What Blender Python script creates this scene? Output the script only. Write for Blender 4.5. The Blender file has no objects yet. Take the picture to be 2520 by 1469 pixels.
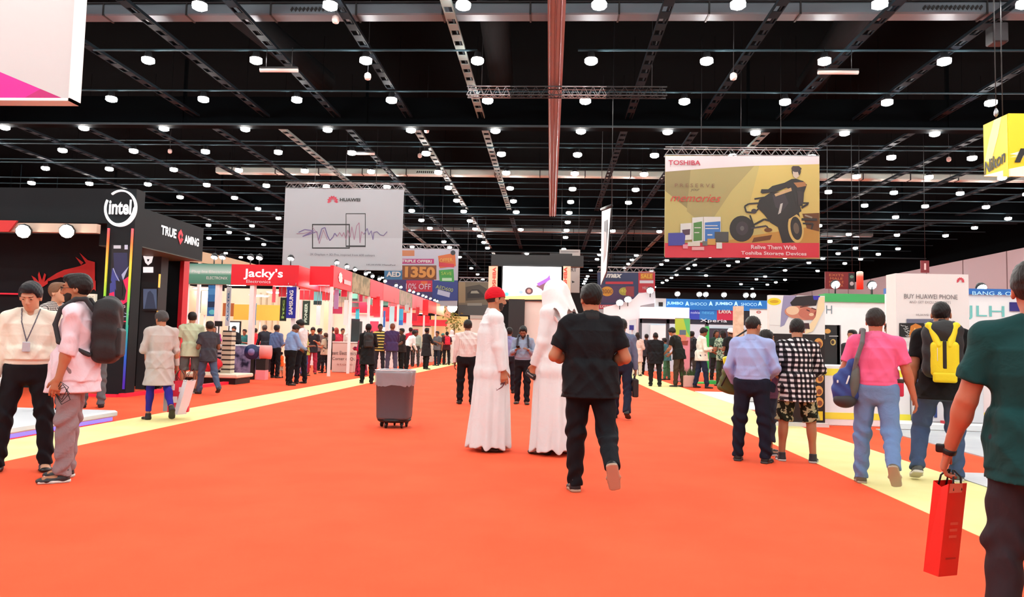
import bpy, math, random
import numpy as np
from mathutils import Vector, Matrix

# ------------------------------------------------------------------ camera, world, exposure
SC = bpy.context.scene
COL = SC.collection
F, YAW, PITCH, ROLL, CH = 1750.0, .0548, .0630, .0232, 1.22
_cy, _sy = math.cos(YAW), math.sin(YAW)
_f = np.array([-_sy*math.cos(PITCH), _cy*math.cos(PITCH), math.sin(PITCH)])
_r = np.array([_cy, _sy, 0.0]); _u = np.cross(_r, _f)
_c, _s = math.cos(ROLL), math.sin(ROLL)
CR, CU, CF = _c*_r+_s*_u, -_s*_r+_c*_u, _f
cam_data = bpy.data.cameras.new('camera'); cam = bpy.data.objects.new('camera', cam_data); COL.objects.link(cam)
cam.matrix_world = Matrix(((CR[0], CU[0], -CF[0], 0), (CR[1], CU[1], -CF[1], 0), (CR[2], CU[2], -CF[2], CH), (0, 0, 0, 1)))
cam_data.sensor_width = 36.0; cam_data.sensor_fit = 'HORIZONTAL'
cam_data.lens = F*36.0/2520.0
cam_data.clip_start = .05; cam_data.clip_end = 400
SC.camera = cam
W = bpy.data.worlds.new('World'); SC.world = W; W.use_nodes = True
W.node_tree.nodes['Background'].inputs[0].default_value = (.93, .96, 1.0, 1)
W.node_tree.nodes['Background'].inputs[1].default_value = .5
SC.view_settings.view_transform = 'Standard'; SC.view_settings.look = 'None'
SC.view_settings.gamma = 1.0; SC.view_settings.exposure = 0.19
SC.view_settings.use_curve_mapping = False
try:
    SC.cycles.max_bounces = 5; SC.cycles.diffuse_bounces = 3; SC.cycles.glossy_bounces = 2
    SC.cycles.transmission_bounces = 3; SC.cycles.caustics_reflective = False; SC.cycles.caustics_refractive = False
    SC.cycles.use_denoising = True; SC.cycles.sample_clamp_indirect = 4.0
except Exception: pass
LAMP_POWER = 150.0      # emission of a hall lamp

def ray(px, py): return (px-1260)/F*CR-(py-734.5)/F*CU+CF
def gp(px, py, z=0.0):
    d = ray(px, py); t = (z-CH)/d[2]; return (d[0]*t, d[1]*t)
def at(px, py, Y):
    d = ray(px, py); t = Y/d[1]; return (d[0]*t, Y, CH+d[2]*t)
def atX(px, py, X):
    d = ray(px, py); t = X/d[0]; return (X, d[1]*t, CH+d[2]*t)

# ------------------------------------------------------------------ materials
def s2l(c):
    return tuple(((v/255.0)/12.92 if v/255.0 <= .04045 else ((v/255.0+.055)/1.055)**2.4) for v in c[:3])
_M = {}
def mat(c, rough=.6, metal=0.0, emit=0.0, spec=.5, bump=0.0, bscale=20.0, trans=0.0, alpha=1.0, stretch=1.0):
    key = ('m', tuple(c), rough, metal, emit, spec, bump, bscale, trans, alpha, stretch)
    if key in _M: return _M[key]
    m = bpy.data.materials.new('mat_%03d' % len(_M)); m.use_nodes = True
    nt = m.node_tree; b = nt.nodes['Principled BSDF']; col = s2l(c)+(1,)
    b.inputs['Base Color'].default_value = col
    b.inputs['Roughness'].default_value = rough; b.inputs['Metallic'].default_value = metal
    b.inputs['Specular IOR Level'].default_value = spec
    if emit:
        b.inputs['Emission Color'].default_value = col; b.inputs['Emission Strength'].default_value = emit
    if trans: b.inputs['Transmission Weight'].default_value = trans
    if alpha < 1: b.inputs['Alpha'].default_value = alpha
    if bump:
        tc = nt.nodes.new('ShaderNodeTexCoord'); mp = nt.nodes.new('ShaderNodeMapping'); mp.inputs['Scale'].default_value = (1, 1, stretch)
        n = nt.nodes.new('ShaderNodeTexNoise'); n.inputs['Scale'].default_value = bscale; n.inputs['Detail'].default_value = 3
        n.inputs['Distortion'].default_value = .8
        bp = nt.nodes.new('ShaderNodeBump'); bp.inputs['Strength'].default_value = 1.0; bp.inputs['Distance'].default_value = bump
        L = nt.links.new
        L(tc.outputs['Object'], mp.inputs[0]); L(mp.outputs[0], n.inputs['Vector']); L(n.outputs['Fac'], bp.inputs['Height']); L(bp.outputs[0], b.inputs['Normal'])
    _M[key] = m; return m
def noisemat(c1, c2, scale, rough=.8, bump=.0, lo=.4, hi=.6, detail=4, vec='Object', mscale=(1, 1, 1), emit=0.0, bscale=None, const=False):
    key = ('n', tuple(c1), tuple(c2), scale, rough, bump, lo, hi, vec, mscale, emit, const)
    if key in _M: return _M[key]
    m = bpy.data.materials.new('mat_%03d' % len(_M)); m.use_nodes = True; nt = m.node_tree; L = nt.links.new
    b = nt.nodes['Principled BSDF']; b.inputs['Roughness'].default_value = rough; b.inputs['Specular IOR Level'].default_value = .12 if rough > .5 else .5
    tc = nt.nodes.new('ShaderNodeTexCoord'); mp = nt.nodes.new('ShaderNodeMapping'); mp.inputs['Scale'].default_value = mscale
    n = nt.nodes.new('ShaderNodeTexNoise'); n.inputs['Scale'].default_value = scale; n.inputs['Detail'].default_value = detail
    cr = nt.nodes.new('ShaderNodeValToRGB'); cr.color_ramp.elements[0].position = lo; cr.color_ramp.elements[1].position = hi
    if const: cr.color_ramp.interpolation = 'CONSTANT'
    cr.color_ramp.elements[0].color = s2l(c1)+(1,); cr.color_ramp.elements[1].color = s2l(c2)+(1,)
    L(tc.outputs[vec], mp.inputs[0]); L(mp.outputs[0], n.inputs['Vector']); L(n.outputs['Fac'], cr.inputs[0]); L(cr.outputs[0], b.inputs['Base Color'])
    if emit:
        L(cr.outputs[0], b.inputs['Emission Color']); b.inputs['Emission Strength'].default_value = emit
    if bump:
        n2 = nt.nodes.new('ShaderNodeTexNoise'); n2.inputs['Scale'].default_value = bscale or scale*6
        L(mp.outputs[0], n2.inputs['Vector'])
        bp = nt.nodes.new('ShaderNodeBump'); bp.inputs['Distance'].default_value = bump
        L(n2.outputs['Fac'], bp.inputs['Height']); L(bp.outputs[0], b.inputs['Normal'])
    _M[key] = m; return m
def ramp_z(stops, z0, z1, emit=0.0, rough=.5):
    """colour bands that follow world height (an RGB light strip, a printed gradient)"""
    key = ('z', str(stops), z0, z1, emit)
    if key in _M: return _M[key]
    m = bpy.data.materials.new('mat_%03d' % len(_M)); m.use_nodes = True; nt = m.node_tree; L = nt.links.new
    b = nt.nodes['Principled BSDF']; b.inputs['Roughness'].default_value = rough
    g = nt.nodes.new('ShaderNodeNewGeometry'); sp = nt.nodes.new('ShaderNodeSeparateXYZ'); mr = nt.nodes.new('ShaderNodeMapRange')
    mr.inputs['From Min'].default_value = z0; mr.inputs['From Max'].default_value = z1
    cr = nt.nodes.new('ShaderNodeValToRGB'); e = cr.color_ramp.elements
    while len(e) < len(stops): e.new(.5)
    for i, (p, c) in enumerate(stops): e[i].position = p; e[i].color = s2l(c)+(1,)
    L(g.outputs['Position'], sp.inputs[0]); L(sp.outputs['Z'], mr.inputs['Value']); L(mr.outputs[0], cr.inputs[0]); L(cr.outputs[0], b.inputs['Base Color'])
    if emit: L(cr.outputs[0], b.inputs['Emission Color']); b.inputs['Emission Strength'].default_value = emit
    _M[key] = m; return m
def checkmat(kind, cols, scale, rough=.8):
    """woven patterns on clothes: 'check', 'stripe' (rings) or 'pin' (upright)"""
    key = ('c', kind, str(cols), scale)
    if key in _M: return _M[key]
    m = bpy.data.materials.new('mat_%03d' % len(_M)); m.use_nodes = True; nt = m.node_tree; L = nt.links.new
    b = nt.nodes['Principled BSDF']; b.inputs['Roughness'].default_value = rough; b.inputs['Specular IOR Level'].default_value = .15
    tc = nt.nodes.new('ShaderNodeTexCoord'); sp = nt.nodes.new('ShaderNodeSeparateXYZ'); L(tc.outputs['Object'], sp.inputs[0])
    def math_(op, a, bb=None):
        n = nt.nodes.new('ShaderNodeMath'); n.operation = op
        for i, v in enumerate((a, bb)):
            if v is None: continue
            if isinstance(v, (int, float)): n.inputs[i].default_value = v
            else: L(v, n.inputs[i])
        return n.outputs[0]
    h = math_('ADD', sp.outputs['X'], math_('MULTIPLY', sp.outputs['Y'], .6))
    fx = math_('GREATER_THAN', math_('FRACT', math_('MULTIPLY', math_('ADD', h, 7.0), scale)), .5)
    fz = math_('GREATER_THAN', math_('FRACT', math_('MULTIPLY', math_('ADD', sp.outputs['Z'], .013), scale)), .5)
    if kind == 'check': v = math_('MULTIPLY', math_('ADD', fx, fz), .5)
    elif kind == 'stripe': v = fz
    else: v = fx
    cr = nt.nodes.new('ShaderNodeValToRGB'); cr.color_ramp.interpolation = 'CONSTANT'; e = cr.color_ramp.elements
    while len(e) < len(cols): e.new(.5)
    for i, c in enumerate(cols): e[i].position = 0 if i == 0 else (i-.5)/(len(cols)-1)*.999; e[i].color = s2l(c)+(1,)
    L(v, cr.inputs[0]); L(cr.outputs[0], b.inputs['Base Color'])
    _M[key] = m; return m

# ------------------------------------------------------------------ objects
def tag(o, label, cat, group=None, kind=None):
    o['label'] = label; o['category'] = cat
    if group: o['group'] = group
    if kind: o['kind'] = kind
    return o
def empty(name, loc=(0, 0, 0), label=None, cat=None, group=None):
    o = bpy.data.objects.new(name, None); COL.objects.link(o); o.location = loc; o.empty_display_size = .1
    if label: tag(o, label, cat, group)
    return o
def link(name, me, parent=None, mats=None):
    o = bpy.data.objects.new(name, me); COL.objects.link(o)
    for m in (mats or []): me.materials.append(m)
    if parent is not None:
        o.parent = parent
    return o
def setparent(o, p):
    o.parent = p; p_ = p.matrix_world if False else None
class MB:
    """collects shapes given in WORLD coordinates; build() links them as one mesh"""
    def __init__(s): s.v = []; s.f = []; s.m = []; s.mats = []; s.sm = []
    def mi(s, m):
        if m not in s.mats: s.mats.append(m)
        return s.mats.index(m)
    def poly(s, pts, m):
        n = len(s.v); s.v += [tuple(p) for p in pts]; s.f.append(tuple(range(n, n+len(pts)))); s.m.append(s.mi(m)); s.sm.append(False)
    def faces(s, vs, fs, m, smooth=False):
        n = len(s.v); s.v += [tuple(p) for p in vs]; k = s.mi(m)
        for f in fs: s.f.append(tuple(i+n for i in f)); s.m.append(k); s.sm.append(smooth)
    def box(s, x0, x1, y0, y1, z0, z1, m, bev=0.0):
        if bev <= 0:
            v = [(x, y, z) for z in (z0, z1) for y in (y0, y1) for x in (x0, x1)]
            s.faces(v, [(0, 2, 3, 1), (4, 5, 7, 6), (0, 1, 5, 4), (2, 6, 7, 3), (0, 4, 6, 2), (1, 3, 7, 5)], m); return s
        b = min(bev, (x1-x0)/2.01, (y1-y0)/2.01, (z1-z0)/2.01)
        # chamfered box: upright edges and top/bottom edges cut
        def ring(z, i): 
            a = b if i else 0; c = b
            X0, X1, Y0, Y1 = x0+a, x1-a, y0+a, y1-a
            return [(X0+c, Y0, z), (X1-c, Y0, z), (X1, Y0+c, z), (X1, Y1-c, z), (X1-c, Y1, z), (X0+c, Y1, z), (X0, Y1-c, z), (X0, Y0+c, z)]
        R_ = [ring(z0, 1), ring(z0+b, 0), ring(z1-b, 0), ring(z1, 1)]
        v = [p for r_ in R_ for p in r_]; fs = [tuple(range(7, -1, -1)), tuple(range(24, 32))]
        for k in range(3):
            for i in range(8): fs.append((k*8+i, k*8+(i+1) % 8, k*8+8+(i+1) % 8, k*8+8+i))
        s.faces(v, fs, m); return s
    def obox(s, c, ex, ey, ez, m):
        """box from centre and three half-extent vectors"""
        c = Vector(c); ex = Vector(ex); ey = Vector(ey); ez = Vector(ez)
        v = [c+a*ex+b*ey+d*ez for d in (-1, 1) for b in (-1, 1) for a in (-1, 1)]
        s.faces(v, [(0, 2, 3, 1), (4, 5, 7, 6), (0, 1, 5, 4), (2, 6, 7, 3), (0, 4, 6, 2), (1, 3, 7, 5)], m); return s
    def tube(s, pts, r, m, n=8, caps=True, smooth=True):
        pts = [Vector(p) for p in pts]; rs = r if isinstance(r, (list, tuple)) else [r]*len(pts)
        V = []; fs = []; up = None
        for i, p in enumerate(pts):
            d = (pts[min(i+1, len(pts)-1)]-pts[max(i-1, 0)])
            d = d.normalized() if d.length > 1e-9 else Vector((0, 0, 1))
            if up is None: up = d.orthogonal().normalized()
            up = (up-d*up.dot(d)); up = up.normalized() if up.length > 1e-6 else d.orthogonal().normalized()
            w = d.cross(up)
            for k in range(n):
                a = 2*math.pi*k/n; V.append(p+(up*math.cos(a)+w*math.sin(a))*rs[i])
        for i in range(len(pts)-1):
            for k in range(n): fs.append((i*n+k, i*n+(k+1) % n, (i+1)*n+(k+1) % n, (i+1)*n+k))
        if caps: fs += [tuple(range(n-1, -1, -1)), tuple(range((len(pts)-1)*n, len(pts)*n))]
        s.faces(V, fs, m, smooth); return s
    def lathe(s, c, prof, m, n=16, axis=(0, 0, 1), smooth=True):
        ax = Vector(axis).normalized(); u = ax.orthogonal().normalized(); w = ax.cross(u); c = Vector(c); V = []; fs = []
        for (r_, h) in prof:
            for k in range(n):
                a = 2*math.pi*k/n; V.append(c+ax*h+(u*math.cos(a)+w*math.sin(a))*r_)
        for i in range(len(prof)-1):
            for k in range(n): fs.append((i*n+k, i*n+(k+1) % n, (i+1)*n+(k+1) % n, (i+1)*n+k))
        fs += [tuple(range(n-1, -1, -1)), tuple(range((len(prof)-1)*n, len(prof)*n))]
        s.faces(V, fs, m, smooth); return s
    def build(s, name, parent=None, origin=None):
        """origin: world point of the object's own origin (defaults to the parent's, or the shape's foot)"""
        V = np.array(s.v, dtype=float)
        if parent is not None:
            o0 = np.array(wloc(parent)); loc = (0, 0, 0)
        else:
            o0 = np.array(origin) if origin is not None else np.array([(V[:, 0].min()+V[:, 0].max())/2, (V[:, 1].min()+V[:, 1].max())/2, V[:, 2].min()])
            loc = tuple(o0)
        me = bpy.data.meshes.new(name); me.from_pydata((V-o0).tolist(), [], s.f)
        for m in s.mats: me.materials.append(m)
        me.polygons.foreach_set('material_index', s.m); me.polygons.foreach_set('use_smooth', s.sm); me.update()
        o = bpy.data.objects.new(name, me); COL.objects.link(o)
        if parent is not None: o.parent = parent
        else: o.location = loc
        return o
def wloc(o):
    p = Vector((0, 0, 0))
    while o is not None: p = p+o.location; o = o.parent
    return tuple(p)
def struct(name, mb, origin=(0, 0, 0)):
    o = mb.build(name, None, origin); o['kind'] = 'structure'; return o
def copy_thing(root, loc, label=None, group=None, rot=None):
    r = root.copy(); COL.objects.link(r); r.location = loc
    if rot is not None: r.rotation_euler = rot
    if label: r['label'] = label
    if group: r['group'] = group
    for ch in list(root.children):
        c = ch.copy(); COL.objects.link(c); c.parent = r
        for g in list(ch.children):
            d = g.copy(); COL.objects.link(d); d.parent = c
    return r
FRONT = ((1, 0, 0), (0, 0, 1), (0, -1, 0))      # faces the camera: reads along +X
LSIDE = ((0, 1, 0), (0, 0, 1), (1, 0, 0))       # left-hand stands, facing the aisle
RSIDE = ((0, -1, 0), (0, 0, 1), (-1, 0, 0))     # right-hand stands, facing the aisle
def text(s, C_, w, h, m, parent, basis=FRONT, name='lettering', rot=0.0, ext=.004, off=.012, shear=0.0, bold=0.0, spacing=1.0):
    cu = bpy.data.curves.new('t', 'FONT'); cu.body = s; cu.align_x = 'CENTER'; cu.extrude = 0; cu.shear = shear; cu.offset = bold
    cu.space_character = spacing; cu.resolution_u = 3; cu.space_line = .9
    to = bpy.data.objects.new('t', cu); COL.objects.link(to)
    dg = bpy.context.evaluated_depsgraph_get(); ev = to.evaluated_get(dg)
    me = bpy.data.meshes.new_from_object(ev); bpy.data.objects.remove(to); bpy.data.curves.remove(cu)
    V = np.empty(len(me.vertices)*3); me.vertices.foreach_get('co', V); V = V.reshape(-1, 3)
    lo, hi = V.min(0), V.max(0); c = (lo+hi)/2
    X = (V[:, 0]-c[0])/max(1e-6, hi[0]-lo[0])*w; Z = (V[:, 1]-c[1])/max(1e-6, hi[1]-lo[1])*h
    if rot:
        a = math.radians(rot); X, Z = X*math.cos(a)-Z*math.sin(a), X*math.sin(a)+Z*math.cos(a)
    e1, e2, n = (np.array(b, dtype=float) for b in basis)
    P = np.array(C_)+X[:, None]*e1+Z[:, None]*e2+n*off
    o0 = np.array(wloc(parent)) if parent is not None else np.array(C_)
    V2 = (P-o0)
    me.vertices.foreach_set('co', V2.ravel()); me.materials.clear(); me.materials.append(m); me.update()
    me.name = name
    o = bpy.data.objects.new(name, me); COL.objects.link(o)
    if parent is not None: o.parent = parent
    return o
def rpx(x0, y0, x1, y1, Y):
    """upright rectangle in the plane at depth Y whose middle lines pass through these picture points -> X0,X1,Z0,Z1"""
    return at(x0, (y0+y1)/2, Y)[0], at(x1, (y0+y1)/2, Y)[0], at((x0+x1)/2, y1, Y)[2], at((x0+x1)/2, y0, Y)[2]
class Art:
    """flat print on a board: polygons laid one over another, each .8 mm proud of the last; one mesh"""
    def __init__(s, mapf, n, off=.004, step=.0012): s.mb = MB(); s.map = mapf; s.n = np.array(n, dtype=float); s.o = off; s.step = step
    def P(s, pts, m):
        s.o += s.step; s.mb.poly([tuple(np.array(s.map(*p))+s.n*s.o) for p in pts], m)
        return s
    def R(s, x0, y0, x1, y1, m): return s.P([(x0, y0), (x1, y0), (x1, y1), (x0, y1)], m)
    def E(s, cx, cy, rx, ry, m, n=20, rot=0):
        a = math.radians(rot); pts = []
        for k in range(n):
            t = 2*math.pi*k/n; x, y = rx*math.cos(t), ry*math.sin(t); pts.append((cx+x*math.cos(a)-y*math.sin(a), cy+x*math.sin(a)+y*math.cos(a)))
        return s.P(pts, m)
    def L(s, pts, w, m):
        """a stroke"""
        for (xa, ya), (xb, yb) in zip(pts, pts[1:]):
            d = math.hypot(xb-xa, yb-ya) or 1; nx, ny = -(yb-ya)/d*w/2, (xb-xa)/d*w/2
            s.P([(xa+nx, ya+ny), (xb+nx, yb+ny), (xb-nx, yb-ny), (xa-nx, ya-ny)], m); s.o -= s.step*.93
        return s
    def build(s, name, parent): return s.mb.build(name, parent)

ZT = 13.18
BLK = mat((14, 15, 17), .55); WHT = mat((235, 235, 235), .5); DARK = mat((38, 40, 43), .5, .3); STEEL = mat((150, 152, 155), .35, .8)
def trussmb(mb, p0, p1, size, m, nseg, r=.022):
    """box truss with diagonal webbing between two points (X-run)"""
    p0 = Vector(p0); p1 = Vector(p1); d = p1-p0; h = size/2
    side = Vector((0, 1, 0)) if abs(d.normalized().y) < .5 else Vector((1, 0, 0)); up = Vector((0, 0, 1))
    for a in (-1, 1):
        for b in (-1, 1): mb.tube([p0+side*a*h+up*b*h, p1+side*a*h+up*b*h], r, m, 6)
    for i in range(nseg):
        a = p0+d*(i/nseg); b = p0+d*((i+.5)/nseg); c = p0+d*((i+1)/nseg)
        for sd in (-1, 1):
            mb.tube([a+side*sd*h-up*h, b+side*sd*h+up*h, c+side*sd*h-up*h], r*.6, m, 5)
        mb.tube([a-side*h-up*h, b+side*h-up*h, c-side*h-up*h], r*.6, m, 5)
    return mb
# ------------------------------------------------------------------ the hall
LX0, LSX, LY0, LSY, LH = .1248*9, .4022*9, 2.0435*9, .415*9, 10.22
XL, XR, YF, ZR = -46.0, 41.0, 118.0, 13.2
carpet = noisemat((240, 90, 57), (246, 96, 62), 1.3, .95, .0015, .35, .65, vec='Object', bscale=220)
fl = MB(); fl.poly([(XL, -14, 0), (XR, -14, 0), (XR, YF, 0), (XL, YF, 0)], carpet); struct('floor', fl)
strip = noisemat((236, 222, 152), (244, 232, 168), 2.0, .95, .001, .3, .7, bscale=220)
s = MB(); s.box(-6.06, -5.10, -14, 68, 0.0, .004, strip); tag(s.build('carpet_strip'), 'pale yellow carpet strip running along the left edge of the red aisle', 'carpet')
s = MB(); s.box(2.90, 4.02, -14, 68, 0.0, .004, strip); tag(s.build('carpet_strip'), 'pale yellow carpet strip running along the right edge of the red aisle', 'carpet')
roof = mat((3, 5, 6), .95, 0, 0, .02)
c = MB(); c.box(XL, XR, -14, YF, ZR, ZR+.2, roof); struct('ceiling', c)
w = MB(); w.box(XL-.3, XL, -14, YF, 0, ZR, mat((30, 32, 34), .9)); struct('wall_left', w)
w = MB(); w.box(XL, XR, YF, YF+.3, 0, ZR, mat((24, 26, 28), .9)); struct('wall_back', w)
WX = 36.0
w = MB(); w.box(WX, WX+.3, -14, YF, 0, CH+8.2, mat((176, 162, 166), .85)); w.box(WX, WX+.3, -14, YF, CH+8.2, ZR, roof); struct('wall_right', w)
k = 0
for y in range(22, 116, 6):
    t = MB(); t.box(WX-.04, WX, y, y+.07, 0, CH+8.2, mat((120, 100, 102), .8)); struct('trim_%d' % (k+1), t); k += 1

pipe = mat((40, 60, 68), .6, 0, 0, .1); tray_m = mat((15, 26, 33), .7, 0, 0, .08); gird = mat((5, 8, 10), .9, 0, 0, .03); edge = mat((60, 74, 80), .6, 0, 0, .1)
# cross rails over every lamp row
rows = [LY0+LSY*i for i in range(-1, 25)]
for i, y in enumerate(rows):
    m = MB(); yy = y-.05
    if i == 2:
        m.tube([(-15.2, yy, LH+.32), (-2.5, yy, LH+.32)], .038, pipe, 6)
        m.tube([(.7, yy, LH+.32), (33, yy, LH+.32)], .038, pipe, 6)
    else: m.tube([(-40, yy, LH+.32), (33, yy, LH+.32)], .034, pipe, 6)
    m.tube([(-38, yy, LH+.32), (-38, yy, ZT)], .02, pipe, 5)
    for xx in (-21, 19): m.tube([(xx, yy, LH+.32), (xx, yy, ZT)], .008, gird, 5)
    tag(m.build('lamp_rail'), 'thin grey steel rail crossing the black ceiling above a row of lamps', 'rail', 'lamp rails')
# extra thin conduits between rows
for i, y in enumerate([34.6, 38.6, 45.0, 52.5, 56.5, 60.5, 64.2, 72.0, 76.0, 80.0, 84.0]):
    m = MB(); m.tube([(-40, y, LH+.9), (33, y, LH+.9)], .035, pipe, 6)
    for xx in (-32, 16): m.tube([(xx, y, LH+.9), (xx, y, ZT)], .008, gird, 5)
    tag(m.build('conduit'), 'thin dark conduit crossing high under the black roof between lamp rows', 'conduit', 'roof conduits')
# deep girders
for y in (29.4, 49.8, 70.2, 90.6, 110):
    m = MB(); m.box(-44, 35.9, y-.2, y+.2, 10.35, 11.5, gird); m.box(-44, 35.9, y-.28, y+.28, 10.24, 10.35, gird); m.box(-44, 35.9, y-.31, y-.28, 10.22, 10.31, edge)
    for xx in range(-40, 36, 8): m.box(xx-.08, xx+.08, y-.26, y-.2, 10.35, 11.5, gird); m.box(xx-.06, xx+.06, y-.06, y+.06, 11.5, ZT, gird)
    tag(m.build('roof_girder'), 'deep black girder crossing the hall, with a pale lower flange', 'beam', 'deep roof girders')
# central beam running along the aisle
bm_ = mat((150, 136, 142), .6, 0, 0, .2)
m = MB(); m.box(-.24, .24, 8, 49.5, 10.2, 10.28, bm_); m.box(-.05, .05, 8, 49.5, 10.28, 10.75, bm_); m.box(-.24, .24, 8, 49.5, 10.75, 10.83, bm_)
for y in range(10, 49, 6): m.box(-.03, .03, y, y+.1, 10.83, ZT, gird)
for xx in (-.17, -.02, .13): m.tube([(xx, 8, 10.17), (xx, 49.5, 10.17)], .025, mat((120, 92, 94), .5), 5)
tag(m.build('roof_beam'), 'long pinkish steel beam running down the middle of the ceiling above the aisle', 'beam')
# lengthwise cable trays
for bay, (ya, yb) in enumerate([(9, 29.0), (29.9, 49.4), (50.3, 69.8), (70.7, 90)]):
    for kx in range(-9, 10):
        if kx == 0 or (bay == 0 and abs(kx) > 5): continue
        X = kx*.335*9.1; m = MB(); z = 10.55
        lit = mat((112, 126, 124), .6, 0, 0, .1) if (kx in (-2, -4, 3) and bay > 0) or (kx == -1 and bay < 2) else tray_m  # paler copy of the tray colour, painting light onto some trays
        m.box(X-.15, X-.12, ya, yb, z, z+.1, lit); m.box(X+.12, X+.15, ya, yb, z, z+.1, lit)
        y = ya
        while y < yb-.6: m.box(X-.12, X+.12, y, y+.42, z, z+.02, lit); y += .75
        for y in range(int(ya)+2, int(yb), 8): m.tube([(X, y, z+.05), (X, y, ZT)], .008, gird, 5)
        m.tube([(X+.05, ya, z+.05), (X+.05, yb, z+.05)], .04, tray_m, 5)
        tag(m.build('cable_tray'), 'slatted grey cable tray running lengthwise under the black roof', 'cable tray', 'lengthwise cable trays')
# silver cross ducts with brackets and a grille
for y, lab, mm in ((20.6, 'wide grey service duct crossing the ceiling at the top edge of the view', mat((84, 94, 102), .5, .2)), (40.8, 'silver service duct crossing the ceiling above the left hanging banner', mat((196, 214, 206), .4, .2)), (61.2, 'thin silver service duct crossing the ceiling furthest down the hall', mat((120, 136, 138), .4, .2))):
    t = empty('service_duct', (0, y, 10.9), lab, 'duct')
    m = MB(); m.box(-20, 27, y-.25, y+.25, 10.9, 11.25, mm, .04); m.box(-20, 27, y-.3, y+.3, 11.25, 11.28, DARK); m.build('duct_casing', t)
    for xx in np.arange(-19, 27, 2.6): m = MB(); m.box(xx, xx+.05, y-.27, y+.27, 10.88, 11.3, BLK); m.tube([(xx, y, 11.28), (xx, y, ZT)], .008, gird, 5); m.build('bracket', t)
    for c0 in (-7.4, 9.8):
        m = MB()
        for q in range(14): m.obox((c0*1.07+q*.12, y-.27, 11.06), (.035, 0, .05), (0, .01, 0), (.02, 0, -.03), BLK)
        m.build('grille', t)
# big round dark air ducts seen between the beams
for (x0, x1, lab) in ((-10.9, -9.6, 'fat dark round air duct running lengthwise high on the left'), (9.4, 10.2, 'fat dark round air duct running lengthwise high on the right'), (-2.0, -2.2, 'fat dark round air duct high up just left of the pink beam')):
    m = MB(); m.tube([(x0, 12, 11.9), (x0*.98, 20, 11.9), (x1, 28.5, 11.9)], .5, mat((18, 24, 27), .8, 0, 0, .06), 16); tag(m.build('air_duct'), lab, 'duct')
# hanging truss crossing over the aisle
a = at(1150, 226, 24.2); b = at(1640, 230, 24.2)
t = empty('lighting_truss', ((a[0]+b[0])/2, 24.2, a[2]), 'hanging lattice truss crossing in front of the pink roof beam', 'truss')
for (xa, xb, mm) in ((a[0], at(1256, 226, 24.2)[0], STEEL), (at(1256, 226, 24.2)[0], at(1382, 226, 24.2)[0], DARK), (at(1382, 226, 24.2)[0], at(1492, 226, 24.2)[0], STEEL), (at(1492, 226, 24.2)[0], b[0], DARK)):  # bright steel paints light on two sections, dark paints shade on the others
    m = MB(); trussmb(m, (xa, 24.2, a[2]), (xb, 24.2, a[2]), .3, mm, 5); m.build('truss_section', t)
m = MB()
for xx in (a[0]+.5, b[0]-.5): m.tube([(xx, 24.2, a[2]), (xx, 24.2, ZT)], .012, DARK, 5)
m.build('hanging_cable', t)

# ---- lamps: one is built with its parts, the rest are copies
lamp_em = mat((255, 253, 248), .4, 0, LAMP_POWER)
def make_lamp(x, y):
    t = empty('hall_lamp', (x, y, LH), 'round white hall lamp in the regular grid hung under the black ceiling', 'ceiling lamp', 'hall lamps')
    m = MB(); m.lathe((x, y, LH-.1), [(.13, 0), (.2, .04), (.2, .15)], lamp_em, 8); m.build('diffuser', t)
    m = MB(); m.lathe((x, y, LH+.05), [(.2, 0), (.12, .1), (.1, .22), (.02, .24)], DARK, 8); m.build('housing', t)
    m = MB(); m.tube([(x, y, LH+.28), (x, y, LH+.34)], .02, DARK, 5); m.build('stem', t)
    return t
spots = []; rdrop = random.Random(12)
for j in range(-8, 25):
    for i in range(-12, 10):
        x, y = LX0+LSX*i, LY0+LSY*j
        if x > 33 or x < -42: continue
        P = np.array([x, y, LH-CH]); zc = P@CF
        u_, v_ = (1260+F*(P@CR)/zc, 734.5-F*(P@CU)/zc) if zc > 1 else (9999, 9999)
        vis = -20 < u_ < 2540 and -10 < v_ < 1480
        
        if y > 48 and vis and rdrop.random() < (.35 if y < 75 else .6): continue
        spots.append((0 if vis else 1, y, x))
spots.sort()
seen = [q for q in spots if q[0] == 0]; hid = [q for q in spots if q[0] == 1]
first = make_lamp(seen[0][2], seen[0][1])
for q in seen[1:290]: copy_thing(first, (q[2], q[1], LH))
m = MB()
for q in seen[290:]:
    m.lathe((q[2], q[1], LH-.1), [(.13, 0), (.2, .04), (.2, .15)], lamp_em, 6); m.lathe((q[2], q[1], LH+.05), [(.2, 0), (.02, .25)], DARK, 6)
if seen[290:]: tag(m.build('hall_lamp'), 'many tiny hall lamps shining furthest down the hall', 'ceiling lamp', kind='stuff')
# the rows over and behind the photographer are out of the picture and only light the hall
m = MB()
for q in hid:
    if q[1] < 26 and abs(q[2]) < 22 or q[1] >= 26: m.lathe((q[2], q[1], LH-.1), [(.13, 0), (.2, .04), (.2, .15)], lamp_em, 6); m.lathe((q[2], q[1], LH+.05), [(.2, 0), (.02, .25)], DARK, 6)
tag(m.build('hall_lamp'), 'the same hall lamps in the rows outside the view', 'ceiling lamp', kind='stuff')
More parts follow.
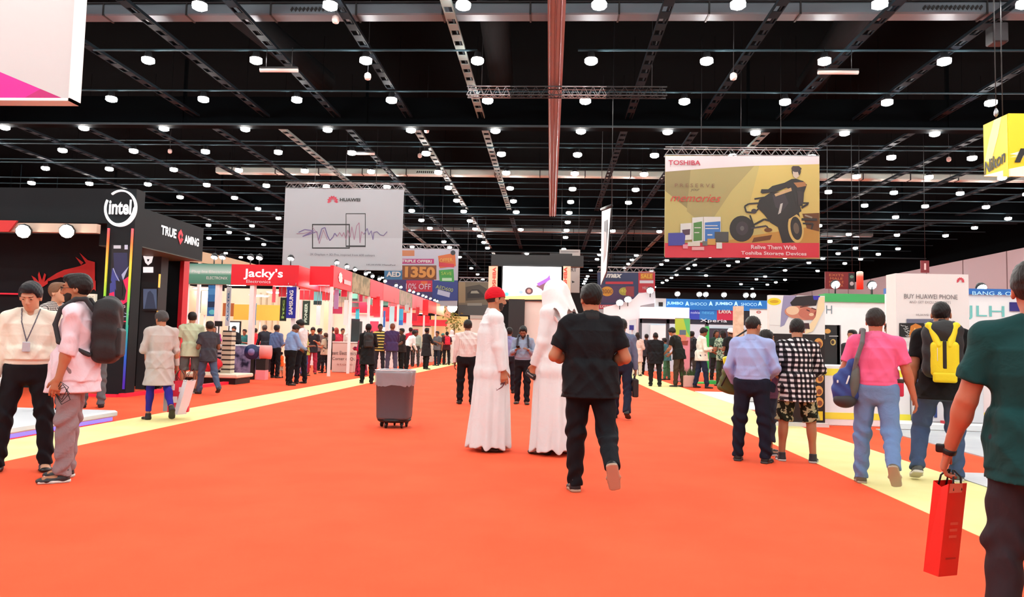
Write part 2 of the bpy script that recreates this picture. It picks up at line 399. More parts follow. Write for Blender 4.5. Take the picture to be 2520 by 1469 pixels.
# unlit white tube fittings, small domes
tubem = mat((226, 205, 200), .5)
for (x0, x1, y, Y, lab) in ((640, 733, 173, 22.0, 'unlit pinkish white tube fitting hung under the ceiling at upper left'), (2013, 2112, 178, 22.0, 'unlit cream white tube fitting hung under the ceiling at upper right'), (862, 922, 378, 34.0, 'unlit white tube fitting hung above the left banner truss')):
    a = at(x0, y, Y); b = at(x1, y, Y); t = empty('tube_light', ((a[0]+b[0])/2, Y, a[2]), lab, 'light fitting')
    m = MB(); m.tube([(a[0], Y, a[2]), (b[0], Y, a[2])], .06, tubem, 10); m.build('tube', t)
    m = MB(); m.box(a[0], b[0], Y-.06, Y+.06, a[2]+.05, a[2]+.1, DARK); m.build('housing', t)
    m = MB()
    for xx in (a[0]+.2, b[0]-.2): m.tube([(xx, Y, a[2]+.1), (xx, Y, 10.6)], .01, DARK, 5)
    m.build('hanging_cable', t)
k = 0
for (px_, py_, Y, d) in ((826, 50, 20, 'nearest the top edge left of centre'), (905, 190, 22.5, 'below the upper left lamp row'), (1805, 190, 22.5, 'right of the pink beam at upper right'), (418, 373, 36, 'at the left between two lamps'), (2335, 393, 36, 'at the far right over the right wall'), (1033, 384, 36, 'left of the pink beam'), (1050, 322, 30, 'just left of centre by the girder')):
    a = at(px_, py_, Y); m = MB(); m.lathe((a[0], Y, a[2]-.1), [(.03, 0), (.09, .03), (.11, .1), (.1, .2), (.03, .25)], mat((220, 205, 200), .4), 12); m.tube([(a[0], Y, a[2]+.14), (a[0], Y, ZT)], .01, DARK, 5)
    tag(m.build('dome_camera'), 'small pale dome fitting hanging from the roof, '+d, 'dome fitting')
# black loudspeaker at the upper right with its chain
a = at(2453, 85, 21)
t = empty('hanging_speaker', (a[0], 21, a[2]), 'black box loudspeaker hanging from the ceiling at the upper right corner', 'speaker')
m = MB(); m.box(a[0]-.22, a[0]+.22, 20.8, 21.2, a[2]-.3, a[2]+.3, mat((22, 23, 26), .6), .03); m.build('cabinet', t)
m = MB(); m.box(a[0]-.18, a[0]+.18, 20.785, 20.8, a[2]-.26, a[2]+.26, mat((48, 50, 54), .7)); m.build('speaker_grille', t)
m = MB(); m.tube([(a[0]-.15, 21, a[2]+.3), (a[0]-.05, 21, ZT)], .015, DARK, 5); m.tube([(a[0]+.15, 21, a[2]+.3), (a[0]+.05, 21, ZT)], .015, DARK, 5); m.build('hanging_cable', t)
# ------------------------------------------------------------------ hanging signs
def hang(m, xs, Y, z0, z1=ZT, r=.012):
    for xx in xs: m.tube([(xx, Y, z0), (xx, Y, z1)], r, DARK, 5)
def banner(x0, y0, x1, y1, Y, face, label, truss=True, name='hanging_banner', thick=.03, rim=None):
    X0, X1, Z0, Z1 = rpx(x0, y0, x1, y1, Y)
    t = empty(name, ((X0+X1)/2, Y, Z0), label, 'banner')
    m = MB(); m.box(X0, X1, Y, Y+thick, Z0, Z1, face); m.build('printed_panel', t)
    if truss:
        m = MB(); trussmb(m, (X0, Y+.15, Z1+.18), (X1, Y+.15, Z1+.18), .3, STEEL, int((X1-X0)/.42)); m.build('truss', t)
        m = MB(); hang(m, [X0+(X1-X0)*q for q in (.24, .5, .76)], Y+.15, Z1+.3); m.build('hanging_cable', t)
    return t, (X0, X1, Z0, Z1)
# --- big tech banner with the quad bike (print colours darkened to stand for dimmer light)
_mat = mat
def mat(c, *a, **k): return _mat(tuple(int(v*.76) for v in c), *a, **k)  # puts the weaker light on the hanging banners into their colours
Y = 27.0
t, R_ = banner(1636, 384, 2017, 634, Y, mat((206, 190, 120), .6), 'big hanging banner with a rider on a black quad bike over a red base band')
P_ = lambda x, y: at(x, y, Y)
A = Art(P_, (0, -1, 0))
g1 = mat((150, 138, 86), .6); g2 = mat((172, 160, 100), .6); g3 = mat((196, 182, 108), .6); g4 = mat((214, 192, 104), .6)
A.R(1637, 384, 2016, 633, g3)
A.P([(1637, 420), (1760, 409), (1720, 440), (1700, 520), (1637, 470)], g1).P([(1700, 412), (1860, 404), (1800, 470), (1740, 560), (1690, 520)], g2)
A.P([(1870, 402), (2016, 404), (2016, 560), (1900, 600), (1840, 520)], g4)
A.P([(1637, 384), (2016, 384), (2016, 404), (1860, 408), (1750, 414), (1637, 423)], mat((232, 222, 226), .5))
dk = mat((26, 23, 22), .6); dk2 = mat((52, 44, 52), .6); sand = mat((196, 148, 66), .7); brown = mat((104, 62, 24), .7)
A.P([(1790, 592), (1850, 580), (1900, 572), (1980, 560), (2016, 550), (2016, 602), (1780, 602)], sand).P([(1974, 526), (2016, 524), (2016, 570), (1985, 562)], brown).P([(1855, 585), (1900, 578), (1895, 590), (1850, 597)], brown)
A.P([(1636, 598), (2016, 598), (2016, 634), (1636, 634)], mat((224, 34, 62), .5))
# quad bike
A.E(1825, 563, 30, 32, dk, 26).E(1826, 562, 15, 17, dk2).E(1826, 562, 5, 6, mat((90, 88, 86), .5))
A.P([(1912, 520), (1935, 500), (1965, 520), (1974, 560), (1966, 596), (1925, 598), (1914, 560)], dk)
A.E(1958, 562, 19, 36, mat((216, 186, 104), .6), 26, -8).E(1959, 562, 14, 29, dk, 24, -8).E(1959, 562, 7, 14, mat((98, 84, 66), .6), 16, -8)
A.P([(1868, 492), (1896, 474), (1950, 470), (1966, 500), (1972, 520), (1940, 540), (1915, 560), (1895, 548), (1880, 528), (1862, 510)], dk)
A.P([(1900, 480), (1930, 476), (1940, 500), (1925, 520), (1908, 510)], dk2).P([(1920, 502), (1926, 500), (1921, 524), (1914, 528)], mat((190, 186, 180), .4))
A.L([(1836, 522), (1832, 508), (1842, 502), (1868, 500)], 4, dk).L([(1836, 522), (1856, 524), (1870, 510)], 4, dk).L([(1850, 556), (1880, 540), (1900, 545)], 5, dk).L([(1848, 562), (1885, 556), (1893, 566)], 4, dk2).L([(1845, 530), (1856, 560)], 4, dk).L([(1856, 490), (1880, 486)], 4, dk)
A.L([(1960, 500), (1990, 500)], 4, dk).L([(1972, 512), (1988, 502)], 5, dk).L([(1972, 540), (2010, 541)], 6, dk).L([(1975, 550), (2000, 551), (1996, 565)], 4, dk).L([(1980, 530), (1998, 536)], 4, mat((150, 140, 120), .5))
A.E(1855, 520, 7, 6, dk2).E(1890, 566, 10, 5, brown)
# rider
A.P([(1900, 458), (1930, 450), (1947, 441), (1958, 440), (1976, 446), (1985, 455), (1978, 475), (1974, 492), (1975, 508), (1960, 506), (1950, 472), (1935, 462), (1912, 472), (1876, 477), (1871, 474), (1873, 466), (1890, 466)], dk)
A.P([(1905, 478), (1946, 462), (1948, 470), (1908, 484)], mat((206, 170, 122), .6)).P([(1952, 450), (1980, 448), (1984, 458), (1962, 462)], mat((170, 116, 66), .6))
A.E(1959, 422, 11, 13, dk).P([(1947, 414), (1950, 409), (1965, 409), (1972, 415), (1970, 419), (1948, 419)], mat((60, 44, 40), .6)).P([(1950, 421), (1962, 421), (1966, 434), (1958, 440), (1951, 434)], mat((206, 190, 172), .6)).E(1958, 421, 8, 3, dk2)
A.P([(1960, 470), (1978, 472), (1976, 500), (1964, 506)], mat((46, 34, 34), .6))
# boxes
wht_ = mat((226, 230, 226), .5); grn = mat((70, 138, 56), .5); blu = mat((42, 116, 196), .5); nav = mat((52, 56, 164), .5); gry = mat((60, 60, 58), .5)
A.P([(1703, 536), (1730, 534), (1730, 596), (1703, 596)], wht_).P([(1706, 549), (1727, 545), (1727, 592), (1706, 594)], grn)
A.P([(1731, 534), (1773, 534), (1773, 580), (1731, 596)], wht_).P([(1734, 548), (1772, 545), (1772, 590), (1734, 594)], blu)
A.P([(1674, 551), (1702, 549), (1702, 590), (1674, 592)], wht_).P([(1678, 566), (1698, 564), (1697, 578), (1680, 580)], mat((70, 26, 60), .5))
A.P([(1644, 574), (1680, 573), (1686, 580), (1684, 604), (1644, 605)], nav).P([(1758, 571), (1792, 571), (1792, 596), (1758, 595)], gry)
A.R(1692, 596, 1722, 606, mat((222, 220, 206), .5)).R(1740, 588, 1760, 603, mat((206, 158, 66), .5)).R(1728, 594, 1740, 605, mat((96, 100, 96), .5)).R(1762, 597, 1776, 612, wht_).R(1680, 602, 1692, 612, mat((236, 150, 170), .5)).R(1702, 608, 1732, 616, mat((238, 170, 176), .5)).R(1735, 555, 1765, 557, wht_).R(1735, 562, 1768, 564, wht_).R(1708, 560, 1724, 562, wht_).R(1708, 572, 1720, 574, wht_).R(1740, 577, 1752, 580, wht_)
A.build('printed_picture', t)
S_ = 27.0/1750
def ptext(s, cx, cy, w, h, m, par, Yd, **k):
    o = at(cx, cy, Yd); return text(s, o, w*Yd/1750, h*Yd/1750, m, par, **k)
ptext('TOSHIBA', 1684, 401, 78, 12, mat((190, 16, 60), .5), t, Y, bold=.02, off=.05)
ptext('P R E S E R V E', 1709, 457, 96, 9, mat((128, 88, 60), .5), t, Y, off=.05)
ptext('your', 1710, 469, 22, 7, mat((70, 50, 40), .5), t, Y, off=.05, shear=.3)
ptext('memories', 1711, 488, 122, 18, mat((206, 52, 30), .5), t, Y, off=.05, shear=.4)
ptext('Relive Them With', 1903, 609, 108, 10, mat((255, 226, 230), .5), t, Y, off=.05, bold=.02)
ptext('Toshiba Storage Devices', 1903, 625, 156, 11, mat((255, 226, 230), .5), t, Y, off=.05, bold=.02)
# --- grey phone banner
Y = 36.0
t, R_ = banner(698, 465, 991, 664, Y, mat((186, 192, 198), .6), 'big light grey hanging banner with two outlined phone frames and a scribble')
A = Art(lambda x, y: at(x, y, Y), (0, -1, 0)); A.R(698, 586, 990, 664, mat((198, 204, 212), .6))
kk = mat((20, 20, 22), .5); pur = mat((112, 98, 150), .5); pk = mat((168, 128, 150), .5)
def frame(x0, y0, x1, y1, w, wb=None):
    wb = wb or w
    A.R(x0, y0, x1, y0+w, kk).R(x0, y1-wb, x1, y1, kk).R(x0, y0, x0+w*.8, y1, kk).R(x1-w*.8, y0, x1, y1, kk)
frame(768, 551, 861, 612, 3.2); frame(851, 525, 900, 608, 2, 4)
A.L([(735, 572), (750, 565), (772, 568), (745, 582), (780, 570), (784, 592), (792, 563), (800, 560), (806, 580), (812, 592), (820, 583), (824, 574), (830, 582)], 2.4, pur)
A.L([(730, 575), (748, 574), (766, 570)], 1.6, pk).L([(770, 560), (781, 575), (786, 600), (796, 566), (806, 590)], 1.6, pk)
A.L([(830, 582), (836, 572), (842, 582), (846, 572), (852, 590), (856, 566), (862, 584), (866, 558), (872, 590), (878, 556), (884, 548), (886, 598), (890, 570), (896, 577)], 2.0, pk)
A.L([(896, 577), (904, 562), (908, 578), (914, 568), (918, 590), (920, 572), (928, 570), (936, 578), (944, 580), (953, 570)], 1.8, pur)
fl_ = mat((206, 24, 66), .5)
def petals(cx, cy, r, m):
    for k in range(8):
        a = math.radians(-12+k*29); ex, ey = -math.cos(a), -math.sin(a)
        A.P([(cx+ex*r*.2-ey*r*.05, cy+ey*r*.2+ex*r*.05), (cx+ex*r*.75-ey*r*.2, cy+ey*r*.75+ex*r*.2), (cx+ex*r, cy+ey*r), (cx+ex*r*.75+ey*r*.2, cy+ey*r*.75-ex*r*.2)], m)
petals(819, 495, 14, fl_)
A.build('printed_picture', t)
ptext('HUAWEI', 862, 492, 52, 8.5, kk, t, Y, off=.05, bold=.03)
ptext('2K Displays + 3D Pro, inspired from 600 colours', 843, 628, 165, 7, mat((110, 110, 120), .5), t, Y, off=.05)
ptext('HUAWEI MatePad', 938, 652, 72, 3.5, mat((70, 70, 80), .5), t, Y, off=.05)
# --- sale sign AED 1350
Y = 46.0
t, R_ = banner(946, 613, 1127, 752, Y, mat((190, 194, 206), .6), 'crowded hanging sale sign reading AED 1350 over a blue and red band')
A = Art(lambda x, y: at(x, y, Y), (0, -1, 0))
A.R(946, 613, 1127, 690, mat((190, 194, 210), .6)).R(988, 616, 1020, 630, mat((198, 128, 88), .6)).R(985, 637, 1068, 649, mat((190, 48, 126), .6))
A.R(946, 660, 992, 688, mat((60, 130, 176), .6)).R(990, 653, 1074, 688, mat((128, 74, 38), .6)).R(946, 688, 1068, 752, mat((56, 48, 110), .6)).R(1000, 690, 1068, 718, mat((206, 36, 70), .6)).R(1064, 690, 1127, 740, mat((42, 66, 146), .6))
A.P([(1078, 630), (1120, 622), (1122, 655), (1082, 660)], mat((214, 112, 54), .6)).P([(1080, 645), (1118, 650), (1118, 658), (1080, 656)], mat((206, 52, 70), .6)).P([(1080, 665), (1116, 662), (1118, 694), (1082, 692)], mat((60, 164, 72), .6)).R(1088, 684, 1112, 691, mat((190, 232, 196), .6)).P([(1078, 712), (1108, 720), (1106, 732), (1076, 724)], mat((196, 206, 236), .6)).E(1115, 622, 6, 6, mat((40, 44, 52), .6))
A.R(948, 705, 980, 715, mat((180, 186, 214), .6)).R(950, 722, 990, 727, mat((150, 156, 194), .6)).R(1036, 692, 1052, 702, mat((230, 110, 60), .6))
A.build('printed_picture', t)
ptext('AED', 969, 675, 36, 13, wht_, t, Y, off=.06, bold=.04); ptext('1350', 1034, 670, 76, 28, mat((216, 150, 70), .5), t, Y, off=.06, bold=.05)
ptext('TRIPLE OFFER!', 1026, 643, 76, 7, wht_, t, Y, off=.06, bold=.03); ptext('10% OFF', 1030, 705, 62, 14, mat((240, 220, 236), .5), t, Y, off=.06)
ptext('AED600', 1094, 710, 44, 9, mat((190, 206, 120), .5), t, Y, off=.06, rot=-12); ptext('OFFER', 1098, 640, 32, 9, mat((240, 190, 90), .5), t, Y, off=.06, rot=5); ptext('SAVE', 1099, 673, 26, 8, mat((180, 224, 90), .5), t, Y, off=.06)
# --- sand coloured sign with a car
Y = 52.0
t, R_ = banner(1128, 694, 1210, 776, Y, mat((120, 112, 92), .6), 'dim sand coloured hanging sign with a car, behind the man in a red cap')
A = Art(lambda x, y: at(x, y, Y), (0, -1, 0)); A.R(1128, 694, 1145, 745, mat((158, 140, 106), .6)).P([(1146, 706), (1180, 700), (1200, 712), (1204, 736), (1146, 740)], mat((70, 66, 56), .6)).P([(1150, 722), (1162, 712), (1178, 712), (1190, 724), (1192, 732), (1150, 734)], mat((32, 32, 30), .6)).P([(1160, 716), (1174, 715), (1180, 722), (1158, 722)], mat((160, 158, 140), .6)).R(1128, 750, 1206, 776, mat((84, 88, 86), .6)).R(1150, 746, 1186, 752, mat((150, 152, 140), .6))
A.build('printed_picture', t)
# --- edge-on banner right of centre
Y = 30.0
a = at(1498, 500, 24.6); b = at(1484, 600, 31.5)
t = empty('hanging_banner', (a[0], 28, 4.0), 'long white banner hung nearly edge-on to the right of the pink roof beam', 'banner')
m = MB(); z1, z0 = at(1497, 512, 25)[2], at(1486, 690, 25)[2]
m.poly([at(1503, 512, 25), at(1481, 520, 31), at(1478, 702, 31), at(1492, 668, 25)], WHT); q = [tuple(np.array(p)+np.array([.04, 0, 0])) for p in (at(1503, 512, 25), at(1481, 520, 31), at(1478, 702, 31), at(1492, 668, 25))]; m.poly(q[::-1], mat((215, 205, 205), .6)); m.build('printed_panel', t)
m = MB(); m.poly([tuple(np.array(p)-np.array([.01, 0, 0])) for p in (at(1496, 540, 26.5), at(1487, 545, 29), at(1486, 640, 29), at(1492, 635, 26.5))], mat((96, 100, 112), .6)); m.build('printed_picture', t)
m = MB(); m.tube([at(1505, 506, 25), at(1480, 515, 31)], .06, DARK, 6); hang(m, [at(1505, 506, 25)[0]], 25, at(1505, 506, 25)[2]); hang(m, [at(1480, 515, 31)[0]], 31, at(1480, 515, 31)[2]); m.build('truss', t)
# --- food court sign
Y = 44.0
t, R_ = banner(1376, 614, 1427, 720, Y, mat((200, 192, 186), .6), 'tall pale hanging sign reading FOOD COURT with an arrow', truss=False, name='hanging_sign')
m = MB(); hang(m, [R_[0]+.1, R_[1]-.1], Y, R_[3]); m.box(R_[0]-.6, at(1408, 632, Y)[0], Y-.2, Y-.05, at(1400, 640, Y)[2], at(1400, 625, Y)[2], BLK); m.build('hanging_cable', t)
ptext('FOOD', 1399, 648, 38, 12, mat((90, 84, 84), .5), t, Y, bold=.03); ptext('COURT', 1398, 663, 42, 11, mat((90, 84, 84), .5), t, Y, bold=.03)
A = Art(lambda x, y: at(x, y, Y), (0, -1, 0)); A.P([(1407, 690), (1415, 694), (1408, 697)], kk).R(1380, 618, 1424, 621, mat((150, 140, 140), .6)); A.build('arrow_mark', t)
# --- emax sign
Y = 42.0
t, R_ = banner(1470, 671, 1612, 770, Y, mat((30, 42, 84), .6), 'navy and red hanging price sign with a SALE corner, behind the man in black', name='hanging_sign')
A = Art(lambda x, y: at(x, y, Y), (0, -1, 0)); rr = mat((198, 40, 60), .6)
A.R(1470, 671, 1570, 770, mat((32, 52, 96), .6)).R(1571, 668, 1612, 720, rr).R(1571, 720, 1612, 770, mat((190, 196, 206), .6)).R(1490, 693, 1558, 699, rr).R(1476, 703, 1562, 745, mat((70, 44, 92), .6)).E(1494, 717, 15, 12, mat((226, 160, 40), .6)).E(1536, 717, 13, 10, mat((176, 170, 60), .6)).R(1540, 705, 1560, 730, mat((150, 50, 60), .6)).R(1470, 750, 1560, 760, mat((224, 60, 84), .6)).R(1470, 761, 1600, 770, mat((200, 206, 214), .6)).R(1574, 690, 1608, 697, mat((220, 226, 236), .6)).R(1576, 672, 1606, 688, mat((206, 120, 40), .6)).R(1574, 704, 1610, 714, rr)
A.build('printed_picture', t)
ptext('max', 1511, 679, 40, 10, wht_, t, Y, shear=.3, bold=.04, off=.06); ptext('2000', 1494, 717, 26, 10, mat((120, 60, 20), .5), t, Y, off=.06); ptext('SALE', 1591, 680, 28, 10, mat((240, 190, 60), .5), t, Y, off=.06, bold=.03); ptext('40', 1534, 716, 14, 8, mat((230, 220, 90), .5), t, Y, off=.06); ptext('LOWEST PRICE', 1512, 755, 70, 6, wht_, t, Y, off=.06, bold=.03); ptext('YEAR', 1590, 709, 20, 6, wht_, t, Y, off=.06)
mat = _mat
# --- big LED screen with its black structure and side banners
Y = 38.0
X0, X1, Z0, Z1 = rpx(1237, 656, 1381, 736, Y)
t = empty('led_screen', ((X0+X1)/2, Y, 0), 'bright white video screen on a black tower behind the two men in white robes', 'screen')
m = MB(); m.box(X0, X1, Y, Y+.2, Z0, Z1, mat((245, 248, 250), .4, 0, 1.7)); m.build('screen_panel', t)
m = MB(); m.box(X0-.3, X1+.1, Y+.2, Y+.6, Z0-.1, Z1+.12, BLK); c0 = at(1251, 800, Y)[0]; c1 = at(1290, 800, Y)[0]; m.box(c0, c1, Y-.1, Y+.5, 0, Z0-.02, BLK); m.box(at(1205, 700, Y)[0], X1+1.2, Y+.6, Y+1.1, Z1+.1, Z1+.7, BLK); m.build('tower_frame', t)
m = MB(); m.box(at(1290, 800, Y)[0], X1-.2, Y+.3, Y+.4, 0, Z0-.1, mat((214, 208, 200), .5)); m.build('side_panel', t)
A = Art(lambda x, y: at(x, y, Y), (0, -1, 0)); em = lambda c, e=.7: mat(c, .5, 0, e)
A.P([(1237, 729), (1300, 727), (1360, 724), (1381, 726), (1381, 737), (1237, 737)], em((255, 190, 120), 1)).E(1302, 716, 10, 9, em((90, 60, 66), .4)).E(1302, 716, 5, 5, em((170, 130, 120), .5)).P([(1318, 704), (1334, 696), (1352, 680), (1356, 690), (1346, 700), (1340, 712), (1348, 722), (1356, 738), (1342, 726), (1332, 712)], em((120, 84, 100), .4)).P([(1320, 698), (1346, 684), (1353, 676), (1354, 688), (1342, 696), (1326, 704)], em((150, 96, 196), .6)).E(1247, 724, 5, 5, em((90, 190, 220))).E(1282, 719, 5, 4, em((150, 180, 240)))
A.build('screen_picture', t)
for (x0, x1, lab) in ((1202, 1234, 'upright orange lettered banner at the left of the video screen'), (1382, 1404, 'upright orange lettered banner at the right of the video screen')):
    X0, X1, Z0, Z1 = rpx(x0, 655, x1, 735, 38.2); b_ = empty('vertical_banner', ((X0+X1)/2, 38.2, 0), lab, 'banner')
    m = MB(); m.box(X0, X1, 38.2, 38.26, Z0, Z1, mat((232, 196, 166), .6)); m.build('printed_panel', b_)
    m = MB(); m.tube([(X0+.05, 38.3, 0), (X0+.05, 38.3, Z1)], .03, STEEL, 6); m.build('pole', b_)
    o = at((x0+x1)/2-2, 690, 38.2); text('TOSHIBA', o, 66*38/1750, 9*38/1750, mat((206, 60, 40), .5), b_, basis=FRONT, rot=90, bold=.03, off=.02)
# --- nearest signs: white cube top left, yellow sign right
Y = 12.0
X0 = at(-260, 120, Y)[0]; X1 = at(179, 120, Y)[0]; Z0 = at(90, 243, Y)[2]; Z1 = 8.6
t = empty('hanging_cube_sign', ((X0+X1)/2, Y, Z0), 'big hanging white box sign with a magenta triangle at the upper left corner', 'sign')
m = MB(); m.box(X0, X1, Y, Y+.25, Z0, Z1, mat((206, 202, 202), .6)); m.build('fabric_box', t)
m = MB(); m.box(X0, X1+.02, Y-.02, Y+.27, Z0-.04, Z0+.01, mat((240, 240, 240), .4)); m.box(X1-.01, X1+.02, Y-.02, Y+.27, Z0-.04, Z1, mat((236, 236, 236), .4)); m.build('frame_edge', t)
A = Art(lambda x, y: at(x, y, Y), (0, -1, 0), off=.001); A.P([(-255, 241), (-255, 90), (0, 177), (152, 241)], mat((235, 0, 150), .5)).P([(60, 241), (100, 219), (152, 241)], mat((190, 0, 110), .5)); A.build('magenta_triangle', t)
m = MB(); hang(m, [X0+.5, X1-.5], Y+.1, Z1); m.build('hanging_cable', t)
yl = mat((240, 216, 24), .5); yl2 = mat((246, 236, 150), .5); Y = 17.0
c0 = at(2421, 380, 18.6); c1 = at(2484, 380, 17.0)
zt = at(2484, 279, 17.0)[2]; zb = at(2484, 434, 17.0)[2]
t = empty('hanging_cube_sign', (c1[0]+.6, 17.6, zb), 'yellow hanging box sign with black letters at the right edge', 'sign')
XR_ = c1[0]+3.4
zt0 = at(2421, 308, 18.6)[2]; zb0 = at(2421, 434, 18.6)[2]
m = MB(); v = [(c0[0], 18.6, zb0, zt0), (c1[0], 17.0, zb, zt), (XR_, 17.0, zb, zt), (XR_+.4, 18.6, zb0, zt0), (XR_-.2, 20.2, zb, zt), (c0[0]+1.2, 20.2, zb, zt)]
vi = [(x*.0+(x if k in (1, 2) else x+(.04 if k in (0, 5) else -.04)), y+(.05 if k < 3 else -.05 if k > 3 else 0), a_, b_) for k, (x, y, a_, b_) in enumerate(v)]
V_ = [(x, y, a_) for x, y, a_, b_ in v]+[(x, y, b_) for x, y, a_, b_ in v]+[(x, y, a_) for x, y, a_, b_ in vi]+[(x, y, b_) for x, y, a_, b_ in vi]
fs_ = []
for k in (0, 1):
    k2 = k+1; fs_ += [(k, k2, 6+k2, 6+k), (12+k2, 12+k, 18+k, 18+k2), (k2, k, 12+k, 12+k2), (6+k, 6+k2, 18+k2, 18+k)]
m.faces(V_, fs_, yl); m.build('fabric_box', t)
d1 = np.array([c1[0]-c0[0], -1.6, 0]); L1 = np.linalg.norm(d1); e1 = d1/L1; n1 = np.array([e1[1], -e1[0], 0.0])
if n1[0]*c0[0]+n1[1]*18.6 > 0: n1 = -n1
def fmap(u, v): return np.array([c0[0], 18.6, 0])+e1*u*L1+np.array([0, 0, (zb0+(zt0-zb0)*v)*(1-u)+(zb+(zt-zb)*v)*u])
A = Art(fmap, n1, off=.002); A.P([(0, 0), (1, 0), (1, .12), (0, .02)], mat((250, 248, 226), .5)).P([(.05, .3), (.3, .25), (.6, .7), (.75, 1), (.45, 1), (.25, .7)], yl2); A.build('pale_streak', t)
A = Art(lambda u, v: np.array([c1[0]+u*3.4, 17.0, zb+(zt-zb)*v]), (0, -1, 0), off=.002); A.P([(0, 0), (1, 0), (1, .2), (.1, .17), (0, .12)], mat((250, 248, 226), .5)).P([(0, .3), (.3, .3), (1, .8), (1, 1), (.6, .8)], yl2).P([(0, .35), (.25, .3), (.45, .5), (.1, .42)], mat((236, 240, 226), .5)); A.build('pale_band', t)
text('Nikon', fmap(.46, .25), L1*.84, .33, kk, t, basis=(tuple(e1), (0, 0, 1), tuple(n1)), bold=.02, shear=.15, off=.02)
text('NIKKOR', (c1[0]+1.25, 17.0, zb+(zt-zb)*.33), 2.3, .34, kk, t, bold=.06, shear=.3, off=.02)
m = MB(); hang(m, [c0[0]+.3], 18.3, zt); hang(m, [c1[0]-.1], 17.3, zt); hang(m, [XR_-.3], 17.3, zt); m.build('hanging_cable', t)
m = MB()
for cx, cy in ((c0[0]+.3, 18.3), (c1[0]-.1, 17.3)): m.lathe((cx, cy, zt+.02), [(.02, 0), (.05, .05), (.05, .12), (.02, .2)], STEEL, 8)
m.build('shackle', t)
# --- exit sign (hung) and red lit drum by the right wall
Y = 31.0
X0, X1, Z0, Z1 = rpx(2031, 669, 2103, 711, Y)
t = empty('exit_sign', ((X0+X1)/2, Y, Z0), 'dark red hanging exit sign with dim gold lettering', 'sign')
m = MB(); m.box(X0, X1, Y, Y+.08, Z0, Z1, mat((110, 22, 30), .5)); m.build('sign_board', t)
A = Art(lambda x, y: at(x, y, Y), (0, -1, 0)); A.R(2088, 672, 2103, 711, mat((30, 30, 34), .5)).E(2096, 681, 5, 4, mat((80, 130, 110), .5)).E(2096, 698, 5, 5, mat((180, 180, 184), .5)); A.build('pictogram_panel', t)
for i, (s_, w_) in enumerate((('EXITS', 34), ('MALE', 30), ('FEMALE', 34), ('PRAYER', 32))): ptext(s_, 2058, 677+i*8.5, w_, 5.5, mat((190, 120, 70), .5), t, Y)
m = MB(); hang(m, [X0+.1, X1-.1], Y, Z1); m.build('hanging_cable', t)
a = at(2110, 668, 32); b = at(2122, 712, 32)
m = MB(); m.lathe(((a[0]+b[0])/2, 32, b[2]), [(.14, 0), (.14, a[2]-b[2]-.04), (.1, a[2]-b[2])], ramp_z([(0, (190, 30, 20)), (.7, (230, 70, 50)), (1, (255, 200, 180))], b[2], a[2], .8), 14); hang(m, [(a[0]+b[0])/2], 32, a[2])
tag(m.build('light_drum', origin=((a[0]+b[0])/2, 32, b[2])), 'glowing red hanging drum beside the dark red exit sign', 'lamp')
a = at(2266, 641, 33); b = at(2287, 671, 33)
t = empty('hanging_sign', ((a[0]+b[0])/2, 33, b[2]), 'small brown sign hanging in front of the pinkish right wall', 'sign')
m = MB(); m.box(a[0], b[0], 33, 33.05, b[2], a[2], mat((120, 50, 58), .5)); m.build('sign_board', t)
A = Art(lambda x, y: at(x, y, 33), (0, -1, 0)); A.R(2274, 648, 2279, 664, mat((220, 200, 200), .5)); A.build('pictogram', t)
m = MB(); hang(m, [(a[0]+b[0])/2], 33, a[2]); m.build('hanging_cable', t)
# ------------------------------------------------------------------ stands
lite = mat((255, 250, 240), .4, 0, 22.0); lite2 = mat((250, 252, 255), .4, 0, 14.0)
red_ = mat((228, 24, 44), .45); redp = mat((236, 60, 78), .5); white_ = mat((242, 242, 240), .5); cream = mat((240, 228, 204), .6)
def flood(x, y, z, label, group, aim=(0, -1, -.3), s=.14, e=None, arm=True):
    t = empty('stand_spotlight', (x, y, z), label, 'spotlight', group); d = Vector(aim).normalized()
    m = MB(); m.lathe(Vector((x, y, z))+d*.02, [(s, 0), (s*.97, .015)], e or lite, 10, axis=d); m.build('lamp_lens', t)
    m = MB(); m.lathe((x, y, z), [(s*.5, -.12), (s*1.1, -.04), (s*1.1, .02)], DARK, 10, axis=d)
    if arm: m.tube([(x, y, z), (x, y, z-.3)], .02, DARK, 5)
    m.build('lamp_body', t); return t
def ceilpanel(x, y, z, sx, sy, label, group, e=None):  # added glowing panel that brightens the inside of a stand
    t = empty('fill_lamp', (x, y, z), label, 'added fill light', group)
    m = MB(); m.box(x-sx, x+sx, y-sy, y+sy, z, z+.02, e or lite); m.build('diffuser', t)
    m = MB(); m.box(x-sx-.04, x+sx+.04, y-sy-.04, y+sy+.04, z+.02, z+.07, white_); m.build('housing', t); return t
# ---- black gaming stand on the left
Y = 13.6; cx0, cx1 = -8.86, -8.29; bk = mat((16, 25, 30), .7, 0, 0, .3); bk2 = mat((12, 18, 21), .6, 0, 0, .2)
t = empty('gaming_stand', (-9.5, 14.5, 0), 'tall black stand on the left with a red dragon and rainbow light strips', 'stand')
m = MB(); m.box(-16, cx0, Y, Y+.6, 3.42, 4.12, bk); m.box(-16, at(296, 740, 15.2)[0], 15.2, 15.4, 0, 3.42, bk); m.box(-16, cx0, Y+.6, 15.4, 3.5, 3.6, bk2); m.build('header_wall', t)
m = MB(); m.box(cx0, cx1, Y, Y+.3, 0, 4.12, bk); m.build('corner_column', t)
m = MB(); m.box(-9.2, -8.35, Y+.3, 16.5, 3.02, 3.8, bk); m.box(-9.2, -8.35, Y+.3, 16.5, 3.0, 3.02, mat((70, 74, 66), .6)); m.build('side_header', t)
xa = at(406, 740, 16.6)[0]; xb = at(447, 740, 16.6)[0]
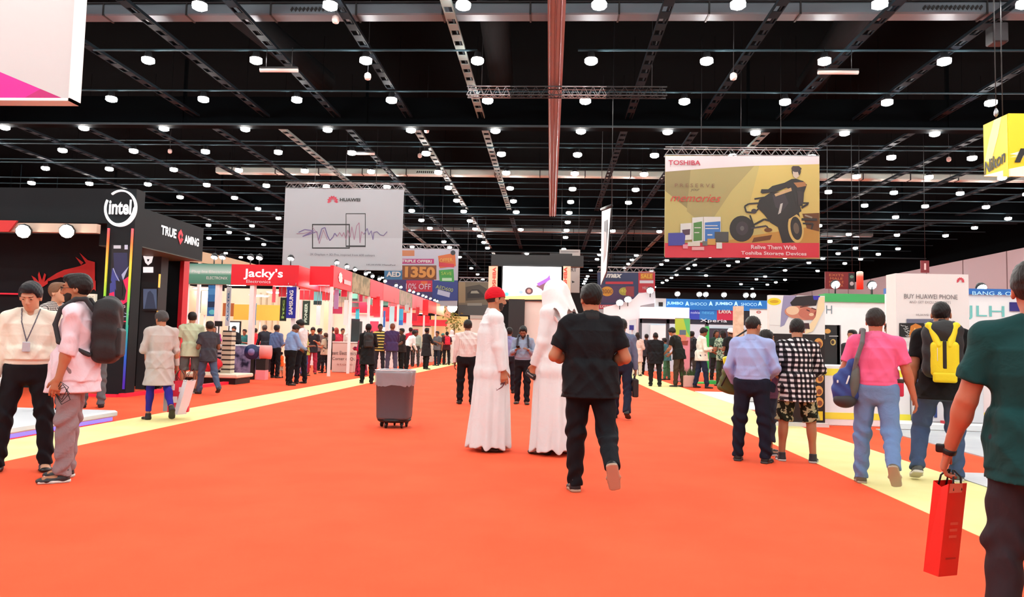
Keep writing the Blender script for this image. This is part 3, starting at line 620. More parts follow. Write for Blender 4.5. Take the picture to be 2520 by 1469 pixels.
m = MB(); m.box(-10.6, xb, 16.5, 16.7, 0, 3.02, bk2); m.build('end_wall', t)
q = at(452, 740, 16.55)[0]; m = MB(); m.box(xb, q+.02, 16.45, 16.7, 0, at(450, 640, 16.5)[2], mat((206, 28, 44), .5)); m.poly([at(484, 618, 16.46), at(496, 616, 16.46), at(490, 632, 16.46), at(476, 641, 16.46), at(474, 638, 16.46)], mat((206, 28, 44), .5)); m.build('red_trim', t)
x0 = at(345, 740, 15.6)[0]; x1 = at(392, 740, 15.6)[0]
m = MB(); m.box(x0, x1, 15.6, 15.9, 0, 3.02, mat((24, 31, 34), .6)); m.build('inner_column', t)
m = MB(); m.box(-8.36, -8.22, 13.5, 18.3, 0, .07, mat((230, 30, 50), .4, 0, .6)); m.box(-9.05, -8.36, 13.42, 13.55, 0, .05, mat((230, 30, 50), .4, 0, .6)); m.build('glowing_base_edge', t)
rb = ramp_z([(0, (60, 30, 150)), (.15, (30, 80, 170)), (.35, (40, 150, 130)), (.55, (120, 190, 50)), (.75, (220, 190, 60)), (.9, (240, 110, 60)), (1, (240, 90, 110))], .3, 3.35, .6)
for x in (cx0+.03, cx1-.05):
    m = MB(); m.box(x, x+.035, Y-.03, Y, .15, 3.32, rb); m.build('light_strip', t)
m = MB(); m.box(x1-.03, x1, 15.57, 15.6, 1.5, 2.6, ramp_z([(0, (200, 150, 60)), (1, (240, 190, 90))], 1.5, 2.6, .9)); m.build('light_strip', t)
# round logo
c_ = np.array([(cx0+cx1)/2, Y-.02, 3.72]); m = MB()
wl = mat((250, 250, 250), .4, 0, .7)
ring = []
for k in range(56):
    a = math.radians(128-k*6.1); rr_ = .31+.0*k; w_ = .028+.045*max(0, math.sin(k/55*math.pi))**3*(1 if k > 20 else .4)
    ring.append((a, w_))
for (a0, w0), (a1, w1) in zip(ring, ring[1:]):
    p = lambda a, r: c_+np.array([math.cos(a)*r*1.0, 0, math.sin(a)*r*1.12])
    m.faces([p(a0, .33-w0), p(a1, .33-w1), p(a1, .33), p(a0, .33)]+[p(a0, .33-w0)+[0, -.04, 0], p(a1, .33-w1)+[0, -.04, 0], p(a1, .33)+[0, -.04, 0], p(a0, .33)+[0, -.04, 0]], [(4, 5, 6, 7), (0, 1, 5, 4), (2, 3, 7, 6)], wl)
m.build('logo_ring', t)
text('intel', c_+[0, 0, .02], .46, .3, wl, t, off=.04, bold=.03)
text('TRUE', (-8.35, 14.95, 3.47), .62, .2, wl, t, basis=LSIDE, bold=.03); text('AMING', (-8.35, 15.95, 3.42), .66, .19, wl, t, basis=LSIDE, bold=.03)
A = Art(lambda u, v: (-8.35, 15.45+u, 3.44+v), (1, 0, 0), off=.01); A.P([(0, .17), (.1, .05), (.05, -.02), (.12, -.04), (0, -.18), (-.12, -.02), (-.1, .08)], mat((226, 30, 50), .5, 0, .5)).P([(0, .07), (.05, 0), (0, -.07), (-.05, 0)], bk); A.build('red_emblem', t)
# dragon and lower sign on the left wall
A = Art(lambda x, y: at(x, y, 15.18), (0, -1, 0)); dr = mat((226, 52, 48), .5)
A.P([(234, 645), (234, 700), (220, 690), (208, 682), (190, 688), (170, 684), (150, 682), (133, 688), (120, 692), (118, 686), (140, 672), (158, 664), (176, 660), (196, 655), (212, 648), (196, 622), (216, 640)], dr).P([(186, 632), (206, 646), (200, 652)], dr).P([(236, 690), (236, 716), (222, 700)], dr)
A.P([(118, 698), (106, 706), (96, 704), (84, 690), (78, 678), (88, 684), (96, 694), (94, 676), (97, 668), (104, 690), (110, 672), (114, 676), (110, 694), (120, 684)], dr).P([(212, 718), (236, 704), (236, 710), (205, 724)], dr)
A.build('dragon_mark', t)
m = MB(); X0, X1, Z0, Z1 = rpx(202, 723, 233, 760, 15.1); m.box(X0, X1, 15.1, 15.18, Z0, Z1, mat((238, 238, 214), .5, 0, .5)); m.build('lit_panel', t); ptext('GAMING', 219, 733, 26, 9, kk, t, 15.08, shear=.2)
m = MB(); X0, X1, Z0, Z1 = rpx(-30, 722, 44, 724, 15.1); m.box(X0, X1, 15.1, 15.18, Z0, Z0+.03, mat((226, 40, 60), .5, 0, .6)); m.build('red_light_line', t)
X0, X1, Z0, Z1 = rpx(-40, 549, 238, 571, 13.3); m = MB(); m.box(X0, X1, 13.3, 13.42, Z0, Z1, mat((216, 196, 176), .5)); m.obox(((X0+.4), 13.25, Z0+.1), (.25, 0, .0), (0, .02, 0), (.08, 0, .11), mat((220, 60, 60), .5)); m.build('light_bar', t)
for px_, l in ((58, 'left one'), (165, 'right one')):
    a = at(px_, 569, 13.2); flood(a[0], 13.2, a[2], 'dazzling white floodlight under the black stand header, '+l+' of the pair', None, aim=(.3, -1, -.35), s=.13, e=mat((255, 252, 225), .4, 0, 60.0), arm=False)
m = MB(); q_ = [at(449, 642, 24.4), at(482, 616, 24.4), at(560, 633, 24.4), at(650, 656, 24.4), at(650, 662, 24.4)]; m.poly(q_[::-1], mat((206, 178, 146), .6)); m.poly([(x, y+.15, z) for x, y, z in q_], mat((206, 178, 146), .6)); m.box(q_[1][0]+.1, q_[1][0]+.2, 24.42, 24.52, 0, q_[1][2]-.2, white_); tag(m.build('roof_panel', origin=(q_[1][0], 24.4, 0)), 'tan sloping roof panel peeping over the green header of the electronics stand', 'panel')
# poster on the column
A = Art(lambda x, y: at(x, y, Y), (0, -1, 0), off=.01); B1 = mat((34, 38, 74), .5, 0, .25); B2 = mat((52, 62, 130), .5, 0, .3); B3 = mat((206, 30, 80), .5, 0, .35); B4 = mat((150, 160, 190), .5, 0, .3); B0 = mat((18, 16, 24), .5)
A.P([(276, 602), (322, 606), (318, 800), (268, 794)], B0).P([(280, 622), (314, 622), (316, 660), (300, 690), (282, 668)], B1).P([(277, 660), (292, 680), (298, 700), (290, 722), (274, 690)], B2).P([(318, 655), (304, 690), (300, 676)], B4).P([(272, 698), (284, 690), (284, 735), (270, 742)], B2).P([(270, 722), (282, 718), (284, 742), (296, 744), (308, 738), (312, 715), (304, 690), (318, 680), (318, 740), (300, 752), (270, 750)], B3).P([(286, 690), (302, 692), (302, 730), (288, 732)], B0).L([(280, 660), (288, 680), (295, 692)], 2, B4).L([(272, 778), (282, 752), (278, 770)], 1.5, B4).L([(316, 756), (318, 775), (308, 770)], 1.5, B4).R(281, 604, 299, 612, mat((170, 172, 180), .5, 0, .5)).R(308, 603, 316, 614, mat((170, 172, 190), .5, 0, .5)).R(270, 790, 316, 792, mat((226, 40, 70), .5, 0, .7)).R(272, 778, 312, 780, B4).R(280, 765, 300, 767, B4)
A.build('poster_print', t); ptext('TRUE', 292, 742, 30, 7, mat((240, 60, 100), .5, 0, .6), t, Y, off=.05); ptext('GAMING', 293, 754, 40, 6, mat((240, 200, 210), .5, 0, .6), t, Y, off=.05)
A = Art(lambda x, y: at(x, y, 15.6), (0, -1, 0), off=.01); A.P([(353, 630), (378, 630), (374, 646), (365, 653), (358, 646)], wl).P([(362, 638), (369, 638), (365, 645)], bk).R(353, 657, 378, 671, wl); A.build('shield_emblem', t)
m = MB(); X0, X1, Z0, Z1 = rpx(349, 707, 388, 764, 15.5); m.box(X0, X1, 15.5, 15.58, Z0, Z1, BLK); m.build('wall_screen', t)
A = Art(lambda x, y: at(x, y, 15.5), (0, -1, 0), off=.006); A.R(353, 711, 386, 760, mat((70, 88, 116), .4, 0, .5)).P([(356, 760), (364, 720), (370, 715), (378, 725), (384, 760)], mat((40, 54, 76), .4, 0, .5)); A.build('screen_picture', t)
# pillar behind it
m = MB(); X0, X1, _, Z1 = rpx(396, 650, 417, 700, 21); zm = at(406, 736, 21)[2]; m.box(X0, X1, 21, 21.2, zm, Z1, mat((238, 74, 84), .5)); m.box(X0, X1, 21.02, 21.2, 0, zm, white_); tag(m.build('banner_pillar', origin=((X0+X1)/2, 21.1, 0)), 'narrow pillar with a red top seen inside the black gaming stand', 'pillar')
# low stage at the far left
t = empty('display_stage', (-9, 7, 0), 'low white display stage with a blue glowing edge behind the man in a white shirt', 'stage')
m = MB(); m.box(-12, -6.12, 4.2, 9.9, .05, .14, mat((232, 236, 244), .35), .02); m.build('stage_top', t)
m = MB(); m.box(-11.9, -6.17, 4.3, 9.85, 0, .05, mat((90, 80, 240), .4, 0, 3.0)); m.build('glowing_edge', t)
m = MB(); m.box(-8.6, -6.75, 7.9, 8.5, .14, .95, mat((240, 244, 248), .4), .02); m.box(-7.05, -6.95, 7.86, 7.9, .3, .42, mat((60, 140, 220), .4)); tag(m.build('display_counter', origin=(-7.6, 8.2, .14)), 'white display counter on the low stage behind the man in a cream shirt', 'counter')
flood(-6.9, 6.7, .55, 'small bright light at the left edge near the floor beside the stage', None, aim=(.6, -1, .1), s=.06)

# ---- electronics stand facing us, green and red header
Y = 22.5; t = empty('electronics_stand', (-10, 24, 0), 'open white stand with a half green, half red header at the left', 'stand')
xl, xm, xr = -12.02, -10.39, -8.16
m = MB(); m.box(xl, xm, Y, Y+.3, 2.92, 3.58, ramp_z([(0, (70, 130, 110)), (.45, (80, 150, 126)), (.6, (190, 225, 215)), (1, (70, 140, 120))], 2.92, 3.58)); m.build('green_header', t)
m = MB(); m.box(xm, xr, Y, Y+.3, 2.92, 3.58, red_); m.box(xr-.3, xr, Y+.3, 27, 2.92, 3.58, red_); m.build('red_header', t)
text('Jacky\'s', ((xm+xr)/2-.05, Y, 3.27), 1.3, .36, mat((255, 235, 235), .4, 0, .5), t, bold=.02); text('Electronics', ((xm+xr)/2-.2, Y, 3.03), .8, .1, WHT, t)
text('Plug Ins Electronix', ((xl+xm)/2+.15, Y, 3.31), 1.3, .12, WHT, t); text('ELECTRONIX', ((xl+xm)/2+.35, Y, 3.12), .7, .09, WHT, t)
for x in (-11.95, -10.85, -9.7, -8.3):
    m = MB(); m.box(x-.07, x+.07, Y+.05, Y+.25, 0, 2.92, white_); m.build('post', t)
m = MB(); m.box(-16, -8.6, 34.0, 34.2, 0, 3.6, cream); m.box(-15.9, -15.7, 22.6, 34, 0, 3.4, cream); m.build('back_wall', t)
m = MB()
for px_ in (640, 655, 670, 685): X = at(px_, 730, 33.9)[0]; m.box(X, X+.05, 33.85, 34, 1.6, 3.4, mat((200, 190, 160), .5))
m.build('wall_rib', t)
for (x0, y0, x1, y1, Yd, m_, n_) in ((575, 750, 703, 788, 30, mat((238, 182, 70), .5), 'orange wall board'), (548, 746, 575, 778, 30, mat((150, 84, 36), .5), 'brown square board'), (452, 715, 486, 775, 27, mat((244, 196, 164), .5), 'peach wall board'), (496, 716, 510, 775, 27.2, mat((240, 200, 176), .5), 'narrow peach wall board')):
    X0, X1, Z0, Z1 = rpx(x0, y0, x1, y1, Yd); m = MB(); m.box(X0, X1, Yd, Yd+.06, Z0, Z1, m_); m.box((X0+X1)/2-.03, (X0+X1)/2+.03, Yd+.06, Yd+.12, 0, Z1, white_)
    tag(m.build('wall_board', origin=((X0+X1)/2, Yd, 0)), n_+' inside the stand under the green and red header', 'board')
tf = empty('hanging_flag', (at(521, 740, 24)[0], 24, 1.4), 'blue hanging poster under the green header', 'flag')
X0, X1, Z0, Z1 = rpx(511, 702, 533, 778, 24); m = MB(); m.box(X0, X1, 24, 24.03, Z0, Z1, mat((40, 120, 190), .5)); m.tube([((X0+X1)/2, 24.02, Z1), ((X0+X1)/2, 24.02, 3.0)], .01, STEEL, 5); m.build('flag_cloth', tf)
A = Art(lambda x, y: at(x, y, 24), (0, -1, 0)); A.R(512, 742, 533, 756, mat((20, 50, 90), .5)).E(522, 768, 8, 6, mat((90, 210, 226), .5)).R(512, 710, 532, 725, mat((70, 150, 216), .5)); A.build('printed_picture', tf)
def flag(x0, y0, x1, y1, Yd, c, label, txt=None, tc=None, top=3.0, rot=90, group=None, bandc=None):
    X0, X1, Z0, Z1 = rpx(x0, y0, x1, y1, Yd); tt = empty('hanging_flag', ((X0+X1)/2, Yd, Z0), label, 'flag', group)
    m = MB(); m.box(X0, X1, Yd, Yd+.025, Z0, Z1, c)
    if bandc: m.box(X0, X1, Yd-.004, Yd, Z0, Z0+(Z1-Z0)*.3, bandc)
    m.tube([(X0+.03, Yd+.01, Z1), (X0+.03, Yd+.01, max(top, Z1+.1))], .008, STEEL, 5); m.tube([(X1-.03, Yd+.01, Z1), (X1-.03, Yd+.01, max(top, Z1+.1))], .008, STEEL, 5); m.build('flag_cloth', tt)
    if txt: text(txt, ((X0+X1)/2, Yd, (Z0+Z1)/2), (Z1-Z0)*.78, (X1-X0)*.42, tc or WHT, tt, rot=rot, bold=.03)
    return tt
flag(705, 706, 728, 783, 22.4, mat((22, 30, 150), .5), 'blue vertical flag with white letters at the right end of the red header', 'SAMSUNG')
flag(689, 732, 705, 790, 22.6, mat((26, 44, 30), .5), 'dark green vertical flag hanging beside the blue one', 'htc', mat((150, 190, 90), .5))
flag(686, 706, 704, 730, 22.8, mat((232, 60, 76), .5), 'small red flag above the dark green one')
flag(744, 740, 762, 800, 25, mat((18, 52, 40), .5), 'black and green vertical flag right of the blue one', 'PIONEER', mat((190, 226, 206), .5))
X0, X1, Z0, Z1 = rpx(556, 700, 567, 802, 23.5); flag(556, 706, 567, 802, 23.5, mat((190, 214, 226), .5), 'thin pale blue vertical flag on a white post', 'ALCATEL', mat((60, 120, 170), .5))
flag(620, 746, 630, 800, 25.5, mat((60, 130, 160), .5), 'thin teal vertical flag in the middle of the stand', None)
flag(484, 716, 494, 770, 25.5, mat((70, 90, 70), .5), 'thin dark green vertical flag under the green header', None)
flag(670, 700, 678, 744, 25.5, mat((200, 70, 80), .5), 'thin red vertical flag near the dark green one', None)
for i, (px_, Yd) in enumerate(((520, 22.4), (540, 22.4), (610, 22.4), (632, 22.4), (710, 22.4))):
    a = at(px_, 640, Yd); flood(a[0], 22.6, 3.82, 'white spotlight standing on the green and red header', 'spotlights on the green and red header', aim=(0, -.5, -1), s=.1)
for (x, y) in ((-11.2, 24.5), (-9.5, 24.5), (-11.2, 28.5), (-9.5, 29), (-13.5, 27), (-13, 31), (-10.5, 32)): ceilpanel(x, y, 3.05, .3, .3, 'added white square fill light inside the stand under the green and red header', 'added fill lights of the electronics stand')
# ---- long row of red-topped stands down the left of the aisle
seg = [(23.1, 25.3, red_, 'red header board with a white flower emblem, first of the long row'), (25.35, 27.9, noisemat((120, 124, 100), (170, 160, 130), 3, .6), 'grey green printed header board in the long row'), (27.95, 30.1, redp, 'pinkish red header board after the grey green one'), (30.15, 33.4, mat((226, 92, 100), .5), 'light red header board with pale patches'), (33.45, 36.6, noisemat((150, 150, 128), (176, 160, 150), 3, .6), 'grey header board further down the long row'), (36.65, 40.4, mat((232, 120, 130), .5), 'pale pink header board down the long row'), (40.45, 44.5, mat((226, 60, 60), .5), 'red header board near the far end of the long row'), (44.55, 52, mat((240, 190, 150), .5), 'peach header board at the far end of the long row')]
for i, (ya, yb, mm, lab) in enumerate(seg):
    t = empty('row_stand', (-7.3, (ya+yb)/2, 0), lab.replace('header board', 'topped stand'), 'stand')
    m = MB(); m.box(-7.32, -7.2, ya, yb, 2.95, 3.66, mm); m.box(-8.0 if i < 4 else -10.5, -7.32, ya, ya+.08, 3.0, 3.62, mm); m.build('header_board', t)
    m = MB(); m.box(-7.3, -7.21, ya, ya+.09, 0, 2.95, white_); m.build('post', t)
    if i > 3: m = MB(); m.box(-10.6, -10.5, ya, yb, 0, 3.2, white_); m.build('back_wall', t)
    if i > 1: m = MB(); m.box(-10.3 if i > 3 else -8.4, -7.5, yb-.7, yb-.64, 2.35, 2.8, (red_, redp, mat((200, 30, 60), .5))[i % 3]); m.tube([(-7.6, yb-.67, 2.8), (-7.6, yb-.67, 3.1)], .01, STEEL, 5); m.build('red_valance', t)
    if i > 1: m = MB(); m.box(-10.4 if i > 3 else -8.6, -7.7 if i < 4 else -8.6, yb-.6, yb-.5, 0, 2.3, (mat((220, 240, 240), .5), mat((236, 236, 200), .5), mat((244, 230, 226), .5))[i % 3]); m.box(-8.4 if i < 4 else -10.2, -8.0 if i < 4 else -9.6, yb-.62, yb-.6, 1.2, 2.1, (mat((60, 180, 200), .5), mat((70, 150, 120), .5), mat((40, 40, 48), .5), mat((200, 60, 90), .5))[i % 4]); m.build('side_wall', t)
    for y in np.linspace(ya+.5, yb-.5, 2 if i < 5 else 3):
        flood(-7.26, y, 3.82, 'small white spotlight on top of the long row of red stands', 'spotlights of the long left row', aim=(.35, -.6, -.8), s=.075, e=lite2)
    ceilpanel(-7.9 if i < 4 else -8.9, (ya+yb)/2, 3.1, .3, .3, 'added square fill light inside a stand of the long left row', 'added fill lights of the long left row', lite2)
A = Art(lambda u, v: (-7.2, 23.1+u, 3.3+v), (1, 0, 0), off=.01); 
for k in range(8):
    a = k*math.pi/4; A.E(.75+.16*math.cos(a), .02+.13*math.sin(a), .08, .06, white_, 8)
A.E(.75, .02, .1, .1, white_, 10).R(1.15, -.15, 2.0, .0, mat((250, 190, 196), .5)); o = A.build('flower_emblem', None); o.name = 'flower_emblem'
tag(o, 'white flower emblem with pale lettering on the first red header of the long row', 'emblem')
# front-facing red header of the recess between
t = empty('row_stand', (-8.6, 27, 0), 'recessed stand with a red front header right of the blue flag', 'stand')
X0, X1, Z0, Z1 = rpx(738, 690, 817, 738, 26.5); m = MB(); m.box(X0, X1, 26.5, 26.6, Z0, Z1, redp); m.box(X0, X1, 26.48, 26.5, (Z0+Z1)/2-.02, (Z0+Z1)/2+.03, mat((250, 170, 176), .5)); m.build('header_board', t)
m = MB(); m.box(X0, X0+.1, 26.5, 26.6, 0, Z0, white_); m.box(X1-.1, X1, 26.5, 26.6, 0, Z0, white_); m.build('post', t)
rs_ = random.Random(5)
fl_specs = [(772, 718, 792, 750, 25.2, (120, 214, 220), (20, 60, 60), 'turquoise and white'), (778, 752, 788, 800, 24.6, (226, 246, 244), None, 'narrow white'), (797, 742, 808, 812, 24.8, (232, 234, 190), None, 'pale yellow scribbled'), (822, 712, 833, 760, 24.0, (176, 150, 200), None, 'lilac'), (826, 706, 838, 728, 24.6, (70, 160, 130), (20, 30, 30), 'small green'), (840, 710, 854, 730, 24.8, (214, 40, 70), None, 'small crimson'), (818, 755, 842, 772, 25.5, (176, 44, 84), None, 'wide maroon'), (846, 738, 856, 800, 25.4, (220, 236, 232), None, 'tall grey white'), (865, 722, 880, 740, 27.2, (110, 190, 160), (30, 40, 40), 'mint'), (864, 745, 882, 760, 27.5, (110, 120, 120), (190, 40, 60), 'grey and red'), (875, 760, 884, 785, 27.6, (60, 190, 210), None, 'cyan'), (884, 724, 892, 742, 28.0, (206, 40, 90), None, 'magenta red'), (903, 735, 916, 750, 29.2, (100, 140, 120), None, 'grey green'), (917, 730, 934, 772, 29.0, (222, 44, 56), None, 'broad red'), (942, 742, 955, 756, 31.2, (110, 200, 180), (20, 50, 50), 'sea green'), (958, 755, 970, 810, 31.6, (190, 236, 244), None, 'pale cyan'), (943, 765, 948, 805, 31.4, (50, 110, 190), None, 'thin blue'), (982, 760, 992, 800, 33.6, (60, 176, 220), (30, 110, 200), 'bright blue'), (996, 750, 1006, 766, 34.6, (200, 206, 206), None, 'light grey'), (1000, 770, 1010, 800, 34.8, (230, 240, 240), None, 'white printed'), (1024, 756, 1032, 775, 37.6, (206, 50, 60), None, 'little red'), (1040, 738, 1054, 776, 38.5, (226, 36, 50), (230, 60, 60), 'tall red')]
for i, (x0, y0, x1, y1, Yd, c1, c2, d) in enumerate(fl_specs):
    flag(x0, y0, x1, y1, Yd, mat(c1, .5), d+' flag hanging among the long row of left stands'+(' near its start' if i < 8 else ' about its middle' if i < 17 else ' near its far end'), bandc=mat(c2, .5) if c2 else None, top=3.1)
# black block and far glowing stands
m = MB(); X0, X1, Z0, Z1 = rpx(860, 790, 884, 850, 26.6); m.box(X0, X1, 26.6, 27.0, 0, Z1, mat((34, 46, 48), .6)); tag(m.build('display_cabinet', origin=((X0+X1)/2, 26.8, 0)), 'dark tall cabinet in the middle of the left row of stands', 'cabinet')
m = MB(); X0, X1, Z0, Z1 = rpx(1060, 778, 1150, 842, 52); m.box(X0, X1, 52, 52.3, 0, Z1, mat((244, 232, 178), .6)); m.box(X0, X1, 51.95, 52, Z1-.5, Z1, mat((240, 226, 150), .5)); tag(m.build('far_stand', origin=((X0+X1)/2, 52, 0)), 'yellowish stand wall at the far end of the aisle left of the red cap', 'stand')
a = at(1113, 757, 48); flood(a[0], 48, a[2], 'dazzling warm floodlight at the far end of the left row', None, aim=(.1, -1, -.1), s=.34, e=mat((255, 244, 214), .4, 0, 14))
m = MB(); rs = random.Random(3); c0 = at(1118, 790, 46)
for k in range(90):
    x = c0[0]+rs.gauss(0, .3); z = 2.6+rs.gauss(0, .35); y = 46+rs.gauss(0, .3); a1 = rs.random()*6.28; m.faces([(x, y, z), (x+.14*math.cos(a1), y+.05, z+.1*math.sin(a1)), (x+.2*math.cos(a1+.3), y, z+.2*math.sin(a1+.3)), (x+.06*math.cos(a1+1), y-.05, z+.1*math.sin(a1+1))], [(0, 1, 2, 3)], mat((120, 130, 60), .6))
tt = empty('indoor_tree', (c0[0], 46, 0), 'small leafy tree in front of the far floodlight', 'tree'); m.build('foliage', tt); m = MB(); m.tube([(c0[0], 46, 0), (c0[0], 46, 2.4)], .05, mat((120, 84, 60), .8), 8); m.build('trunk', tt)
# far end stands behind the crowd, centre and right
for (x0, y0, x1, y1, Yd, c_, lab) in ((1156, 776, 1200, 850, 50, (216, 214, 206), 'pale stand wall behind the striped shirt man'), (1290, 740, 1345, 845, 44, (214, 206, 196), 'beige stand wall right of the black tower'), (1466, 770, 1560, 850, 44, (236, 240, 244), 'bright white stand wall behind the man in black')):
    X0, X1, Z0, Z1 = rpx(x0, y0, x1, y1, Yd); m = MB(); m.box(X0, X1, Yd, Yd+.3, 0, Z1, mat(c_, .6)); m.box(X0, X1, Yd-.06, Yd, Z1-.25, Z1, mat(tuple(int(v*.8) for v in c_), .6)); tag(m.build('far_stand', origin=((X0+X1)/2, Yd, 0)), lab, 'stand')

# ---- objects in the left stands
t = empty('sales_counter', (-8.3, 19.9, 0), 'cream sales counter with a rounded right end before the electronics stand', 'counter')
a0 = gp(553, 938); a1 = gp(622, 930); zc = .66
m = MB(); m.box(-9.2, a1[0]-.25, 19.0, 19.6, .06, zc, cream, .02); m.lathe((a1[0]-.25, 19.3, .06), [(.3, 0), (.3, zc-.06)], cream, 20); m.build('counter_body', t)
m = MB(); m.box(-9.15, a1[0]-.25, 19.05, 19.55, 0, .06, BLK); m.build('plinth', t)
t = empty('display_platform', (-8.85, 18.4, 0), 'cream low platform with a dark foot in front of the sales counter', 'stage')
m = MB(); m.box(-9.75, -7.98, 17.9, 18.9, .16, .26, cream, .02); m.build('platform_top', t); m = MB(); m.box(-9.65, -8.05, 17.95, 18.85, 0, .16, BLK); m.build('plinth', t)
t = empty('box_tower', (-8.5, 18.5, .26), 'tower of beige and dark game boxes stacked on the low platform', 'display')
for k in range(9):
    m = MB(); m.box(-8.64, -8.38, 18.35, 18.6, .26+k*.125, .26+k*.125+.085, mat((206, 200, 176), .5)); m.box(-8.63, -8.39, 18.36, 18.59, .345+k*.125, .385+k*.125, mat((46, 44, 42), .5)); m.build('box', t)
t = empty('box_tower', (-8.85, 18.7, .26), 'smaller navy and white tower of boxes left of the beige one', 'display')
for k in range(6):
    m = MB(); m.box(-8.95, -8.75, 18.66, 18.84, .26+k*.12, .26+k*.12+.06, mat((30, 34, 60), .5)); m.box(-8.95, -8.75, 18.66, 18.84, .32+k*.12, .38+k*.12, WHT); m.build('box', t)
# prize wheel
t = empty('prize_wheel', (-8.15, 20.3, 0), 'blue round prize wheel with a pink drum on a black post', 'prize wheel')
c0 = at(621, 866, 20.2)
m = MB(); m.lathe((c0[0], 20.2, c0[2]), [(.02, 0), (.22, 0), (.22, .05), (.02, .05)], mat((20, 44, 92), .4), 24, axis=(0, -1, 0)); m.build('wheel', t)
m = MB(); m.lathe((c0[0], 20.14, c0[2]), [(.02, 0), (.1, 0), (.1, .02)], mat((130, 116, 170), .4), 20, axis=(0, -1, 0)); m.build('wheel_hub', t)
m = MB(); m.lathe((c0[0]+.2, 20.3, c0[2]), [(.02, 0), (.2, 0), (.2, .3), (.02, .3)], mat((244, 150, 146), .5), 20, axis=(1, .2, 0)); m.build('drum', t)
m = MB(); m.box(c0[0]-.06, c0[0]+.04, 20.25, 20.35, 0, c0[2]-.1, BLK); m.box(c0[0]+.1, c0[0]+.38, 20.25, 20.5, .0, .28, mat((244, 150, 160), .5)); m.box(c0[0]+.1, c0[0]+.38, 20.25, 20.5, .28, .6, BLK); m.build('stand_post', t)
# tables with goods
def table(x0, x1, y0, y1, z, top, label, legm=STEEL, cloth=None):
    t = empty('display_table', ((x0+x1)/2, (y0+y1)/2, 0), label, 'table')
    m = MB(); m.box(x0, x1, y0, y1, z-.03, z, top); m.build('tabletop', t)
    for x in (x0+.06, x1-.06):
        for y in (y0+.06, y1-.06): m = MB(); m.tube([(x, y, 0), (x, y, z-.03)], .02, legm, 6); m.build('leg', t)
    if cloth: m = MB(); m.box(x0, x1, y0-.01, y0, .12, z-.03, cloth); m.build('front_cloth', t)
    return t
table(-10.3, -8.5, 21.0, 21.7, .98, mat((226, 232, 240), .4), 'white topped table with a dark mottled front behind the prize wheel', cloth=noisemat((40, 44, 70), (140, 140, 180), 4, .6))
table(-12.2, -10.6, 24.5, 25.3, .95, mat((226, 232, 240), .4), 'white table deep inside the stand under the green header', cloth=mat((206, 60, 80), .6))
table(-10.0, -8.6, 29.2, 29.9, .95, mat((236, 240, 240), .4), 'white table inside the stand behind the group in dark trousers', cloth=mat((225, 225, 230), .6))
X0, X1, Z0, Z1 = rpx(562, 790, 592, 828, 25.5); t = empty('screen', ((X0+X1)/2, 25.5, 0), 'white lit screen in a black frame on a stand, deep in the electronics stand', 'screen')
m = MB(); m.box(X0, X1, 25.5, 25.55, Z0, Z1, BLK); m.tube([((X0+X1)/2, 25.58, 0), ((X0+X1)/2, 25.58, Z0+.2)], .03, BLK, 6); m.lathe(((X0+X1)/2, 25.58, 0), [(.2, 0), (.2, .02)], BLK, 14); m.build('screen_frame', t)
m = MB(); m.box(X0+.05, X1-.05, 25.49, 25.5, Z0+.05, Z1-.05, mat((236, 244, 240), .4, 0, 1.0)); m.build('screen_panel', t)
m = MB(); X0, X1, Z0, Z1 = rpx(528, 790, 546, 803, 21); m.box(X0, X1, 21, 21.04, Z0, Z1, BLK); m.tube([((X0+X1)/2, 21.05, 0), ((X0+X1)/2, 21.05, Z0)], .02, BLK, 6); tag(m.build('monitor', origin=((X0+X1)/2, 21, 0)), 'small black monitor on a pole behind the tower of boxes', 'monitor')
# counter with store lettering in the far left row
X0 = gp(808, 917)[0]; X1 = gp(884, 915)[0]; t = empty('store_counter', ((X0+X1)/2, 26.3, 0), 'beige waist-high counter panel with dark store lettering near the rubbish bin', 'counter')
m = MB(); m.box(X0, X1, 26.0, 26.6, 0, 1.1, mat((214, 196, 186), .6), .02); m.build('counter_body', t)
m = MB(); m.box(X0-.03, X1+.03, 25.97, 26.63, 1.1, 1.14, white_); m.build('counter_top', t)
text('Geant Electronics', ((X0+X1)/2, 26.0, .72), 1.0, .14, mat((70, 56, 56), .5), t); text('Corner of Qu', ((X0+X1)/2+.05, 26.0, .5), .85, .13, mat((70, 56, 56), .5), t); text('store', ((X0+X1)/2+.1, 26.0, .3), .6, .07, mat((176, 140, 130), .5), t)
for k, y in enumerate((31, 34, 37.5, 41.5)):
    m = MB(); m.box(-7.9, -6.9, y, y+.5, 0, 1.0, (white_, mat((200, 206, 196), .5))[k % 2], .02); tag(m.build('display_counter', origin=(-7.4, y, 0)), 'pale counter among the crowd, number %s along the long left row' % ('one', 'two', 'three', 'four')[k], 'counter')

# ---- right-hand stands
# blue headed stand far right of centre
Y = 30.0; X0, X1, Z0, Z1 = rpx(1610, 737, 1893, 762, Y); Z0 -= .02
t = empty('phone_stand', ((X0+X1)/2, Y, 0), 'wide stand with a bright blue lettered header behind the man in a black suit', 'stand')
bl = mat((20, 120, 206), .5, 0, .25); m = MB(); m.box(X0+.5, X1+2, Y, Y+.3, Z0, Z1, bl); m.build('blue_header', t)
ct = mat((170, 236, 255), .5, 0, .5)
for cx_, s_, w_ in ((1662, 'JUMBO', 42), (1722, 'JUMBO', 40), (1760, 'JUMBO', 42)): pass
ptext('JUMBO', 1661, 747, 40, 9, ct, t, Y, bold=.03); ptext('SHOCO', 1719, 748, 40, 7, ct, t, Y); ptext('JUMBO', 1781, 748, 42, 9, ct, t, Y, bold=.03); ptext('SHOCO', 1843, 749, 38, 7, ct, t, Y)
A = Art(lambda x, y: at(x, y, Y), (0, -1, 0), off=.01)
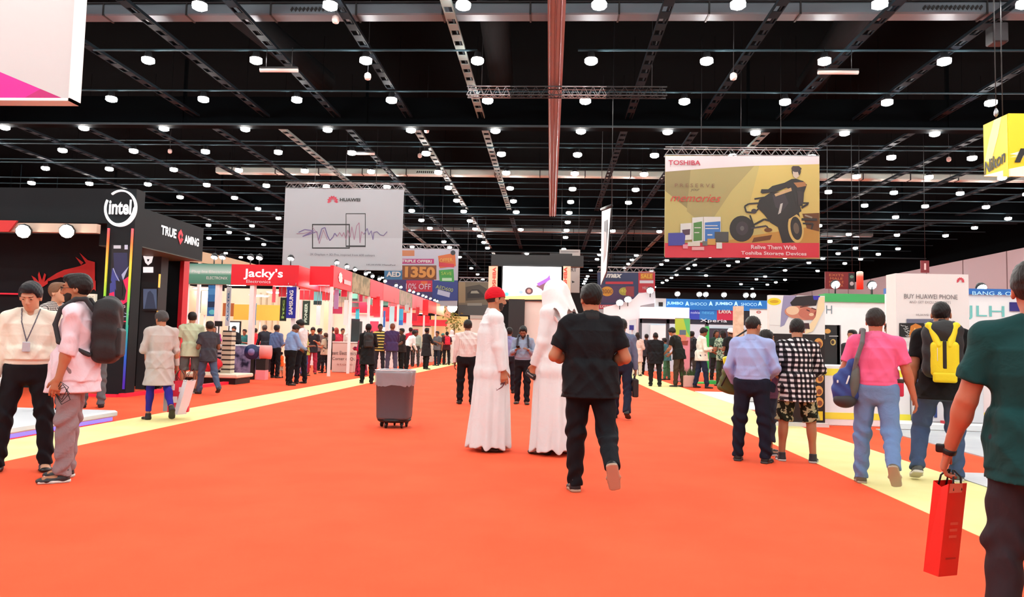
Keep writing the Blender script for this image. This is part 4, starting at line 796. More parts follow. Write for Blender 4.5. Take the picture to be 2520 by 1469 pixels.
for cx_ in (1691, 1749, 1811, 1870): A.P([(cx_-5, 753), (cx_-2, 744), (cx_, 741), (cx_+2, 744), (cx_+5, 753), (cx_, 750)], ct)
A.build('bell_mark', t)
zz0 = at(1700, 786, Y)[2]; m = MB()
for (x0, x1, c_) in ((1693, 1722, (40, 70, 196)), (1722, 1765, (30, 130, 216)), (1765, 1805, (190, 36, 80)), (1805, 1893, (16, 26, 40))):
    a = at(x0, 770, Y)[0]; b = at(x1, 770, Y)[0]; m.box(a, b, Y+.05, Y+.25, zz0, Z0, mat(c_, .5, 0, .12))
m.build('brand_panel', t)
ptext('nokia', 1711, 769, 22, 6, mat((200, 216, 250), .5, 0, .3), t, Y); ptext('nexus', 1742, 770, 28, 6, mat((90, 190, 240), .5, 0, .3), t, Y); ptext('LAVA', 1784, 767, 30, 9, WHT, t, Y, bold=.05)
a = at(1576, 770, Y)[0]; b = at(1693, 770, Y)[0]; m = MB(); m.box(a, b, Y-.3, Y+.2, zz0, at(1640, 757, Y)[2], mat((244, 246, 250), .4, 0, .35)); m.box(at(1612, 750, Y)[0], at(1638, 750, Y)[0], Y-.1, Y+.2, at(1612, 760, Y)[2], Z1, mat((226, 246, 255), .4)); m.build('white_header', t)
m = MB(); m.box(at(1620, 750, Y)[0], at(1630, 750, Y)[0], Y-.14, Y-.1, at(1625, 754, Y)[2], at(1625, 744, Y)[2], BLK); m.build('speaker_box', t)
m = MB(); zb_ = at(1700, 797, Y)[2]; m.box(a, X1+2, Y+.1, Y+.4, zb_, zz0, mat((26, 40, 60), .5)); m.build('dark_beam', t)
ptext('Xperia', 1756, 790, 64, 10, mat((226, 240, 250), .4, 0, .4), t, Y)
m = MB(); m.box(a, X1+2, 36, 36.2, 0, 3.0, mat((190, 214, 226), .6)); m.box(at(1660, 800, 36)[0], at(1690, 800, 36)[0], 35.9, 36, .2, 2.2, mat((110, 220, 230), .5)); m.box(at(1600, 800, 36)[0], at(1640, 800, 36)[0], 35.9, 36, .2, 2.3, mat((226, 240, 244), .5)); m.box(at(1745, 800, 36)[0], at(1830, 800, 36)[0], 35.9, 36, .2, 2.2, mat((40, 44, 60), .5)); m.build('back_wall', t)
for px_ in (1577, 1645, 1742, 1850, 1893):
    m = MB(); x = at(px_, 800, Y)[0]; m.box(x-.06, x+.06, Y+.1, Y+.3, 0, zz0, mat((60, 70, 84), .5)); m.build('post', t)
for px_ in (1668, 1722, 1738, 1783, 1837, 1855):
    a = at(px_, 728, Y); flood(a[0], Y+.1, 3.46, 'white spotlight standing on the bright blue header', 'spotlights on the blue header', aim=(0, -1, -.8), s=.11, e=lite2)
for x in (6.5, 9.5): 
    for y in (31.5, 34): ceilpanel(x, y, 2.9, .35, .35, 'added square fill light under the blue headed stand', 'added fill lights of the blue stand', lite2)
# white peaked stand left of it
t = empty('white_stand', (3.9, 32.6, 0), 'white stand with a stepped bright top left of the blue header', 'stand')
wv = mat((244, 250, 255), .4)
m = MB(); m.poly([at(x, y, 31) for x, y in ((1486, 757), (1530, 745), (1560, 735), (1572, 722), (1612, 716), (1614, 745), (1576, 752), (1574, 784), (1540, 790), (1486, 778))], wv); m.poly([tuple(np.array(at(x, y, 31))+[0, .2, 0]) for x, y in ((1486, 778), (1540, 790), (1574, 784), (1576, 752), (1614, 745), (1612, 716), (1572, 722), (1560, 735), (1530, 745), (1486, 757))], wv); m.build('canopy', t)
for px_ in (1544, 1571): m = MB(); x = at(px_, 800, 31)[0]; m.box(x-.07, x+.07, 31.02, 31.16, 0, at(px_, 784, 31)[2], wv); m.build('post', t)
m = MB(); X0, X1, Z0, Z1 = rpx(1549, 800, 1560, 812, 30.9); m.box(X0, X1, 30.9, 30.95, Z0, Z1, mat((40, 50, 150), .5)); m.box(X0+.1, X0+.16, 30.95, 31.02, 0, Z1, wv); m.build('blue_panel', t)
for px_, py_ in ((1600, 720), (1545, 742), (1525, 750)):
    a = at(px_, py_, 30.7); flood(a[0], 30.7, a[2]+.1, 'white spotlight on the stepped white stand', 'spotlights on the white stepped stand', aim=(0, -1, -.8), s=.15, e=lite2)
# roll-ups and posts
def rollup(x0, y0, x1, y1, Yd, cloth, label, z0=.04):
    X0, X1, _, Z1 = rpx(x0, y0, x1, y1, Yd); t = empty('roll_up_banner', ((X0+X1)/2, Yd, 0), label, 'banner')
    m = MB(); m.box(X0, X1, Yd, Yd+.01, z0, Z1, cloth); m.build('printed_cloth', t)
    m = MB(); m.box(X0-.02, X1+.02, Yd-.08, Yd+.1, 0, z0, STEEL); m.box(X0, X1, Yd-.01, Yd+.02, Z1, Z1+.02, STEEL); m.tube([((X0+X1)/2, Yd+.03, z0), ((X0+X1)/2, Yd+.03, Z1)], .012, STEEL, 5); m.build('base', t); return t
Yd = gp(1675, 940)[1]; t = rollup(1661, 784, 1698, 930, Yd, mat((226, 140, 160), .5), 'yellow green and pink roll-up banner behind the man leaning over')
A = Art(lambda x, y: at(x, y, Yd), (0, -1, 0)); A.P([(1661, 784), (1698, 784), (1698, 830), (1661, 825)], mat((176, 200, 60), .5)).P([(1682, 784), (1698, 784), (1698, 830), (1690, 815)], mat((90, 190, 110), .5)).E(1676, 832, 14, 10, mat((214, 130, 106), .5)).P([(1664, 840), (1694, 838), (1692, 850), (1672, 848)], mat((150, 60, 50), .5)).R(1672, 812, 1688, 824, mat((90, 110, 130), .5)); A.build('printed_picture', t)
Yd = gp(1745, 945)[1]
t = empty('green_arch', (at(1745, 870, Yd)[0], Yd, 0), 'slim bright green frame standing right of the man in a white shirt and blue jeans', 'stand'); gg = mat((50, 190, 90), .45)
m = MB(); x0 = at(1738, 870, Yd)[0]; x1 = at(1757, 870, Yd)[0]; z1 = at(1750, 803, Yd)[2]; m.box(x0, x0+.1, Yd, Yd+.3, 0, z1, gg, .02); m.box(x0, x1+.25, Yd, Yd+.3, 0, .12, gg, .02); m.build('frame', t)
m = MB(); m.box(x0-.5, x1+.7, Yd-.05, Yd+.9, 0, .03, mat((70, 200, 90), .8)); m.build('green_floor_mat', t)
a = gp(1812, 985); 
X0 = at(1809, 870, 20)[0]; X1 = at(1830, 870, 20)[0]; m = MB(); m.box(X0, X1, 20, 20.25, 0, at(1820, 753, 20)[2], noisemat((214, 176, 150), (232, 200, 176), 6, .6)); tag(m.build('display_post', origin=((X0+X1)/2, 20.1, 0)), 'tan square post left of the man in a light blue shirt', 'post')
t = rollup(1845, 762, 1890, 930, 16.5, mat((238, 238, 236), .5), 'white roll-up banner with a small red crest behind the light blue shirt')
A = Art(lambda x, y: at(x, y, 16.5), (0, -1, 0)); A.E(1867, 768, 6, 3.5, mat((190, 90, 90), .5)).E(1867, 768, 3, 2, wht_); A.build('crest', t)
# planter
Yd = gp(1698, 953)[1]; t = empty('planter', (gp(1698, 953)[0], Yd, 0), 'pinkish box planter of low green plants by the right carpet strip', 'planter')
x0, x1 = gp(1680, 952)[0], gp(1716, 954)[0]; m = MB(); m.box(x0, x1, Yd-.05, Yd+.4, 0, .36, mat((216, 176, 164), .6), .015); m.build('box', t)
m = MB(); rs = random.Random(8)
for k in range(120):
    x = rs.uniform(x0-.08, x1+.08); y = Yd+rs.uniform(-.05, .4); h = rs.uniform(.1, .26); dx = rs.uniform(-.08, .08); m.faces([(x-.012, y, .34), (x+.012, y, .34), (x+dx, y+.02, .36+h)], [(0, 1, 2)], mat((52, 84, 36), .7))
m.build('plant_leaves', t)
# portrait board and black food poster
Y = 12.8; X0, X1, Z0, Z1 = rpx(1893, 727, 2030, 826, Y)
t = empty('portrait_board', ((X0+X1)/2, Y, 0), 'big white board with a sideways face picture and yellow splash above the checked shirt', 'board')
m = MB(); m.box(X0, X1, Y, Y+.12, Z0-.05, Z1, mat((238, 236, 232), .5)); m.build('board', t)
for x in (X0+.06, X1-.1): m = MB(); m.box(x, x+.05, Y+.03, Y+.1, 0, Z0, STEEL); m.build('leg', t)
A = Art(lambda x, y: at(x, y, Y), (0, -1, 0), off=.002); skin_ = mat((206, 134, 108), .5); skl = mat((232, 196, 160), .5)
A.P([(1893, 727), (1930, 727), (1940, 760), (1925, 800), (1893, 800)], mat((240, 240, 236), .5)).P([(1928, 727), (1960, 727), (1950, 760), (1930, 800), (1920, 805), (1922, 770)], mat((150, 146, 180), .5)).E(1905, 742, 17, 9, mat((240, 220, 40), .5)).E(1905, 742, 11, 4, mat((216, 170, 30), .5))
A.P([(1958, 730), (2000, 727), (2012, 738), (2008, 752), (1950, 756), (1944, 745)], mat((34, 28, 30), .5)).P([(2000, 728), (2018, 728), (2014, 738), (2002, 738)], mat((50, 50, 170), .5)).E(1972, 770, 42, 17, skin_, 24, 6).E(1990, 772, 26, 15, mat((190, 110, 90), .5), 20, 6).E(1950, 764, 16, 11, skl).L([(1984, 762), (1992, 766)], 2.5, mat((80, 40, 36), .5)).L([(1996, 758), (2008, 762)], 2.5, mat((80, 40, 36), .5)).E(2008, 772, 5, 6, mat((150, 60, 50), .5)).E(1996, 774, 6, 4, skl).L([(1968, 756), (1990, 752)], 3, mat((90, 50, 40), .5))
A.P([(2014, 732), (2028, 730), (2028, 760), (2000, 815), (1980, 822), (1984, 808), (2006, 780)], mat((240, 214, 170), .5)).P([(1975, 795), (1990, 795), (1992, 810), (1978, 808)], mat((60, 26, 30), .5))
A.build('printed_picture', t)
Y = 11.8; X0, X1, _, Z1 = rpx(1903, 822, 2030, 1040, Y)
t = empty('menu_poster', ((X0+X1)/2, Y, 0), 'black floor-standing poster with gold pictures behind the man in a checked shirt', 'poster')
m = MB(); m.box(X0, X1, Y, Y+.04, .06, Z1, mat((20, 16, 14), .4)); m.build('poster_panel', t)
m = MB(); m.box(X0-.02, X1+.02, Y-.12, Y+.18, 0, .06, mat((220, 214, 210), .5)); m.build('base', t)
A = Art(lambda x, y: at(x, y, Y), (0, -1, 0)); gold = mat((206, 150, 76), .5); br = mat((120, 66, 40), .5)
for (cx_, cy_) in ((2014, 845), (2016, 930), (2014, 962), (2015, 990)): A.E(cx_, cy_, 11, 13, gold, 14).E(cx_+2, cy_+2, 6, 7, br, 12)
A.R(2008, 1012, 2024, 1034, mat((230, 196, 40), .5)); 
for yy in (925, 936, 948, 962, 982, 1000): A.R(1908, yy, 1924, yy+2, mat((190, 180, 150), .5))
A.build('printed_picture', t)
# white stand with the green band
t = empty('white_green_stand', (7.2, 16, 0), 'large white stand with a green band along its top behind the pink shirt', 'stand')
gr = mat((58, 168, 92), .5); W_ = mat((246, 246, 246), .5)
X0, X1, Z0, Z1 = rpx(2028, 724, 2210, 744, 17.5); m = MB(); m.box(X0, X1+2.5, 17.5, 17.8, 0, Z0, W_); m.build('wall_panel', t)
m = MB(); m.box(X0, X1+2.5, 17.45, 17.85, Z0, Z1, gr); m.build('green_band', t)
ptext('H', 2040, 762, 14, 20, mat((120, 140, 150), .5), t, 17.5)
X0, X1, Z0, Z1 = rpx(2045, 800, 2067, 906, 13.2); a = at(2010, 850, 13.2)[0]; m = MB(); m.box(a, X1, 13.2, 13.26, Z0, Z1, mat((24, 26, 26), .4)); m.build('black_board', t)
A = Art(lambda x, y: at(x, y, 13.2), (0, -1, 0)); A.E(2050, 842, 7, 8, mat((190, 160, 90), .5), 12).E(2049, 842, 4, 5, mat((60, 40, 30), .5), 10).R(2040, 826, 2062, 828, mat((190, 190, 190), .5)).E(2036, 815, 8, 6, gold, 12); A.build('food_picture', t)
yw = mat((250, 236, 70), .5)
xa_, xb_ = gp(2020, 1050)[0], gp(2215, 1050)[0]; Yc = 12.0
m = MB(); m.box(xa_-.2, 5.88, Yc, Yc+.9, 0, .98, W_, .01); m.build('counter_front', t)
m = MB(); m.box(xa_-.2, 5.88, Yc-.006, Yc, at(2090, 925, Yc)[2], at(2090, 908, Yc)[2], yw); m.box(xa_-.2, 5.88, Yc-.006, Yc, at(2090, 1032, Yc)[2], at(2090, 1016, Yc)[2], yw); m.build('yellow_band', t)
m = MB(); m.box(X1-.05, X1+.02, 13.2, 13.3, 0, at(2067, 800, 13.2)[2], STEEL); m.build('upright', t)
# tall white product board with tiger screen
Y = 12.4; X0, X1, Z0, Z1 = rpx(2206, 674, 2386, 1000, Y); Z1 = at(2295, 674, Y)[2]
t = empty('product_board', ((X0+X1)/2, Y, 0), 'tall white board with a red flower mark and a tiger picture at the right', 'board')
m = MB(); m.box(X0, X1, Y, Y+.35, 0, Z1, mat((238, 230, 226), .5)); m.build('board', t)
ptext('BUY HUAWEI PHONE', 2290, 730, 124, 11, mat((110, 104, 106), .5), t, Y); ptext('AND GET EXCLUSIVE GIFTS', 2288, 744, 96, 6, mat((150, 140, 140), .5), t, Y); ptext('HUAWEI P9', 2275, 775, 40, 5, mat((120, 110, 110), .5), t, Y)
A = Art(lambda x, y: at(x, y, Y), (0, -1, 0)); petals(2363, 692, 10, mat((206, 60, 76), .5)); A.R(2212, 795, 2290, 829, kk).P([(2235, 829), (2240, 802), (2252, 796), (2266, 802), (2270, 829)], mat((200, 120, 40), .5)).P([(2240, 829), (2250, 806), (2262, 829)], mat((240, 190, 110), .5)).R(2230, 785, 2296, 795, mat((96, 100, 120), .5))
rs = random.Random(2)
for k in range(9):
    x = 2214+rs.random()*18; y = 797+rs.random()*28; A.L([(x, y), (x+5, y+3), (x+8, y+2)], 2, wht_)
for k in range(5):
    x = 2272+rs.random()*12; y = 797+rs.random()*28; A.L([(x, y), (x+5, y-3)], 2, wht_)
A.build('tiger_picture', t)
A = Art(lambda x, y: at(x, y, Y), (0, -1, 0)); A.R(2210, 840, 2290, 850, mat((220, 212, 210), .5)).R(2228, 860, 2246, 890, mat((190, 196, 236), .5)).R(2231, 864, 2243, 886, wht_); A.build('lower_print', t)
m = MB(); c1 = at(2212, 1045, 11.6); m.box(gp(2212, 1058)[0], 8.6, 11.6, 12.35, 0, .12, W_, .02); tag(m.build('white_plinth', origin=(7, 11.9, 0)), 'low white plinth running under the tall white product board', 'plinth')
m = MB(); m.box(5.9, 6.9, 11.75, 12.2, .12, .72, mat((228, 228, 232), .5), .02); m.box(6.02, 6.06, 11.73, 11.75, .2, .66, mat((36, 60, 120), .5)); m.box(6.12, 6.16, 11.73, 11.75, .2, .66, mat((36, 60, 120), .5)); m.box(6.2, 6.34, 11.6, 11.72, .12, .16, mat((220, 60, 70), .5)); tag(m.build('product_bench', origin=(6.4, 11.9, .12)), 'white bench with dark blue stripes between the pink shirt and the yellow backpack', 'bench')
# blue topped white stand at the right edge
Y = 14.5; X0, X1, Z0, Z1 = rpx(2386, 712, 2560, 726, Y)
t = empty('white_blue_stand', (X0+1, Y, 0), 'white stand with a blue top band and thin teal letters at the right edge', 'stand')
m = MB(); m.box(X0-1.5, X1+2, Y, Y+.3, 0, Z0, W_); m.build('wall_panel', t)
m = MB(); m.box(X0-1.5, X1+2, Y-.05, Y+.35, Z0, Z1, mat((40, 110, 190), .5)); m.build('blue_band', t)
ptext('JLH', 2424, 770, 88, 34, mat((120, 200, 196), .5), t, Y); ptext('BANG & O', 2440, 722, 90, 9, mat((180, 226, 250), .5, 0, .3), t, Y-.05)
m = MB(); a = rpx(2484, 744, 2520, 766, Y); m.box(a[0], a[1]+.3, Y-.03, Y, a[2], a[3], mat((40, 40, 120), .5)); m.build('navy_panel', t)
m = MB(); m.box(X0-1.2, X1+2, 13.0, 13.8, 0, .95, W_, .01); m.box(X0-1.2, X1+2, 12.995, 13.0, .12, .2, yw); m.build('counter_front', t)
a = at(2415, 708, 14.6); flood(a[0], 14.6, a[2], 'white spotlight standing on the blue top band at the right edge', None, aim=(0, -1, -.8), s=.09)
for px_ in (2068, 2160): a = at(px_, 716, 17.2); flood(a[0], 17.5, 2.82, 'white spotlight standing on the green band of the white stand', 'spotlights on the green band', aim=(0, -1, -.6), s=.1, e=lite2)
# floor finishes on the right
marble = noisemat((206, 210, 214), (178, 184, 190), 1.2, .25, 0, .35, .7)
m = MB(); m.box(5.15, 12, 5.2, 11.6, 0, .012, marble); m.box(4.02, 5.15, 5.2, 7.6, 0, .012, marble); tag(m.build('marble_floor'), 'polished grey marble floor right of the pale carpet strip', 'floor tiles')
m = MB(); m.box(4.02, 7, 14.5, 20, 0, .02, mat((236, 234, 226), .5)); tag(m.build('white_floor_panel'), 'white floor panel beside the strip behind the olive bag', 'floor panel')
# ------------------------------------------------------------------ people: smooth blended volumes turned into one skin each
def rot(ax, a):
    return np.array(Matrix.Rotation(a, 3, ax))
def nrm(v): v = np.array(v, dtype=float); return v/max(1e-9, np.linalg.norm(v))
class Vol:
    def __init__(s, lo, hi, h, zfine=None):
        lo = np.array(lo, dtype=np.float32); hi = np.array(hi, dtype=np.float32)
        s.ax = []
        for i in range(3): s.ax.append(np.arange(lo[i], hi[i]+h, h, dtype=np.float32))
        s.F = np.full([len(a) for a in s.ax], .2, dtype=np.float32); s.h = h
    def sl(s, lo, hi):
        out = []
        for i in range(3):
            a = int(np.searchsorted(s.ax[i], lo[i])); b = int(np.searchsorted(s.ax[i], hi[i]))
            if b <= a: return None
            out.append(slice(a, b))
        return tuple(out)
    def grid(s, sl):
        return (s.ax[0][sl[0]][:, None, None], s.ax[1][sl[1]][None, :, None], s.ax[2][sl[2]][None, None, :])
    def put(s, lo, hi, fn, k=.02, op='u'):
        pad = k+3*s.h
        sl = s.sl([v-pad for v in lo], [v+pad for v in hi])
        if sl is None: return
        x, y, z = s.grid(sl); d = fn(x, y, z); f = s.F[sl]
        if op == 'u':
            h = np.clip(.5+.5*(f-d)/k, 0, 1); s.F[sl] = f*(1-h)+d*h-k*h*(1-h)
        elif op == 's':
            d = -d; h = np.clip(.5-.5*(f-d)/k, 0, 1); s.F[sl] = f*(1-h)+d*h+k*h*(1-h)
    def cone(s, a, b, ra, rb, k=.02, op='u', flat=False):
        a = np.array(a, dtype=float); b = np.array(b, dtype=float); ab = b-a; L2 = float(ab@ab) or 1e-9; L = math.sqrt(L2); m = max(ra, rb)
        def fn(x, y, z):
            px, py, pz = x-a[0], y-a[1], z-a[2]; t = (px*ab[0]+py*ab[1]+pz*ab[2])/L2
            tc = np.clip(t, 0, 1.4 if flat else 1); r = ra+(rb-ra)*tc
            d = np.sqrt((px-ab[0]*tc)**2+(py-ab[1]*tc)**2+(pz-ab[2]*tc)**2)-r
            if flat: d = np.maximum(d, (t-1)*L)
            return d
        s.put(np.minimum(a, b)-m, np.maximum(a, b)+m, fn, k, op)
    def etube(s, a, b, wa, wb, side, k=.02, flat=False, op='u', cap=None, flat0=False):
        """elliptic tube; wa=(half width along side, half depth)"""
        a = np.array(a, dtype=float); b = np.array(b, dtype=float); ab = b-a; L = float(np.linalg.norm(ab)); ax = ab/max(L, 1e-9)
        sd = np.array(side, dtype=float); sd = nrm(sd-ax*(sd@ax)); dp = np.cross(ax, sd); m = max(wa+wb)
        def fn(x, y, z):
            px, py, pz = x-a[0], y-a[1], z-a[2]; t = (px*ax[0]+py*ax[1]+pz*ax[2]); tn = np.clip(t/L, 0, 1)
            e = t-np.clip(t, -(.3 if flat0 else 0), L+(.3 if flat else 0)); w = wa[0]+(wb[0]-wa[0])*tn; dd = wa[1]+(wb[1]-wa[1])*tn
            u = (px*sd[0]+py*sd[1]+pz*sd[2])/w; v = (px*dp[0]+py*dp[1]+pz*dp[2])/dd; c = cap or .6*np.minimum(w, dd)
            q = np.sqrt(u*u+v*v+(e/c)**2); d = (q-1)*np.minimum(w, dd)
            if flat: d = np.maximum(d, t-L)
            if flat0: d = np.maximum(d, -t)
            return d
        s.put(np.minimum(a, b)-m, np.maximum(a, b)+m, fn, k, op)
    def ell(s, c, r, R=None, k=.02, op='u'):
        c = np.array(c, dtype=float); R = np.eye(3) if R is None else R; m = max(r)
        def fn(x, y, z):
            px, py, pz = x-c[0], y-c[1], z-c[2]
            u = (px*R[0, 0]+py*R[1, 0]+pz*R[2, 0])/r[0]; v = (px*R[0, 1]+py*R[1, 1]+pz*R[2, 1])/r[1]; w = (px*R[0, 2]+py*R[1, 2]+pz*R[2, 2])/r[2]
            q = np.sqrt(u*u+v*v+w*w); return (q-1)*min(r)
        s.put(c-m, c+m, fn, k, op)
    def rbox(s, c, hs, r, R=None, k=.01, op='u'):
        c = np.array(c, dtype=float); R = np.eye(3) if R is None else R; m = float(np.linalg.norm(hs))
        def fn(x, y, z):
            px, py, pz = x-c[0], y-c[1], z-c[2]
            q = [np.abs(px*R[0, i]+py*R[1, i]+pz*R[2, i])-(hs[i]-r) for i in range(3)]
            o = np.sqrt(sum(np.maximum(v, 0)**2 for v in q)); return o+np.minimum(np.maximum(np.maximum(q[0], q[1]), q[2]), 0)-r
        s.put(c-m, c+m, fn, k, op)
    def clip(s, p, n):
        """keep the side the normal points away from"""
        p = np.array(p); n = nrm(n); x, y, z = s.grid((slice(None),)*3)
        s.F = np.maximum(s.F, ((x-p[0])*n[0]+(y-p[1])*n[1]+(z-p[2])*n[2]).astype(np.float32))
    def warp(s, fn):
        m = np.abs(s.F) < .05; x, y, z = np.meshgrid(*s.ax, indexing='ij', sparse=False) if False else s.grid((slice(None),)*3)
        ix = np.nonzero(m); s.F[ix] += fn(s.ax[0][ix[0]], s.ax[1][ix[1]], s.ax[2][ix[2]]).astype(np.float32)
    def mesh(s, name, sc=1.0):
        Fp = s.F; S = Fp < 0; nx, ny, nz = S.shape
        C = np.zeros((nx-1, ny-1, nz-1), dtype=np.uint8); offs = [(i, j, k) for i in (0, 1) for j in (0, 1) for k in (0, 1)]
        for (i, j, k) in offs: C += S[i:nx-1+i, j:ny-1+j, k:nz-1+k]
        act = (C > 0) & (C < 8); I, J, K = np.nonzero(act); n = len(I)
        if n == 0: return None
        idx = np.full(act.shape, -1, dtype=np.int32); idx[I, J, K] = np.arange(n)
        acc = np.zeros((n, 3)); cnt = np.zeros(n)
        for c0 in offs:
            for a in range(3):
                if c0[a]: continue
                c1 = list(c0); c1[a] = 1
                f0 = Fp[I+c0[0], J+c0[1], K+c0[2]]; f1 = Fp[I+c1[0], J+c1[1], K+c1[2]]
                m = (f0 < 0) != (f1 < 0); t = np.where(m, f0/np.where(m, f0-f1, 1), 0)
                p = np.array(c0, dtype=float)[None, :].repeat(n, 0); p[:, a] += t
                acc += p*m[:, None]; cnt += m
        P = acc/cnt[:, None]
        V = np.stack([s.ax[0][I]+P[:, 0]*s.h, s.ax[1][J]+P[:, 1]*s.h, s.ax[2][K]+P[:, 2]*s.h], 1)*sc
        Q = []
        for a in range(3):
            sl0 = [slice(None)]*3; sl1 = [slice(None)]*3; sl0[a] = slice(0, -1); sl1[a] = slice(1, None)
            A_ = S[tuple(sl0)]; B_ = S[tuple(sl1)]; X = np.nonzero(A_ != B_); b, c = (a+1) % 3, (a+2) % 3
            ok = (X[b] > 0) & (X[c] > 0) & (X[b] < S.shape[b]-1) & (X[c] < S.shape[c]-1); X = [v[ok] for v in X]
            inside = A_[tuple(X)]
            def cell(db, dc):
                q = [v.copy() for v in X]; q[b] = q[b]+db; q[c] = q[c]+dc; return idx[tuple(q)]
            q = np.stack([cell(-1, -1), cell(0, -1), cell(0, 0), cell(-1, 0)], 1); q[~inside] = q[~inside][:, ::-1]; Q.append(q)
        Q = np.concatenate(Q); me = bpy.data.meshes.new(name)
        me.vertices.add(len(V)); me.vertices.foreach_set('co', V.astype(np.float32).ravel())
        me.loops.add(len(Q)*4); me.loops.foreach_set('vertex_index', Q.astype(np.int32).ravel())
        me.polygons.add(len(Q)); me.polygons.foreach_set('loop_start', np.arange(0, len(Q)*4, 4, dtype=np.int32))
        me.polygons.foreach_set('use_smooth', np.ones(len(Q), dtype=bool)); me.update(calc_edges=True); me.validate(); return me
def volobj(v, name, m, parent, sc=1.0):
    me = v.mesh(name, sc)
    if me is None: return None
    me.materials.append(m); o = bpy.data.objects.new(name, me); COL.objects.link(o)
    if parent is not None: o.parent = parent
    return o

SKIN = {'fair': (208, 154, 124), 'tan': (178, 120, 88), 'brown': (134, 86, 62), 'dark': (92, 58, 42), 'red': (186, 108, 80)}
ARM = {'down': (.16, 0, -1, .06, .16, -1), 'front': (.22, .1, -1, -.35, .9, .1), 'phone': (.25, .1, -1, -.45, .85, .35), 'elbow': (.5, .0, -1, -.35, .95, -.1),
       'fwd': (.12, .45, -1, .0, .75, -.8), 'back': (.16, -.35, -1, .1, -.1, -1), 'hang': (.1, .05, -1, .05, .25, -1), 'behind': (.35, -.35, -.9, -.75, -.35, -.3),
       'wide': (.45, 0, -1, .2, .35, -1), 'table': (.15, .5, -.9, -.15, .9, -.35), 'up': (.3, .6, -.6, -.3, .5, .8)}
PEOPLE = []
def person(label, pos, top_z=None, h=None, face=0, skin='tan', top=('tee', (60, 60, 60)), bottom=('trousers', (30, 30, 34)), shoes=(24, 22, 22), sole=None,
           hair=('short', (22, 18, 16)), pose=None, arms=('down', 'down'), legs=((0, 4, 0), (0, 4, 0)), fat=1.0, res=.012, head=(0, 0), lean=0, twist=0,
           beard=None, eyes=False, collar=None, belt=None, foot=(0, 0), curl=(22, 22), glasses=False, name='person', seed=0, cap=None, hem=None, child=False):
    g = fat; lean = math.radians(lean)
    # ---- skeleton in its own frame: +Y forward, reference height 1.75
    J = {}
    for i, sg in enumerate((-1, 1)):
        fl_, ab, kn = (math.radians(v) for v in legs[i])
        hp = np.array([sg*.088*g**.5, 0, 0]); d1 = nrm((sg*math.sin(ab), math.sin(fl_), math.cos(fl_)*-1)); kp = hp+d1*.415
        a2 = fl_-kn; d2 = nrm((sg*math.sin(ab)*.4, math.sin(a2), -math.cos(a2))); ap = kp+d2*.405
        fp = math.radians(foot[i]); R = rot('X', -fp)@rot('Z', 0); fd = R@nrm((sg*.16, 1, 0)); fu = R@np.array([0, 0, 1.0])
        low = min((ap-fu*.085-fd*.05)[2], (ap-fu*.085+fd*.15)[2]); J[sg] = [hp, kp, ap, fd, fu, low]
    zh = -min(J[-1][5], J[1][5])
    for sg in (-1, 1):
        for q in (0, 1, 2): J[sg][q] = J[sg][q]+np.array([0, 0, zh])
    hip = np.array([0, 0, zh]); Rp = rot('X', -lean*.35); Rt = rot('X', -lean)@rot('Z', math.radians(twist))
    w0 = hip+Rp@np.array([0, 0, .11])
    T = lambda x, y, z: (w0+Rt@np.array([x, y, z-.11])) if z > .11 else (hip+Rp@np.array([x, y, z]))
    Rh = Rt@rot('Z', math.radians(head[0]))@rot('X', -math.radians(head[1])-(-lean*.5 if lean > 0 else 0))
    neck = T(0, -.012, .508); hc = neck+Rt@np.array([0, .012, .045])+Rh@np.array([0, .012, .105])
    top_ref = (hc+Rh@np.array([0, 0, .125]))[2]
    sc = (top_z/top_ref) if top_z else (h or 1.72)/1.75
    SW = .172*(g**.35); A = {}
    for i, sg in enumerate((-1, 1)):
        v = ARM[arms[i]] if isinstance(arms[i], str) else arms[i]
        u = Rt@nrm((sg*v[0], v[1], v[2])); f = Rt@nrm((sg*v[3], v[4], v[5])); sh = T(sg*SW, -.005, .452); el = sh+u*.285; wr = el+f*.25
        pal = nrm(np.array([-sg*1.0, 0, 0]) if abs(f[2]) > .6 else np.array([-sg*.5, 0, -.8])); pal = Rt@pal; pal = nrm(pal-f*(pal@f)); th = np.cross(f, pal)
        if th[1] < 0 and abs(f[2]) > .6: th = -th
        if abs(f[2]) <= .6 and th@(Rt@np.array([-sg, 0, .3])) < 0: th = -th
        A[sg] = dict(sh=sh, el=el, wr=wr, f=f, u=u, n=pal, t=th, curl=curl[i])
    rs = random.Random(seed*7+len(PEOPLE)+1)
    allp = [T(0, 0, .5), hc, *[A[s_][q] for s_ in (-1, 1) for q in ('sh', 'el', 'wr')], *[J[s_][q] for s_ in (-1, 1) for q in (0, 1, 2)]]
    for s_ in (-1, 1): allp.append(A[s_]['wr']+A[s_]['f']*.2); allp.append(J[s_][2]+J[s_][3]*.17-J[s_][4]*.06)
    lo = np.min(allp, 0)-.2*max(1, g)-.05; hi = np.max(allp, 0)+.2*max(1, g)+.05; lo[2] = max(lo[2], -.02) if False else lo[2]
    rz = rot('Z', math.radians(face))
    x0, y0 = pos
    # ---- the body
    B = Vol([lo[0], lo[1], -.03], [hi[0], hi[1], (hc+Rh@np.array([0, 0, .16]))[2]], res)
    sk = mat(SKIN[skin], .55, 0, 0, .4); small = res > .013
